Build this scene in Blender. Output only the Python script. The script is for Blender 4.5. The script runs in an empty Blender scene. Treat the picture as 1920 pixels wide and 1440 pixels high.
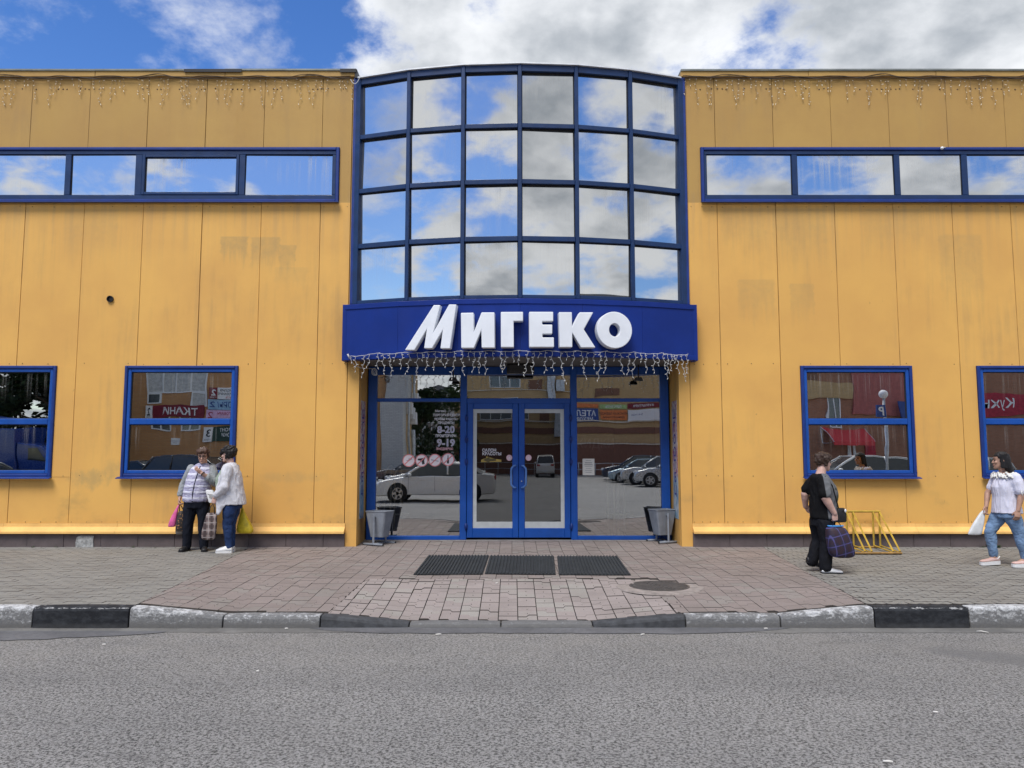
import bpy, math, random
from math import sin, cos, tan, atan2, asin, acos, pi, sqrt, radians, hypot, floor
from mathutils import Vector, Matrix, noise as mnoise

scene = bpy.context.scene
COL = scene.collection
rng = random.Random(7)

# ------------------------------------------------------------------ camera
CAM_H, CAM_D, PITCH, FOCAL = 1.52, 12.84, radians(5.27), 1442.0   # eye height, metres to the facade, tilt, focal length in photo pixels
cam_data = bpy.data.cameras.new('camera')
cam_data.sensor_width = 36.0
cam_data.lens = 36.0 * FOCAL / 1920.0
cam_data.clip_start = 0.05
cam_data.clip_end = 3000.0
cam = bpy.data.objects.new('camera', cam_data)
COL.objects.link(cam)
cam.location = (0.0, -CAM_D, CAM_H)
cam.rotation_euler = (pi / 2 + PITCH, 0, 0)
scene.camera = cam

# ------------------------------------------------------------------ world: clear sky with broken cloud
SUN_EL, SUN_AZ = radians(58), radians(205)      # azimuth clockwise from +Y: high, behind the camera and a little to its left
world = bpy.data.worlds.new('World')
scene.world = world
world.use_nodes = True
wn, wl = world.node_tree.nodes, world.node_tree.links
wn.clear()


def wnode(t, **kw):
    n = wn.new(t)
    for k, v in kw.items():
        setattr(n, k, v)
    return n


def wmath(op, a, b=None, c=None, clamp=False):
    n = wnode('ShaderNodeMath', operation=op, use_clamp=clamp)
    for i, v in enumerate((a, b, c)):
        if v is None:
            continue
        if isinstance(v, (int, float)):
            n.inputs[i].default_value = v
        else:
            wl.new(v, n.inputs[i])
    return n.outputs[0]


sky = wnode('ShaderNodeTexSky', sky_type='NISHITA', sun_disc=False, sun_elevation=SUN_EL, sun_rotation=SUN_AZ,
            air_density=1.0, dust_density=0.35, ozone_density=2.2)
hsv = wnode('ShaderNodeHueSaturation')
hsv.inputs['Hue'].default_value = 0.513
hsv.inputs['Saturation'].default_value = 1.30
hsv.inputs['Value'].default_value = 1.55
wl.new(sky.outputs[0], hsv.inputs['Color'])
tc = wnode('ShaderNodeTexCoord')
sep = wnode('ShaderNodeSeparateXYZ')
wl.new(tc.outputs['Generated'], sep.inputs[0])
zz = wmath('ADD', wmath('MAXIMUM', sep.outputs[2], 0.0), 0.34)
comb = wnode('ShaderNodeCombineXYZ')
wl.new(wmath('DIVIDE', sep.outputs[0], zz), comb.inputs[0])
wl.new(wmath('DIVIDE', sep.outputs[1], zz), comb.inputs[1])


def wnoise(scale, detail, rough, dist, off, vec=None):
    mp = wnode('ShaderNodeMapping')
    mp.inputs['Location'].default_value = off
    wl.new(vec or comb.outputs[0], mp.inputs['Vector'])
    n = wnode('ShaderNodeTexNoise')
    n.inputs['Scale'].default_value = scale
    n.inputs['Detail'].default_value = detail
    n.inputs['Roughness'].default_value = rough
    n.inputs['Distortion'].default_value = dist
    wl.new(mp.outputs[0], n.inputs['Vector'])
    return n.outputs['Fac']


OFF = (3.62, 0.74, 0.0)
big = wnoise(0.50, 2, 0.5, 0.2, (OFF[0] + 7.3, OFF[1] + 2.9, 0))
mid = wnoise(2.3, 11, 0.60, 0.1, OFF)
mid_up = wnoise(2.3, 5, 0.55, 0.1, (OFF[0] + 0.04, OFF[1] - 0.09, 0.0))
puff = wnoise(6.0, 9, 0.60, 0.1, (11.0, 5.0, 0))
# the front breaks up towards the left end of the view and beyond
front = wnode('ShaderNodeMapRange', interpolation_type='SMOOTHSTEP')
wl.new(wmath('ADD', sep.outputs[0], wmath('MULTIPLY', wmath('MINIMUM', sep.outputs[1], 0.0), -0.6)), front.inputs['Value'])
front.inputs['From Min'].default_value = -0.165
front.inputs['From Max'].default_value = -0.275
front.inputs['To Max'].default_value = -0.16
cov = wmath('ADD', wmath('ADD', wmath('MULTIPLY', big, 0.40), wmath('MULTIPLY', mid, 0.58)), wmath('ADD', wmath('MULTIPLY', puff, 0.33), front.outputs[0]))
mr = wnode('ShaderNodeMapRange', interpolation_type='SMOOTHSTEP')
wl.new(cov, mr.inputs['Value'])
mr.inputs['From Min'].default_value = 0.598
mr.inputs['From Max'].default_value = 0.690
dens = mr.outputs[0]
mw = wnode('ShaderNodeMapRange', interpolation_type='SMOOTHSTEP')
wl.new(wmath('ADD', wmath('MULTIPLY', puff, 0.6), wmath('MULTIPLY', mid, 0.4)), mw.inputs['Value'])
mw.inputs['From Min'].default_value = 0.475
mw.inputs['From Max'].default_value = 0.66
mw.inputs['To Max'].default_value = 0.80
alpha = wmath('MAXIMUM', dens, mw.outputs[0], clamp=True)
ms = wnode('ShaderNodeMapRange', interpolation_type='SMOOTHSTEP')
wl.new(wmath('ADD', wmath('ADD', wmath('MULTIPLY', mid_up, 0.8), wmath('MULTIPLY', big, 0.45)), wmath('MULTIPLY', puff, 0.34)), ms.inputs['Value'])
ms.inputs['From Min'].default_value = 0.785
ms.inputs['From Max'].default_value = 1.02
ccol = wnode('ShaderNodeMix', data_type='RGBA')
ccol.inputs[6].default_value = (8.3, 8.5, 8.8, 1)
ccol.inputs[7].default_value = (3.3, 3.65, 4.1, 1)
wl.new(ms.outputs[0], ccol.inputs[0])
smix = wnode('ShaderNodeMix', data_type='RGBA')
wl.new(alpha, smix.inputs[0])
wl.new(hsv.outputs[0], smix.inputs[6])
wl.new(ccol.outputs[2], smix.inputs[7])
bg = wnode('ShaderNodeBackground')
bg.inputs['Strength'].default_value = 0.10
wl.new(smix.outputs[2], bg.inputs['Color'])
wout = wnode('ShaderNodeOutputWorld')
wl.new(bg.outputs[0], wout.inputs['Surface'])

# ------------------------------------------------------------------ sun through thin cloud
sun_data = bpy.data.lights.new('sun', 'SUN')
sun_data.energy = 2.9
sun_data.angle = radians(28)
sun_data.color = (1.0, 0.96, 0.90)
sun = bpy.data.objects.new('sun', sun_data)
COL.objects.link(sun)
sdir = Vector((sin(SUN_AZ) * cos(SUN_EL), cos(SUN_AZ) * cos(SUN_EL), sin(SUN_EL)))
sun.rotation_euler = sdir.to_track_quat('Z', 'Y').to_euler()

# ------------------------------------------------------------------ exposure and render settings
scene.view_settings.view_transform = 'Standard'
scene.view_settings.look = 'None'
scene.view_settings.exposure = 0.25
scene.view_settings.gamma = 1.0
scene.view_settings.use_curve_mapping = False
scene.render.engine = 'CYCLES'
scene.cycles.max_bounces = 8
scene.cycles.transparent_max_bounces = 12
scene.cycles.glossy_bounces = 5
scene.cycles.diffuse_bounces = 3
scene.cycles.caustics_reflective = False
scene.cycles.caustics_refractive = False
scene.cycles.use_denoising = True
try:
    scene.cycles.denoiser = 'OPENIMAGEDENOISE'
    scene.cycles.denoising_input_passes = 'RGB_ALBEDO_NORMAL'
except Exception:
    pass

# ------------------------------------------------------------------ measuring: a photo pixel to a point on the plane Y = y
def ray(px, py):
    u, v = (px - 960.0) / FOCAL, (py - 720.0) / FOCAL
    return Vector((u, cos(PITCH) + v * sin(PITCH), sin(PITCH) - v * cos(PITCH)))


def at(px, py, y=0.0):
    d = ray(px, py)
    k = (y + CAM_D) / d.y
    return Vector((d.x * k, y, CAM_H + d.z * k))


def on_ground(px, py, z=0.0):
    d = ray(px, py)
    k = (z - CAM_H) / d.z
    return Vector((d.x * k, -CAM_D + d.y * k, z))


def mirrored(px, dist):
    """X of something seen in a facade pane at column px when its light path is dist long"""
    return (px - 960.0) / FOCAL * dist


# ------------------------------------------------------------------ geometry collector
# a second, empty scene in which lettering and cloth are worked out, so that the real scene is not re-evaluated each time
WORK = bpy.data.scenes.new('workbench')


def evaluated_mesh(o):
    WORK.collection.objects.link(o)
    WORK.view_layers[0].update()
    me = bpy.data.meshes.new_from_object(o.evaluated_get(WORK.view_layers[0].depsgraph))
    bpy.data.objects.remove(o)
    return me


class Geo:
    def __init__(self):
        self.v, self.f, self.m, self.s = [], [], [], []

    def add(self, vs, fs, mi=0, smooth=False):
        b = len(self.v)
        self.v.extend([tuple(p) for p in vs])
        for f in fs:
            self.f.append([b + i for i in f])
            self.m.append(mi)
            self.s.append(smooth)
        return self

    def box(self, x0, x1, y0, y1, z0, z1, mi=0):
        vs = [(x0, y0, z0), (x1, y0, z0), (x1, y1, z0), (x0, y1, z0), (x0, y0, z1), (x1, y0, z1), (x1, y1, z1), (x0, y1, z1)]
        return self.add(vs, [(0, 3, 2, 1), (4, 5, 6, 7), (0, 1, 5, 4), (1, 2, 6, 5), (2, 3, 7, 6), (3, 0, 4, 7)], mi)

    def cbox(self, x0, x1, y0, y1, z0, z1, c, mi=0):
        """box whose front (-Y) face is chamfered by c"""
        vs = [(x0 + c, y0, z0 + c), (x1 - c, y0, z0 + c), (x1 - c, y0, z1 - c), (x0 + c, y0, z1 - c),
              (x0, y0 + c, z0), (x1, y0 + c, z0), (x1, y0 + c, z1), (x0, y0 + c, z1),
              (x0, y1, z0), (x1, y1, z0), (x1, y1, z1), (x0, y1, z1)]
        fs = [(0, 1, 2, 3), (0, 4, 5, 1), (1, 5, 6, 2), (2, 6, 7, 3), (3, 7, 4, 0), (4, 8, 9, 5), (5, 9, 10, 6), (6, 10, 11, 7), (7, 11, 8, 4), (8, 11, 10, 9)]
        return self.add(vs, fs, mi)

    def prism(self, pts, fn0, fn1, mi=0, cap0=True, cap1=True):
        """polygon pts swept between two placements fn0(p), fn1(p)"""
        n = len(pts)
        vs = [fn0(p) for p in pts] + [fn1(p) for p in pts]
        fs = [(i, (i + 1) % n, n + (i + 1) % n, n + i) for i in range(n)]
        if cap0:
            fs.append(tuple(range(n - 1, -1, -1)))
        if cap1:
            fs.append(tuple(range(n, 2 * n)))
        return self.add(vs, fs, mi)

    def loft(self, rings, mi=0, smooth=True, caps=True, closed=True):
        n = len(rings[0])
        vs = [p for r in rings for p in r]
        fs = []
        for k in range(len(rings) - 1):
            for i in range(n if closed else n - 1):
                j = (i + 1) % n
                fs.append((k * n + i, k * n + j, (k + 1) * n + j, (k + 1) * n + i))
        if caps and closed:
            fs.append(tuple(range(n - 1, -1, -1)))
            fs.append(tuple(range((len(rings) - 1) * n, len(rings) * n)))
        return self.add(vs, fs, mi, smooth)

    def tube(self, path, r, n=8, mi=0, smooth=True, flat=1.0, ref=None):
        path = [Vector(p) for p in path]
        rr = r if isinstance(r, (list, tuple)) else [r] * len(path)
        rings, up = [], Vector(ref) if ref is not None else None
        for i, p in enumerate(path):
            a, b = path[max(0, i - 1)], path[min(len(path) - 1, i + 1)]
            t = (b - a)
            if t.length < 1e-9:
                t = Vector((0, 0, 1))
            t.normalize()
            if up is None:
                up = Vector((0, 0, 1)) if abs(t.z) < 0.9 else Vector((0, 1, 0))
            side = t.cross(up)
            if side.length < 1e-6:
                side = t.orthogonal()
            side.normalize()
            u2 = side.cross(t).normalized()
            if ref is None:
                up = u2
            ring = []
            for k in range(n):
                a_ = 2 * pi * k / n
                ring.append(p + side * (cos(a_) * rr[i]) + u2 * (sin(a_) * rr[i] * flat))
            rings.append(ring)
        return self.loft(rings, mi, smooth)

    def ball(self, c, rx, ry=None, rz=None, n=12, m=8, mi=0):
        ry = rx if ry is None else ry
        rz = rx if rz is None else rz
        c = Vector(c)
        rings = []
        for j in range(m + 1):
            th = -pi / 2 + pi * j / m
            k = max(cos(th), 0.02)
            rings.append([c + Vector((rx * k * cos(2 * pi * i / n), ry * k * sin(2 * pi * i / n), rz * sin(th))) for i in range(n)])
        return self.loft(rings, mi, True)

    def merge(self, other, mi=None):
        b = len(self.v)
        self.v.extend(other.v)
        for f, m_, s in zip(other.f, other.m, other.s):
            self.f.append([b + i for i in f])
            self.m.append(m_ if mi is None else mi)
            self.s.append(s)
        return self

    def mesh(self, name, mats):
        me = bpy.data.meshes.new(name)
        me.from_pydata(self.v, [], self.f)
        for m_ in (mats if isinstance(mats, (list, tuple)) else [mats]):
            me.materials.append(m_)
        if self.f:
            me.polygons.foreach_set('material_index', self.m)
            me.polygons.foreach_set('use_smooth', self.s)
        me.update()
        return me

    def build(self, name, mats, parent=None, **props):
        return link(name, self.mesh(name, mats), parent, **props)


def link(name, data, parent=None, loc=None, rot=None, **props):
    o = bpy.data.objects.new(name, data)
    COL.objects.link(o)
    if parent is not None:
        o.parent = parent
    if loc is not None:
        o.location = loc
    if rot is not None:
        o.rotation_euler = rot
    for k, v in props.items():
        o[k] = v
    return o


def thing(name, label, cat, loc=(0, 0, 0), rz=0.0, group=None):
    o = link(name, None, None, loc, (0, 0, rz), label=label, category=cat)
    o.empty_display_size = 0.2
    if group:
        o['group'] = group
    return o


def tag(o, label, cat, group=None):
    o['label'], o['category'] = label, cat
    if group:
        o['group'] = group
    return o


def dup(root, loc, rz, label, group=None):
    r = root.copy()
    COL.objects.link(r)
    r.location, r.rotation_euler = loc, (0, 0, rz)
    r['label'] = label
    if group:
        r['group'] = group
    for ch in list(root.children):
        c = ch.copy()
        COL.objects.link(c)
        c.parent = r
        for g in list(ch.children):
            d = g.copy()
            COL.objects.link(d)
            d.parent = c
    return r


def bevel(o, w=0.01, seg=2, angle=35):
    m = o.modifiers.new('bevel', 'BEVEL')
    m.width, m.segments, m.limit_method, m.angle_limit = w, seg, 'ANGLE', radians(angle)
    m.harden_normals = False
    return o


def text_geo(s, h, bold=0.0, depth=0.0, align='CENTER', shear=0.0, sx=1.0, space=1.0):
    """lettering as a mesh in the XZ plane, facing -Y, h tall (capital height), baseline at z = 0"""
    c = bpy.data.curves.new('lettering', 'FONT')
    c.body, c.align_x, c.size = s, align, h / 0.73
    c.offset, c.extrude, c.shear, c.resolution_u = bold * h, depth / 2, shear, 3
    c.space_character = space
    o = bpy.data.objects.new('lettering', c)
    me = evaluated_mesh(o)
    g = Geo()
    g.add([(v.co.x * sx, -v.co.z, v.co.y) for v in me.vertices], [tuple(p.vertices) for p in me.polygons])
    bpy.data.meshes.remove(me)
    bpy.data.curves.remove(c)
    return g


def moved(g, off, rz=0.0, sc=1.0):
    o = Geo()
    c_, s_ = cos(rz), sin(rz)
    off = Vector(off)
    o.v = [(off.x + sc * (x * c_ - y * s_), off.y + sc * (x * s_ + y * c_), off.z + sc * z) for x, y, z in g.v]
    o.f, o.m, o.s = [list(f) for f in g.f], list(g.m), list(g.s)
    return o


# ------------------------------------------------------------------ materials
class NT:
    """small node-building shorthand"""
    def __init__(self, name):
        self.mat = bpy.data.materials.new(name)
        self.mat.use_nodes = True
        self.n, self.l = self.mat.node_tree.nodes, self.mat.node_tree.links
        self.bsdf = self.n['Principled BSDF']
        self.out = self.n['Material Output']
        self.tc = self.n.new('ShaderNodeTexCoord')
        self.geo = self.n.new('ShaderNodeNewGeometry')

    def set(self, sock, v):
        if isinstance(v, bpy.types.NodeSocket):
            self.l.new(v, sock)
        elif isinstance(v, (tuple, list)) and len(v) == 3 and sock.type == 'RGBA':
            sock.default_value = (*v, 1)
        else:
            sock.default_value = v

    def node(self, t, ins=None, **kw):
        n = self.n.new(t)
        for k, v in kw.items():
            setattr(n, k, v)
        for k, v in (ins or {}).items():
            self.set(n.inputs[k], v)
        return n

    def vec(self, space='Object', scale=(1, 1, 1), loc=(0, 0, 0), rot=(0, 0, 0)):
        src = self.geo.outputs['Position'] if space == 'World' else self.tc.outputs[space]
        return self.node('ShaderNodeMapping', {'Vector': src, 'Scale': scale, 'Location': loc, 'Rotation': rot}).outputs[0]

    def noise(self, scale, detail=4, rough=0.5, dist=0.0, vec=None):
        return self.node('ShaderNodeTexNoise', {'Vector': vec or self.vec(), 'Scale': scale, 'Detail': detail, 'Roughness': rough, 'Distortion': dist}).outputs['Fac']

    def voronoi(self, scale, vec=None, feature='F1', out='Distance', rnd=1.0):
        return self.node('ShaderNodeTexVoronoi', {'Vector': vec or self.vec(), 'Scale': scale, 'Randomness': rnd}, feature=feature).outputs[out]

    def math(self, op, a, b=0.0, c=0.0, clamp=False):
        return self.node('ShaderNodeMath', {0: a, 1: b, 2: c}, operation=op, use_clamp=clamp).outputs[0]

    def ramp(self, v, lo, hi, a=0.0, b=1.0):
        return self.node('ShaderNodeMapRange', {'Value': v, 'From Min': lo, 'From Max': hi, 'To Min': a, 'To Max': b}, interpolation_type='SMOOTHSTEP').outputs[0]

    def mix(self, f, a, b, mode='MIX'):
        n = self.node('ShaderNodeMix', {0: f, 6: a, 7: b}, data_type='RGBA', blend_type=mode)
        return n.outputs[2]

    def sep(self, vec):
        return self.node('ShaderNodeSeparateXYZ', {0: vec}).outputs

    def bump(self, h, strength=0.3, dist=0.01):
        return self.node('ShaderNodeBump', {'Height': h, 'Strength': strength, 'Distance': dist}).outputs[0]

    def rand(self):
        return self.node('ShaderNodeObjectInfo').outputs['Random']

    def done(self, color=None, rough=None, metal=None, normal=None, spec=None, coat=None):
        b = self.bsdf.inputs
        for k, v in (('Base Color', color), ('Roughness', rough), ('Metallic', metal), ('Normal', normal), ('Specular IOR Level', spec), ('Coat Weight', coat)):
            if v is not None:
                self.set(b[k], v)
        return self.mat


def plain(name, col, rough=0.6, metal=0.0, var=0.18, scale=6.0, bump=0.0, bscale=60.0, spec=0.4, coat=None, fine=0.0):
    """a painted / cloth / metal surface with soft tonal variation and some relief"""
    t = NT(name)
    c = t.mix(t.ramp(t.noise(scale, 6, 0.6), 0.3, 0.7), tuple(x * (1 - var) for x in col), tuple(min(1, x * (1 + var)) for x in col))
    if fine:
        c = t.mix(t.ramp(t.noise(scale * 14, 3, 0.6), 0.35, 0.65, 0.0, fine), c, tuple(x * 0.4 for x in col))
    nrm = t.bump(t.noise(bscale, 5, 0.6), bump, 0.01) if bump else None
    r = t.ramp(t.noise(scale * 2.3, 4), 0.3, 0.7, max(0.02, rough - 0.08), min(1, rough + 0.08))
    return t.done(c, r, metal, nrm, spec, coat)

# ------------------------------------------------------------------ setting materials
ROAD_Z = -0.185


def asphalt_mat(name, lo, hi, scale, tint=(1, 1, 1)):
    t = NT(name)
    p = t.vec('World')
    warp = t.node('ShaderNodeVectorMath', {0: p, 1: t.node('ShaderNodeTexNoise', {'Vector': p, 'Scale': 30.0, 'Detail': 2}).outputs['Color']}, operation='ADD').outputs[0]
    cell = t.sep(t.voronoi(scale, warp, out='Color'))[0]
    dist = t.voronoi(scale, warp)
    fine = t.noise(scale * 3.2, 3, 0.7, vec=p)
    mid = t.noise(scale * 0.42, 4, 0.65, vec=p)
    pit = t.ramp(t.noise(scale * 0.95, 6, 0.78, 0.0, vec=p), 0.39, 0.55)
    v = t.math('ADD', t.math('MULTIPLY', cell, 0.42), t.math('ADD', t.math('MULTIPLY', fine, 0.22), t.math('MULTIPLY', pit, 0.44)))
    v = t.math('SUBTRACT', v, t.math('MULTIPLY', dist, 0.10))
    v = t.ramp(v, 0.32, 0.82)
    c = t.mix(v, tuple(lo * k for k in tint), tuple(hi * k for k in tint))
    chip = t.math('GREATER_THAN', t.sep(t.voronoi(scale * 0.8, p, out='Color'))[1], 0.975)
    c = t.mix(t.math('MULTIPLY', chip, 0.55), c, (0.42, 0.41, 0.40))
    big = t.ramp(t.noise(0.55, 6, 0.62, vec=p), 0.3, 0.72)
    c = t.mix(big, t.mix(0.16, c, (0.05, 0.05, 0.05)), t.mix(0.10, c, (0.34, 0.32, 0.29)))
    stain = t.ramp(t.noise(1.7, 5, 0.6, 0.6, vec=t.vec('World', (1, 2.2, 1), (3, 1, 0))), 0.63, 0.74)
    c = t.mix(t.math('MULTIPLY', stain, 0.30), c, (0.07, 0.07, 0.072))
    s = t.sep(p)
    u = t.math('ADD', t.math('MULTIPLY', t.math('SUBTRACT', s[0], 4.1), 0.62), t.math('MULTIPLY', t.math('ADD', s[1], 6.15), 0.78))
    w = t.math('SUBTRACT', t.math('MULTIPLY', t.math('SUBTRACT', s[0], 4.1), 0.78), t.math('MULTIPLY', t.math('ADD', s[1], 6.15), 0.62))
    d = t.math('ADD', t.math('POWER', t.math('MULTIPLY', u, 3.2), 2.0), t.math('POWER', t.math('MULTIPLY', w, 1.25), 2.0))
    worn = t.ramp(t.math('ADD', d, t.math('MULTIPLY', t.noise(4.0, 5, 0.65, vec=p), 1.4)), 1.5, 0.8, 0.0, 0.7)
    c = t.mix(worn, c, (0.155, 0.155, 0.158))
    dust = t.math('MULTIPLY', t.ramp(s[1], -7.4, -5.3), t.ramp(t.noise(2.2, 5, 0.65, vec=p), 0.3, 0.7, 0.1, 0.42))
    c = t.mix(dust, c, (0.30, 0.28, 0.25))
    lane = t.ramp(t.noise(1.0, 3, 0.5, vec=t.vec('World', (0.12, 1.1, 1), (2, 5, 0))), 0.40, 0.62, 0.0, 0.16)
    c = t.mix(lane, c, (0.12, 0.12, 0.122))
    # hairline cracks
    ck = t.voronoi(0.42, t.node('ShaderNodeVectorMath', {0: p, 1: t.node('ShaderNodeTexNoise', {'Vector': p, 'Scale': 1.3, 'Detail': 6}).outputs['Color']}, operation='ADD').outputs[0], feature='DISTANCE_TO_EDGE')
    c = t.mix(t.ramp(ck, 0.0, 0.006, 0.24, 0.0), c, (0.045, 0.043, 0.042))
    h = t.math('ADD', t.math('MULTIPLY', v, 0.8), t.math('MULTIPLY', dist, -0.5))
    return t.done(c, t.ramp(fine, 0.3, 0.7, 0.72, 0.92), 0.0, t.bump(h, 0.55, 0.012), 0.3)


M_ASPHALT = asphalt_mat('asphalt', 0.035, 0.50, 52.0, (1.0, 0.975, 0.945))
M_GUTTER = plain('gutter_mortar', (0.165, 0.160, 0.150), 0.9, var=0.22, scale=3.0, bump=0.25, bscale=70, fine=0.25)
M_PATCH = plain('asphalt_patch', (0.125, 0.125, 0.130), 0.85, var=0.16, scale=2.2, bump=0.2, bscale=120, fine=0.3)
M_BED = plain('paver_bed', (0.075, 0.068, 0.060), 0.95, var=0.3, scale=9)
M_CONCRETE = plain('concrete', (0.33, 0.32, 0.30), 0.9, var=0.25, scale=7, bump=0.3, bscale=50, fine=0.2)


def paver_mat(name, a, b, c2, wear=0.35):
    t = NT(name)
    r = t.math('FRACT', t.math('ADD', t.geo.outputs['Random Per Island'], t.rand()))
    col = t.mix(r, a, b)
    col = t.mix(t.ramp(t.math('FRACT', t.math('MULTIPLY', r, 7.31)), 0.72, 1.0, 0.0, 0.8), col, c2)
    p = t.vec('World')
    col = t.mix(t.ramp(t.noise(85, 4, 0.7, vec=p), 0.35, 0.75, 0.0, wear), col, tuple(k * 0.45 for k in a))
    col = t.mix(t.ramp(t.noise(1.1, 5, 0.6, vec=p), 0.42, 0.75, 0.0, 0.38), col, (0.13, 0.115, 0.10))
    col = t.mix(t.ramp(t.noise(240, 2, 0.5, vec=p), 0.62, 0.75, 0.0, 0.30), col, (0.45, 0.43, 0.41))
    return t.done(col, 0.85, 0, t.bump(t.noise(170, 4, 0.7, vec=p), 0.35, 0.006), 0.3)


M_PINK = paver_mat('pink_paver', (0.238, 0.200, 0.186), (0.270, 0.228, 0.212), (0.262, 0.242, 0.222))
M_RAMP = paver_mat('pale_pink_paver', (0.300, 0.258, 0.244), (0.335, 0.290, 0.274), (0.335, 0.32, 0.29))
M_GREY = paver_mat('grey_paver', (0.232, 0.224, 0.204), (0.258, 0.250, 0.228), (0.222, 0.217, 0.204))
M_TICK = plain('joint_dirt', (0.060, 0.052, 0.046), 0.95)

# ------------------------------------------------------------------ road: one sheet to the horizon
g = Geo()
g.add([(-700, -700, ROAD_Z), (700, -700, ROAD_Z), (700, 700, ROAD_Z), (-700, 700, ROAD_Z)], [(0, 1, 2, 3)])
g.build('road', M_ASPHALT, kind='structure')

# ------------------------------------------------------------------ kerb
KERB_N = [(-14.0, 0.02), (-13.07, 0.02), (-12.14, 0.02), (-11.21, 0.02), (-10.28, 0.02), (-9.35, 0.02), (-8.43, 0.02), (-7.51, 0.02), (-6.59, 0.02), (-5.67, 0.02),
          (-4.745, 0.02), (-3.79, 0.02), (-2.862, -0.062), (-1.90, -0.062), (-1.02, -0.137), (-0.11, -0.137), (0.80, -0.137),
          (1.72, -0.062), (2.66, -0.062), (3.59, 0.02), (4.53, 0.02), (5.46, 0.02), (6.39, 0.02), (7.32, 0.02), (8.25, 0.02), (9.18, 0.02),
          (10.11, 0.02), (11.04, 0.02), (11.97, 0.02), (12.9, 0.02), (13.83, 0.02)]
KERB_BACK, KERB_FRONT = -4.90, -5.05


def kerb_top(x):
    if x <= KERB_N[0][0]:
        return KERB_N[0][1]
    for (a, za), (b, zb) in zip(KERB_N, KERB_N[1:]):
        if a <= x <= b:
            return za + (zb - za) * (x - a) / (b - a)
    return KERB_N[-1][1]


def pave_z(x, y):
    k = kerb_top(x) - 0.008
    s = min(1.0, max(0.0, (-y - 3.15) / 1.75))
    s = s * s * (3 - 2 * s) * 0.5 + s * 0.5
    rise = 0.045 * min(1.0, max(0.0, (y + 0.35) / 0.9))
    return k * s + rise + 0.0025 * mnoise.noise(Vector((x * 1.3, y * 1.3, 0))) * 2


def kerb_mat(name, white):
    t = NT(name)
    s = t.sep(t.tc.outputs['Object'])
    v = t.vec('Object', (1, 1, 1.6))
    conc = t.mix(t.ramp(t.noise(40, 5, 0.7, vec=v), 0.3, 0.7), (0.16, 0.16, 0.158), (0.30, 0.295, 0.285))
    if white:
        flake = t.math('ADD', t.noise(9, 8, 0.72, 0.6, vec=v), t.math('MULTIPLY', t.noise(34, 6, 0.7, vec=v), 0.5))
        flake = t.math('ADD', flake, t.math('MULTIPLY', s[2], 1.3))
        c = t.mix(t.ramp(flake, 0.63, 0.86, 0.0, 0.85), t.mix(0.45, conc, (0.07, 0.075, 0.085)), (0.60, 0.61, 0.62))
        c = t.mix(t.ramp(t.noise(60, 5, 0.7, vec=v), 0.5, 0.75, 0.0, 0.55), c, (0.16, 0.165, 0.175))
        c = t.mix(t.ramp(s[2], -0.165, -0.11, 0.85, 0.0), c, t.mix(t.noise(20, 5, 0.7), (0.085, 0.085, 0.085), (0.16, 0.155, 0.15)))
    else:
        c = t.mix(t.ramp(t.noise(11, 6, 0.65, vec=v), 0.35, 0.7), (0.012, 0.0135, 0.017), (0.034, 0.037, 0.043))
        edge = t.math('ADD', t.noise(14, 7, 0.7, 0.8, vec=t.vec('Object', (1, 1, 3.5))), t.math('MULTIPLY', t.math('ABSOLUTE', t.math('SUBTRACT', s[2], 0.006)), -14.0))
        c = t.mix(t.ramp(edge, 0.46, 0.56, 0.0, 0.8), c, (0.42, 0.42, 0.42))
        c = t.mix(t.ramp(s[2], -0.16, -0.12, 0.25, 0.0), c, (0.08, 0.08, 0.08))
    return t.done(c, 0.82, 0, t.bump(t.noise(45, 6, 0.7, vec=v), 0.4, 0.012), 0.3)


M_KWHITE, M_KBLACK = kerb_mat('worn_white_kerb_paint', True), kerb_mat('worn_black_kerb_paint', False)
M_KGREY = plain('grey_kerb_paint', (0.055, 0.058, 0.064), 0.8, var=0.3, scale=14, bump=0.35, bscale=50, fine=0.3)
kerb = link('kerb', None, None, (0, 0, 0), kind='structure')
BLACKS = {-4.745, -1.90, 0.80, 3.59, -8.43, -6.59, 5.46 + 1.86, 11.04, -12.14}
for (xa, za), (xb, zb) in zip(KERB_N, KERB_N[1:]):
    ga = 0.006
    x0, x1 = xa + ga, xb - ga
    jy = rng.uniform(-0.008, 0.006)
    prof = [(KERB_BACK, -0.3), (KERB_BACK, 0), (KERB_FRONT + 0.035 + jy, 0.0), (KERB_FRONT + 0.012 + jy, -0.012), (KERB_FRONT + jy, -0.035), (KERB_FRONT - 0.012 + jy, -9)]
    rings = []
    nx = 5
    for k in range(nx):
        x = x0 + (x1 - x0) * k / (nx - 1)
        z = za + (zb - za) * k / (nx - 1) + (0.004 * mnoise.noise(Vector((x * 5, 1, 0))))
        inn = 0.006 if k in (0, nx - 1) else 0.0
        rings.append([(x, y + (inn if y < KERB_BACK else 0), (z + dz - inn) if dz > -1 else ROAD_Z - 0.05) for y, dz in prof])
    g = Geo()
    g.loft(rings, 0, smooth=False)
    if xa in BLACKS:
        m_ = M_KBLACK if abs(xa) > 3 else M_KGREY
    elif -1.1 < xa < 0.7:
        m_ = M_KWHITE
    else:
        m_ = M_KWHITE
    o = g.build('kerb_block', m_, kerb)
    if m_ is M_KBLACK and abs(xa) > 3:
        o['label'] = 'black painted kerb block'
    bevel(o, 0.008, 2, 40)

# gutter mortar along the kerb foot and two smooth patches, thin sheets over the asphalt
def sheet(pts, z, name, mat, **kw):
    g = Geo()
    g.add([(x, y, z) for x, y in pts], [tuple(range(len(pts)))])
    return g.build(name, mat, None, **kw)


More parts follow.
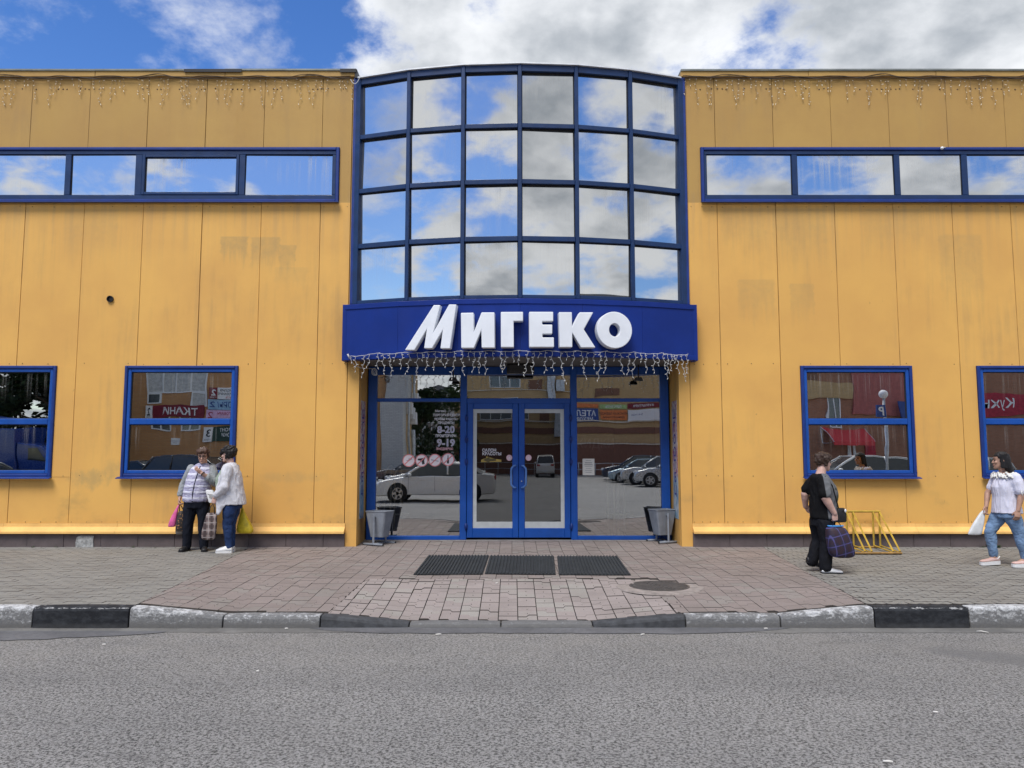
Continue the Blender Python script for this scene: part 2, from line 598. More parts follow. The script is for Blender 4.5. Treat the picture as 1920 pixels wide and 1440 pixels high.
def strip_pts(x0, x1, yback, depth, step=0.12, seed=0, taper=0.0):
    n = max(2, int((x1 - x0) / step))
    top, bot = [], []
    for k in range(n + 1):
        x = x0 + (x1 - x0) * k / n
        e = 1.0
        if taper:
            e = min(1.0, min(k, n - k) / (n * taper))
            e = sqrt(max(0.02, e))
        d = depth * e * (1 + 0.22 * mnoise.noise(Vector((x * 1.7, seed, 0))) + 0.16 * mnoise.noise(Vector((x * 6.1, seed, 3))))
        top.append((x, yback))
        bot.append((x, yback - d))
    return bot + top[::-1]


sheet(strip_pts(-13.5, 13.5, KERB_FRONT + 0.03, 0.235, seed=2), ROAD_Z + 0.003, 'gutter', M_GUTTER, kind='structure')
sheet(strip_pts(-9.6, -3.35, -5.20, 0.36, seed=5, taper=0.22), ROAD_Z + 0.006, 'gutter_patch', M_PATCH, kind='structure')
sheet(strip_pts(-2.0, 2.75, KERB_FRONT + 0.028, 0.27, seed=9, taper=0.16), ROAD_Z + 0.006, 'gutter_patch', M_PATCH, kind='structure')
# ------------------------------------------------------------------ pavement: bed plus pavers
MANHOLE = Vector((1.735, -3.60))
pavement = link('pavement', None, None, (0, 0, 0), kind='structure')
g = Geo()
xs = [-14 + 0.35 * k for k in range(81)]
ys = [0.75, 0.3, -0.35, -0.8, -1.6, -2.4, -3.15, -3.5, -3.85, -4.2, -4.55, KERB_BACK]
vs = [(x, y, pave_z(x, y) - 0.022) for y in ys for x in xs]
n = len(xs)
g.add(vs, [(j * n + i, j * n + i + 1, (j + 1) * n + i + 1, (j + 1) * n + i) for j in range(len(ys) - 1) for i in range(n - 1)])
g.build('bedding', M_BED, pavement)


def left_line(y):
    return -4.26 + (-3.80 + 4.26) * (-y - 0.45) / 4.4


def right_line(y):
    return 4.08 + (3.60 - 4.08) * (-y - 0.45) / 4.4


RAMP_L = lambda y: -1.79 + (-1.87 + 1.79) * (-y - 3.2) / 1.7
RAMP_R = lambda y: 1.58 + (1.70 - 1.58) * (-y - 3.2) / 1.7


def zone_of(x, y):
    if x < left_line(y):
        return 'left'
    if x > right_line(y):
        return 'right'
    if y < -3.2 and RAMP_L(y) < x < RAMP_R(y):
        return 'ramp'
    return 'pink'


def free(x, y):
    if y < KERB_BACK + 0.02 or y > 0.72:
        return False
    if y > 0.06 and not (-2.56 < x < 2.79):
        return False
    return (Vector((x, y)) - MANHOLE).length > 0.40


pavers = {'left': [], 'right': [], 'pink': [], 'ramp': []}


def coil(x0, y0, cw, rh, a0, a1):
    """interlocking paver: Z-stepped front and back edges"""
    xm = x0 + cw / 2
    return [(x0, y0 + a0), (xm - 0.012, y0 + a0), (xm + 0.012, y0 - a0), (x0 + cw, y0 - a0), (x0 + cw, y0 + rh - a1), (xm + 0.012, y0 + rh - a1), (xm - 0.012, y0 + rh + a1), (x0, y0 + rh + a1)]


def keep(z, poly, gap):
    cx = sum(p[0] for p in poly) / len(poly)
    cy = sum(p[1] for p in poly) / len(poly)
    if not free(cx, cy) or z not in {zone_of(x, y) for x, y in poly + [(cx, cy)]}:
        return
    lo, hi = (-99, left_line(cy)) if z == 'left' else (right_line(cy), 99) if z == 'right' else (left_line(cy), right_line(cy))
    if z == 'ramp':
        lo, hi = RAMP_L(cy), RAMP_R(cy)
    if z == 'pink' and cy < -3.2:
        if cx < 0:
            hi = RAMP_L(cy)
        else:
            lo = RAMP_R(cy)
    q = [(min(hi, max(lo, x)), max(KERB_BACK + 0.003, y)) for x, y in poly]
    if z in ('pink',) and cy > -3.2:
        q = [(x, max(y, -3.2) if RAMP_L(y) < x < RAMP_R(y) else y) for x, y in q]
    if z == 'ramp':
        q = [(x, min(y, -3.2)) for x, y in q]
    pavers[z].append((q, gap, (cx, cy)))


arng = random.Random(3)
cw, rh = 0.2, 0.172
for i in range(-24, 24):
    col = [arng.choice((0.0, 0.0, 0.034, -0.034, 0.034)) for _ in range(50)]
    off = arng.uniform(-0.02, 0.02)
    for j in range(36):
        y0 = -5.0 + j * rh + off
        keep('pink', coil(i * cw + 0.03 * 0, y0, cw, rh, col[j], col[j + 1]), 0.0025)
cw, rh = 0.2005, 0.172
for i in range(-11, 10):
    col = [arng.choice((0.0, 0.0, 0.036, -0.036, 0.036)) for _ in range(50)]
    off = arng.uniform(-0.03, 0.03)
    for j in range(14):
        y0 = -5.05 + j * rh + off
        keep('ramp', coil(i * cw + 0.06, y0, cw, rh, col[j], col[j + 1]), 0.0055)
for j in range(60):
    for i in range(-75, -15):
        x0, y0 = i * 0.2 + (0.1 if j % 2 else 0), -5.0 + j * 0.1
        keep('left', [(x0, y0), (x0 + 0.2, y0), (x0 + 0.2, y0 + 0.1), (x0, y0 + 0.1)], 0.002)
zig = [0, 0.03, 0, 0.03, 0]
for j in range(56):
    for i in range(12, 64):
        x0, y0 = i * 0.225 + (0.1125 if j % 2 else 0), -5.05 + j * 0.1125
        lo = [(x0 + 0.05625 * k, y0 - zig[k] * (1 if True else 0)) for k in range(5)]
        hi_ = [(x, y + 0.1125) for x, y in lo]
        keep('right', lo + hi_[::-1], 0.006)

prng = random.Random(5)


def paver_into(g, poly, gap, dz=0.0):
    cx = sum(p[0] for p in poly) / len(poly)
    cy = sum(p[1] for p in poly) / len(poly)
    w = max(p[0] for p in poly) - min(p[0] for p in poly)
    h = max(p[1] for p in poly) - min(p[1] for p in poly)
    if w < 0.02 or h < 0.02:
        return False

    ky = 1.7 if h > 0.12 else 1.0

    def ring(inset, z):
        fx, fy = 1 - 2 * inset / w, 1 - 2 * inset * ky / h
        return [(cx + (x - cx) * fx, cy + (y - cy) * fy, pave_z(x, y) + z + dz) for x, y in poly]
    n = len(poly)
    a, b, c = ring(gap / 2 + 0.002, 0.0), ring(gap / 2, -0.0035), ring(gap / 2, -0.024)
    fs = [tuple(range(n))]
    g.add(a + b + c, fs)
    k = len(g.v) - 3 * n
    for i in range(n):
        j = (i + 1) % n
        g.f += [[k + n + i, k + n + j, k + j, k + i], [k + 2 * n + i, k + 2 * n + j, k + n + j, k + n + i]]
        g.m += [1, 1]
        g.s += [False, False]
    return True


MATS_Z = {'left': M_GREY, 'right': M_GREY, 'pink': M_PINK, 'ramp': M_RAMP}
allp = [(z, q, gp, c) for z in pavers for q, gp, c in pavers[z]]
camxy = Vector((0, -CAM_D))
in_view = [a for a in allp if abs(a[3][0]) < 0.66 * (a[3][1] + CAM_D)]
in_view.sort(key=lambda a: (0 if a[0] == 'ramp' else 1, (Vector(a[3]) - camxy).length))
single = set(id(a) for a in in_view[:300])
rest = {z: Geo() for z in pavers}
ticks = Geo()
for a in allp:
    z, q, gp, c = a
    dz = prng.uniform(-0.003, 0.003) * (1.4 if z == 'ramp' else 0.8)
    if z == 'ramp' and prng.random() < 0.7 or z == 'pink' and prng.random() < 0.22:
        tz = pave_z(c[0], c[1]) + dz + 0.0008
        ticks.box(c[0] - 0.0035, c[0] + 0.0035, c[1] - 0.026, c[1] + 0.026, tz - 0.01, tz)
    if id(a) in single:
        g = Geo()
        if paver_into(g, q, gp, dz):
            g.build('paver', [MATS_Z[z], M_TICK], pavement)
    else:
        paver_into(rest[z], q, gp, dz)
for z in rest:
    rest[z].build({'left': 'grey_brick_paving', 'right': 'zigzag_paving', 'pink': 'pink_paving', 'ramp': 'ramp_paving'}[z], [MATS_Z[z], M_TICK], pavement, kind='stuff')
ticks.build('paver_groove', M_TICK, pavement, kind='stuff')

# ------------------------------------------------------------------ building materials
def panel_mat(name, base, weather=0.0):
    t = NT(name)
    p = t.vec('World')
    s = t.sep(p)
    r = t.rand()
    hs = t.mix(t.math('ADD', t.math('MULTIPLY', r, 0.6), 0.2), tuple(k * 0.955 for k in base), tuple(min(1, k * 1.045) for k in base))
    c = t.mix(t.ramp(t.noise(0.7, 5, 0.6, vec=p), 0.3, 0.7), hs, (base[0] * 0.90, base[1] * 0.87, base[2] * 0.92))
    streak = t.noise(1.0, 7, 0.62, 0.2, vec=t.vec('World', (5.0, 1, 0.42), (2.2, 0, 0.3)))
    blot = t.noise(1.0, 5, 0.6, vec=t.vec('World', (0.55, 1, 0.45), (7.3, 0, 1.9)))
    dirty = t.ramp(t.math('ADD', t.math('MULTIPLY', streak, 0.55), t.math('MULTIPLY', blot, 0.75)), 0.66, 0.92, 0.0, 0.42 + weather)
    c = t.mix(dirty, c, (0.33, 0.215, 0.105))
    # dirt run under the strip windows and sooty marks near the ground
    run = t.ramp(t.noise(1.0, 6, 0.65, vec=t.vec('World', (7.5, 1, 0.30), (0, 0, 5))), 0.44, 0.66)
    band = t.ramp(s[2], 4.3, 6.0)
    top = t.ramp(s[2], 6.05, 5.95)
    c = t.mix(t.math('MULTIPLY', t.math('MULTIPLY', run, band), t.math('MULTIPLY', top, 0.34)), c, (0.36, 0.25, 0.13))
    low = t.ramp(s[2], 1.55, 0.5)
    soot = t.ramp(t.noise(1.0, 6, 0.6, vec=t.vec('World', (1.1, 1, 1.5), (4.4, 0, 2))), 0.52, 0.72)
    c = t.mix(t.math('MULTIPLY', t.math('MULTIPLY', low, soot), 0.45), c, (0.30, 0.21, 0.09))

    def blob(c_in, cx, cz, rx, rz, amt, col=(0.40, 0.285, 0.12)):
        dx = t.math('DIVIDE', t.math('SUBTRACT', s[0], cx), rx)
        dz = t.math('DIVIDE', t.math('SUBTRACT', s[2], cz), rz)
        d = t.math('ADD', t.math('MULTIPLY', dx, dx), t.math('MULTIPLY', dz, dz))
        rough = t.noise(1.0, 6, 0.65, vec=t.vec('World', (7.0, 1, 4.5), (cx, 0, cz)))
        f = t.ramp(t.math('ADD', d, t.math('MULTIPLY', t.math('SUBTRACT', rough, 0.5), 4.2)), 1.5, -0.4, 0.0, amt)
        return t.mix(f, c_in, col)
    def drip(c_in, cx, hw, ztop, ln, amt, col=(0.38, 0.265, 0.115)):
        """stain with a level top edge that runs down in streaks"""
        e = t.noise(1.0, 3, 0.5, vec=t.vec('World', (2.0, 1, 9.0), (cx, 0, 1)))
        fx = t.ramp(t.math('ADD', t.math('ABSOLUTE', t.math('SUBTRACT', s[0], cx)), t.math('MULTIPLY', t.math('SUBTRACT', e, 0.5), 0.12)), hw, hw * 0.82)
        dep = t.math('DIVIDE', t.math('SUBTRACT', ztop, s[2]), ln)
        st = t.noise(1.0, 6, 0.68, vec=t.vec('World', (9.0, 1, 0.5), (cx * 3, 0, 2)))
        fz = t.math('MULTIPLY', t.ramp(dep, 0.0, 0.05), t.ramp(t.math('ADD', dep, t.math('MULTIPLY', t.math('SUBTRACT', st, 0.5), 1.7)), 1.05, 0.35))
        mott = t.ramp(t.noise(9.0, 5, 0.7, vec=p), 0.3, 0.7, 0.55, 1.0)
        return t.mix(t.math('MULTIPLY', t.math('MULTIPLY', fx, fz), t.math('MULTIPLY', mott, amt)), c_in, col)
    for cx, hw, zt, ln, amt in ((-4.73, 0.25, at(960, 442).z, 0.55, 0.6), (-4.20, 0.27, at(960, 443).z, 0.62, 0.55), (-3.82, 0.15, at(960, 458).z, 0.60, 0.50), (4.14, 0.34, at(960, 522).z, 0.80, 0.34), (4.92, 0.22, at(960, 530).z, 0.75, 0.32),
                                (3.95, 0.42, at(960, 388).z, 0.9, 0.30), (4.90, 0.50, at(960, 388).z, 1.1, 0.34), (6.5, 0.55, at(960, 390).z, 0.8, 0.28), (7.65, 0.40, at(960, 436).z, 1.5, 0.30), (-7.2, 0.5, at(960, 390).z, 1.0, 0.26), (-3.75, 0.3, at(960, 500).z, 0.4, 0.2)):
        c = drip(c, cx, hw, zt, ln, amt)
    for args in ((-7.0, 1.12, 0.36, 0.16, 0.6), (-6.62, 1.30, 0.16, 0.16, 0.45), (-3.7, 1.15, 0.6, 0.1, 0.3)):
        c = blob(c, *args)
    # scuffs and rust ticks, dirt gathered at the panel edges
    tick = t.ramp(t.noise(1.0, 4, 0.6, 0.8, vec=t.vec('World', (16, 1, 5.0), (1, 0, 9))), 0.70, 0.745)
    where = t.ramp(t.noise(0.55, 3, 0.5, vec=t.vec('World', (1, 1, 1), (9, 0, 2))), 0.48, 0.62)
    c = t.mix(t.math('MULTIPLY', t.math('MULTIPLY', tick, where), 0.5), c, (0.22, 0.13, 0.06))
    gx = t.sep(t.tc.outputs['Generated'])[0]
    edge = t.math('ABSOLUTE', t.math('SUBTRACT', gx, 0.5))
    ed = t.math('MULTIPLY', t.ramp(edge, 0.488, 0.4995), t.ramp(t.noise(1.0, 4, 0.6, vec=t.vec('World', (0.7, 1, 0.9), (3, 0, 3))), 0.42, 0.66, 0.0, 0.42))
    c = t.mix(ed, c, (0.26, 0.17, 0.075))
    c = t.mix(t.ramp(t.noise(26, 3, 0.6, vec=p), 0.70, 0.76, 0.0, 0.25), c, (0.30, 0.20, 0.08))
    return t.done(c, t.ramp(streak, 0.3, 0.7, 0.5, 0.68), 0, t.bump(t.noise(1.0, 4, 0.6, vec=t.vec('World', (1.7, 1, 0.9))), 0.25, 0.02), 0.25)


M_YEL = panel_mat('yellow_panel', (0.745, 0.425, 0.113))
M_YELTOP = panel_mat('dimmed_yellow_panel', (0.47, 0.290, 0.088), 0.04)  # dimmer tone-mapped light of the upper wall put into this yellow, slightly dirtier
M_LEDGE = plain('yellow_flashing', (0.80, 0.48, 0.150), 0.5, var=0.10, scale=2.5, fine=0.08)
M_BLUE = plain('blue_window_paint', (0.006, 0.072, 0.350), 0.42, var=0.12, scale=2, fine=0.10, coat=0.1)
M_BLUEDK = plain('dark_blue_flashing', (0.008, 0.034, 0.195), 0.45, var=0.16, scale=3, fine=0.12)
M_BLUECW = plain('navy_frame_paint', (0.006, 0.030, 0.105), 0.42, var=0.16, scale=3, fine=0.12)
M_FASCIA = plain('blue_sign_panel', (0.006, 0.027, 0.200), 0.45, var=0.10, scale=1.2, fine=0.05, spec=0.22)
M_BLACKSEAL = plain('black_seal', (0.012, 0.012, 0.014), 0.7)
M_PLINTH = plain('plinth_tile', (0.118, 0.094, 0.094), 0.7, var=0.14, scale=5, fine=0.12, bump=0.1)
M_ROOFCAP = plain('grey_roof_cap', (0.20, 0.215, 0.20), 0.55, 0.3, var=0.2, scale=4)
M_WHITECAP = plain('pale_metal_cap', (0.72, 0.73, 0.74), 0.45, 0.2, var=0.08)
M_SOFFIT = plain('grey_soffit', (0.16, 0.155, 0.145), 0.7, var=0.14, scale=3)
M_GREYFRAME = plain('grey_inner_frame', (0.52, 0.54, 0.53), 0.6, var=0.08)
M_INNER = plain('inner_wall', (0.30, 0.28, 0.25), 0.9, var=0.1)
M_INFLOOR = plain('inner_floor', (0.14, 0.14, 0.14), 0.5, var=0.2, scale=3)
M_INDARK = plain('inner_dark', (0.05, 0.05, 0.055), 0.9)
M_BROWNFRAME = plain('brown_inner_frame', (0.16, 0.105, 0.070), 0.6)
M_ROOFTOP = plain('roof_felt', (0.10, 0.10, 0.10), 0.9)
M_BLACKMETAL = plain('black_metal', (0.018, 0.018, 0.02), 0.5)


def mirror_mat(name, refl, tint, dirt=0.35, body=(0.05, 0.065, 0.08), wavy=0.0):
    """sun-control glass: reflective coating over a dark body, with rain-streaked dust"""
    t = NT(name)
    p = t.vec('World')
    n_ = t.bump(t.noise(1.0, 2, 0.4, vec=t.vec('World', (1.1, 1.1, 0.9))), 0.025 + wavy, 0.02)
    gl = t.node('ShaderNodeBsdfGlossy', {'Color': tint, 'Roughness': 0.012, 'Normal': n_})
    df = t.node('ShaderNodeBsdfDiffuse', {'Color': body})
    a = t.node('ShaderNodeMixShader', {0: refl, 1: df.outputs[0], 2: gl.outputs[0]})
    st = t.noise(1.0, 6, 0.65, vec=t.vec('World', (16, 16, 0.25)))
    st2 = t.noise(1.0, 3, 0.5, vec=t.vec('World', (0.8, 0.8, 0.9), (3, 1, 7)))
    oz = t.sep(t.tc.outputs['Generated'])[2]
    f = t.math('MULTIPLY', t.ramp(st, 0.42, 0.75, 0.0, dirt), t.ramp(st2, 0.42, 0.62))
    f = t.math('MULTIPLY', f, t.ramp(oz, 0.0, 0.9, 0.25, 1.0))
    dust = t.node('ShaderNodeBsdfDiffuse', {'Color': (0.52, 0.52, 0.50)})
    spk = t.ramp(t.noise(30, 2, 0.5, vec=p), 0.80, 0.84, 0.0, 0.8)
    b = t.node('ShaderNodeMixShader', {0: f, 1: a.outputs[0], 2: dust.outputs[0]})
    dk = t.node('ShaderNodeBsdfDiffuse', {'Color': (0.03, 0.03, 0.03)})
    c = t.node('ShaderNodeMixShader', {0: spk, 1: b.outputs[0], 2: dk.outputs[0]})
    t.l.new(c.outputs[0], t.out.inputs['Surface'])
    return t.mat


def glass_mat(name, refl, tint=(0.9, 0.92, 0.92), trans=(0.55, 0.58, 0.56), wavy=0.02, dirt=0.0):
    """clear shop glass: part mirror, part see-through"""
    t = NT(name)
    n_ = t.bump(t.noise(1.0, 2, 0.4, vec=t.vec('World', (1.5, 1.5, 1.1))), wavy, 0.03)
    gl = t.node('ShaderNodeBsdfGlossy', {'Color': tint, 'Roughness': 0.0, 'Normal': n_})
    tr = t.node('ShaderNodeBsdfTransparent', {'Color': trans})
    fr = t.node('ShaderNodeFresnel', {'IOR': 1.5})
    f = t.math('ADD', refl, t.math('MULTIPLY', fr.outputs[0], 1 - refl), clamp=True)
    a = t.node('ShaderNodeMixShader', {0: f, 1: tr.outputs[0], 2: gl.outputs[0]})
    out = a.outputs[0]
    if dirt:
        st = t.noise(1.0, 6, 0.65, vec=t.vec('World', (22, 22, 0.3)))
        oz = t.sep(t.tc.outputs['Generated'])[2]
        fd = t.math('MULTIPLY', t.ramp(st, 0.5, 0.72, 0.0, dirt), t.ramp(oz, 0.25, 0.95))
        dust = t.node('ShaderNodeBsdfDiffuse', {'Color': (0.42, 0.42, 0.40)})
        out = t.node('ShaderNodeMixShader', {0: fd, 1: out, 2: dust.outputs[0]}).outputs[0]
    t.l.new(out, t.out.inputs['Surface'])
    return t.mat


M_MIRROR = mirror_mat('mirror_glass', 0.80, (0.72, 0.72, 0.71), 0.34)
M_MIRROR2 = mirror_mat('strip_mirror_glass', 0.80, (0.73, 0.735, 0.735), 0.6)
M_GLASS = glass_mat('shop_glass', 0.56, wavy=0.03, trans=(0.88, 0.90, 0.89))
M_WGLASS = glass_mat('ground_window_glass', 0.64, wavy=0.05, dirt=0.28)
M_DOORGLASS = glass_mat('door_glass', 0.20, wavy=0.02)


def pane(name, mat, parent, p00, p10, p11, p01, bulge=0.0, tilt=0.0, nx=6, nz=6):
    """glass pane between four corners, a few millimetres out of true like real glazing"""
    P = [Vector(p) for p in (p00, p10, p11, p01)]
    nrm = (P[1] - P[0]).cross(P[3] - P[0]).normalized()
    ta, tb, tw = rng.uniform(-tilt, tilt), rng.uniform(-tilt, tilt), rng.uniform(-tilt, tilt) * 0.06
    off = [-ta - tb + tw, ta - tb - tw, ta + tb + tw, -ta + tb - tw]
    P = [p + nrm * o for p, o in zip(P, off)]
    vs = []
    for j in range(nz + 1):
        for i in range(nx + 1):
            u, w = i / nx, j / nz
            p = P[0] * (1 - u) * (1 - w) + P[1] * u * (1 - w) + P[2] * u * w + P[3] * (1 - u) * w
            vs.append(p + nrm * (bulge * 16 * u * (1 - u) * w * (1 - w)))
    n = nx + 1
    fs = [(j * n + i, j * n + i + 1, (j + 1) * n + i + 1, (j + 1) * n + i) for j in range(nz) for i in range(nx)]
    g = Geo()
    g.add(vs, fs, 0, True)
    return g.build(name, mat, parent)


def ring_geo(x0, x1, z0, z1, w, y0, y1, c=0.006, wt=None, wb=None):
    """rectangular frame of four bars butted at the corners"""
    wt, wb = wt or w, wb or w
    g = Geo()
    g.cbox(x0, x0 + w, y0, y1, z0, z1, c)
    g.cbox(x1 - w, x1, y0, y1, z0, z1, c)
    g.cbox(x0 + w, x1 - w, y0 + 0.001, y1, z1 - wt, z1, c)
    g.cbox(x0 + w, x1 - w, y0 + 0.001, y1, z0, z0 + wb, c)
    return g


building = thing('shopping_centre', 'two storey yellow panelled shopping centre with blue framed windows and curved mirror glass bay', 'building')

# levels
Z_LEDGE = at(960, 981, 0).z
Z_LBOT = at(960, 998, 0).z
Z_WB, Z_WT = at(960, 894, 0).z, at(960, 686, 0).z
Z_SB, Z_ST = at(960, 380, 0).z, at(960, 277, 0).z
Z_TOP = at(960, 147, 0).z
Z_CAP = at(960, 134, 0).z
XL, XR = 14.0, 14.0

cols_l = [-2.56, -2.765, -3.28] + [-3.28 - 1.01 * k for k in range(1, 11)]
cols_r = [2.79, 2.985, 3.51] + [3.51 + 1.005 * k for k in range(1, 11)]
lower_windows = [(-6.49, -4.595), (-9.55, -7.64), (4.84, 6.71), (7.80, 9.70)]
strip_l, strip_r = (-13.2, -2.97), (3.245, 13.3)


def subtract(x0, x1, holes):
    segs = [(x0, x1)]
    for a, b in holes:
        out = []
        for s0, s1 in segs:
            if b <= s0 or a >= s1:
                out.append((s0, s1))
                continue
            if a > s0:
                out.append((s0, a))
            if b < s1:
                out.append((b, s1))
        segs = out
    return [(a, b) for a, b in segs if b - a > 0.02]


def wall_panel(x0, x1, z0, z1, mat, name='wall_panel', gap=0.004, y0=0.0):
    g = Geo()
    jr = random.Random(int(x0 * 977) + (7 if z0 > 5.9 else 0))
    jy = jr.uniform(-0.003, 0.003)
    gap = gap * jr.uniform(0.55, 1.15)
    c = 0.003
    vs = [(x0 + gap, y0 + 0.10), (x0 + gap, y0 + jy + c), (x0 + gap + c, y0 + jy), (x1 - gap - c, y0 + jy), (x1 - gap, y0 + jy + c), (x1 - gap, y0 + 0.10)]
    g.prism(vs, lambda p: (p[0], p[1], z0), lambda p: (p[0], p[1], z1))
    return g.build(name, mat, building)


rivets = Geo()


def rivet(x, z, r=0.009, y=0.0):
    n = 6
    rivets.loft([[(x + r * cos(2 * pi * k / n), y + 0.002, z + r * sin(2 * pi * k / n)) for k in range(n)],
                 [(x + r * 0.6 * cos(2 * pi * k / n), y - 0.006, z + r * 0.6 * sin(2 * pi * k / n)) for k in range(n)]][::-1])


for cols in (cols_l, cols_r):
    for k in range(len(cols) - 1):
        x0, x1 = sorted((cols[k], cols[k + 1]))
        inner = k == 0
        # bottom, window and middle rows
        rows = [(Z_LEDGE if not inner else 0.0, Z_WB, []), (Z_WB, Z_WT, lower_windows), (Z_WT, Z_SB, []), (Z_SB, Z_ST, [strip_l, strip_r]), (Z_ST, Z_TOP, [])]
        if inner:
            sgn = -1 if x0 < 0 else 1
            zm = at(960, 801, 0).z
            zt = 3.35
            wall_panel(x0, x1, 0.0, zm, M_YEL, 'corner_panel')
            wall_panel(x0, x1, zm, zt, M_YEL, 'corner_panel')
            xa, xb = ((x0, -2.715) if sgn < 0 else (2.99, 2.99))
            if xb - xa > 0.03:
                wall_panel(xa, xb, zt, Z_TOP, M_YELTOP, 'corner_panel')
            continue
        if k == 1 and x0 < 0:
            pass
        if not inner and not any(b > x0 + 0.001 and a < x1 - 0.001 for a, b in lower_windows):
            rows[0:3] = [(Z_LEDGE, Z_SB, [])]
        for z0, z1, holes in rows:
            for a, b in subtract(x0, x1, holes):
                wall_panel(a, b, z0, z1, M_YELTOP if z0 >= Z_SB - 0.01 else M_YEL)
        for f in (0.12, 0.5, 0.88):
            x = x0 + (x1 - x0) * f
            for z in (Z_WT + 0.035, Z_WB + 0.012, Z_SB - 0.07):
                if rng.random() < 0.85:
                    rivet(x + rng.uniform(-0.03, 0.03), z + rng.uniform(-0.01, 0.01))
            for dx in (-0.2, 0.08, 0.3):
                if rng.random() < 0.6:
                    rivet(x + dx * 0.3, Z_TOP - 0.19 + rng.uniform(-0.01, 0.01), 0.016)
        for f in (0.05, 0.30, 0.55, 0.8):
            rivet(x0 + (x1 - x0) * f, Z_LEDGE + 0.02, 0.008)
rivets.build('rivet', plain('rivet_rust', (0.13, 0.085, 0.045), 0.7), building, kind='stuff')

# cap along the roof edge: recessed trim board and grey cap
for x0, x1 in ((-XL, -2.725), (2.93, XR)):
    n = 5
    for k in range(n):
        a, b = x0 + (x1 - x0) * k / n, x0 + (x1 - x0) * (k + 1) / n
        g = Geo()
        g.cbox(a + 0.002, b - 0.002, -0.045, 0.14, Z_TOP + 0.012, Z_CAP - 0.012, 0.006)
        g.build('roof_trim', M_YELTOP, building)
        g = Geo()
        w0, w1 = rng.uniform(-0.006, 0.004), rng.uniform(-0.006, 0.004)
        g.add([(a, -0.065, Z_CAP - 0.012 + w0), (b, -0.065, Z_CAP - 0.012 + w1), (b, 0.35, Z_CAP - 0.012 + w1), (a, 0.35, Z_CAP - 0.012 + w0),
               (a, -0.065, Z_CAP + 0.018 + w0), (b, -0.065, Z_CAP + 0.018 + w1), (b, 0.35, Z_CAP + 0.03 + w1), (a, 0.35, Z_CAP + 0.03 + w0)],
              [(0, 3, 2, 1), (4, 5, 6, 7), (0, 1, 5, 4), (1, 2, 6, 5), (2, 3, 7, 6), (3, 0, 4, 7)])
        g.build('roof_cap', M_ROOFCAP, building)
g = Geo()
g.box(at(345, 133, -0.07).x, at(453, 133, -0.07).x, -0.075, -0.062, Z_CAP - 0.045, Z_CAP + 0.008)
g.build('bent_cap_edge', M_BLACKMETAL, building)
g = Geo()
g.box(-2.98, -2.70, -0.075, -0.062, Z_CAP - 0.05, Z_CAP + 0.014)
g.box(-2.725, -2.69, -0.062, 0.2, Z_TOP - 0.02, Z_CAP + 0.012)
g.build('bent_cap_edge', M_BLACKMETAL, building)

# sloping sill flashing over the plinth and the plinth tiles
for x0, x1 in ((-XL, -2.75), (2.975, XR)):
    n = 6
    for k in range(n):
        a, b = x0 + (x1 - x0) * k / n, x0 + (x1 - x0) * (k + 1) / n
        ov = 0.0015
        zt = Z_LEDGE - 0.002
        prof = [(0.05, zt), (-0.012, zt), (-0.016, zt - 0.055), (-0.10, zt - 0.125), (-0.102, zt - 0.16), (-0.09, zt - 0.16), (0.05, zt - 0.12)]
        g = Geo()
        g.prism(prof, lambda p: (a + ov, p[0], p[1] + rng.uniform(-0.001, 0.001)), lambda p: (b - ov, p[0], p[1]))
        g.build('sill_flashing', M_LEDGE, building)
    x, k = x0, 0
    while x < x1 - 0.01:
        w = min(rng.choice((0.60, 0.60, 0.61)), x1 - x)
        g = Geo()
        g.cbox(x + 0.0025, x + w - 0.0025, -0.035 + rng.uniform(-0.003, 0.002), 0.06, -0.06, Z_LEDGE - 0.165, 0.003)
        g.build('plinth_tile', M_PLINTH, building)
        x += w
ph = at(159, 1016, -0.04)
g = Geo()
pts = [(-0.14, -0.10), (0.15, -0.10), (0.14, 0.02), (0.15, 0.105), (-0.06, 0.11), (-0.13, 0.09), (-0.15, 0.0)]
g.prism(pts, lambda p: (ph.x + p[0], -0.055, ph.z + p[1] - 0.005), lambda p: (ph.x + p[0], -0.03, ph.z + p[1] - 0.005))
bevel(g.build('plinth_patch', plain('mortar_patch', (0.33, 0.335, 0.33), 0.95, var=0.4, scale=18, bump=0.8, bscale=30), building, label='pale mortar patch in the plinth'), 0.01)


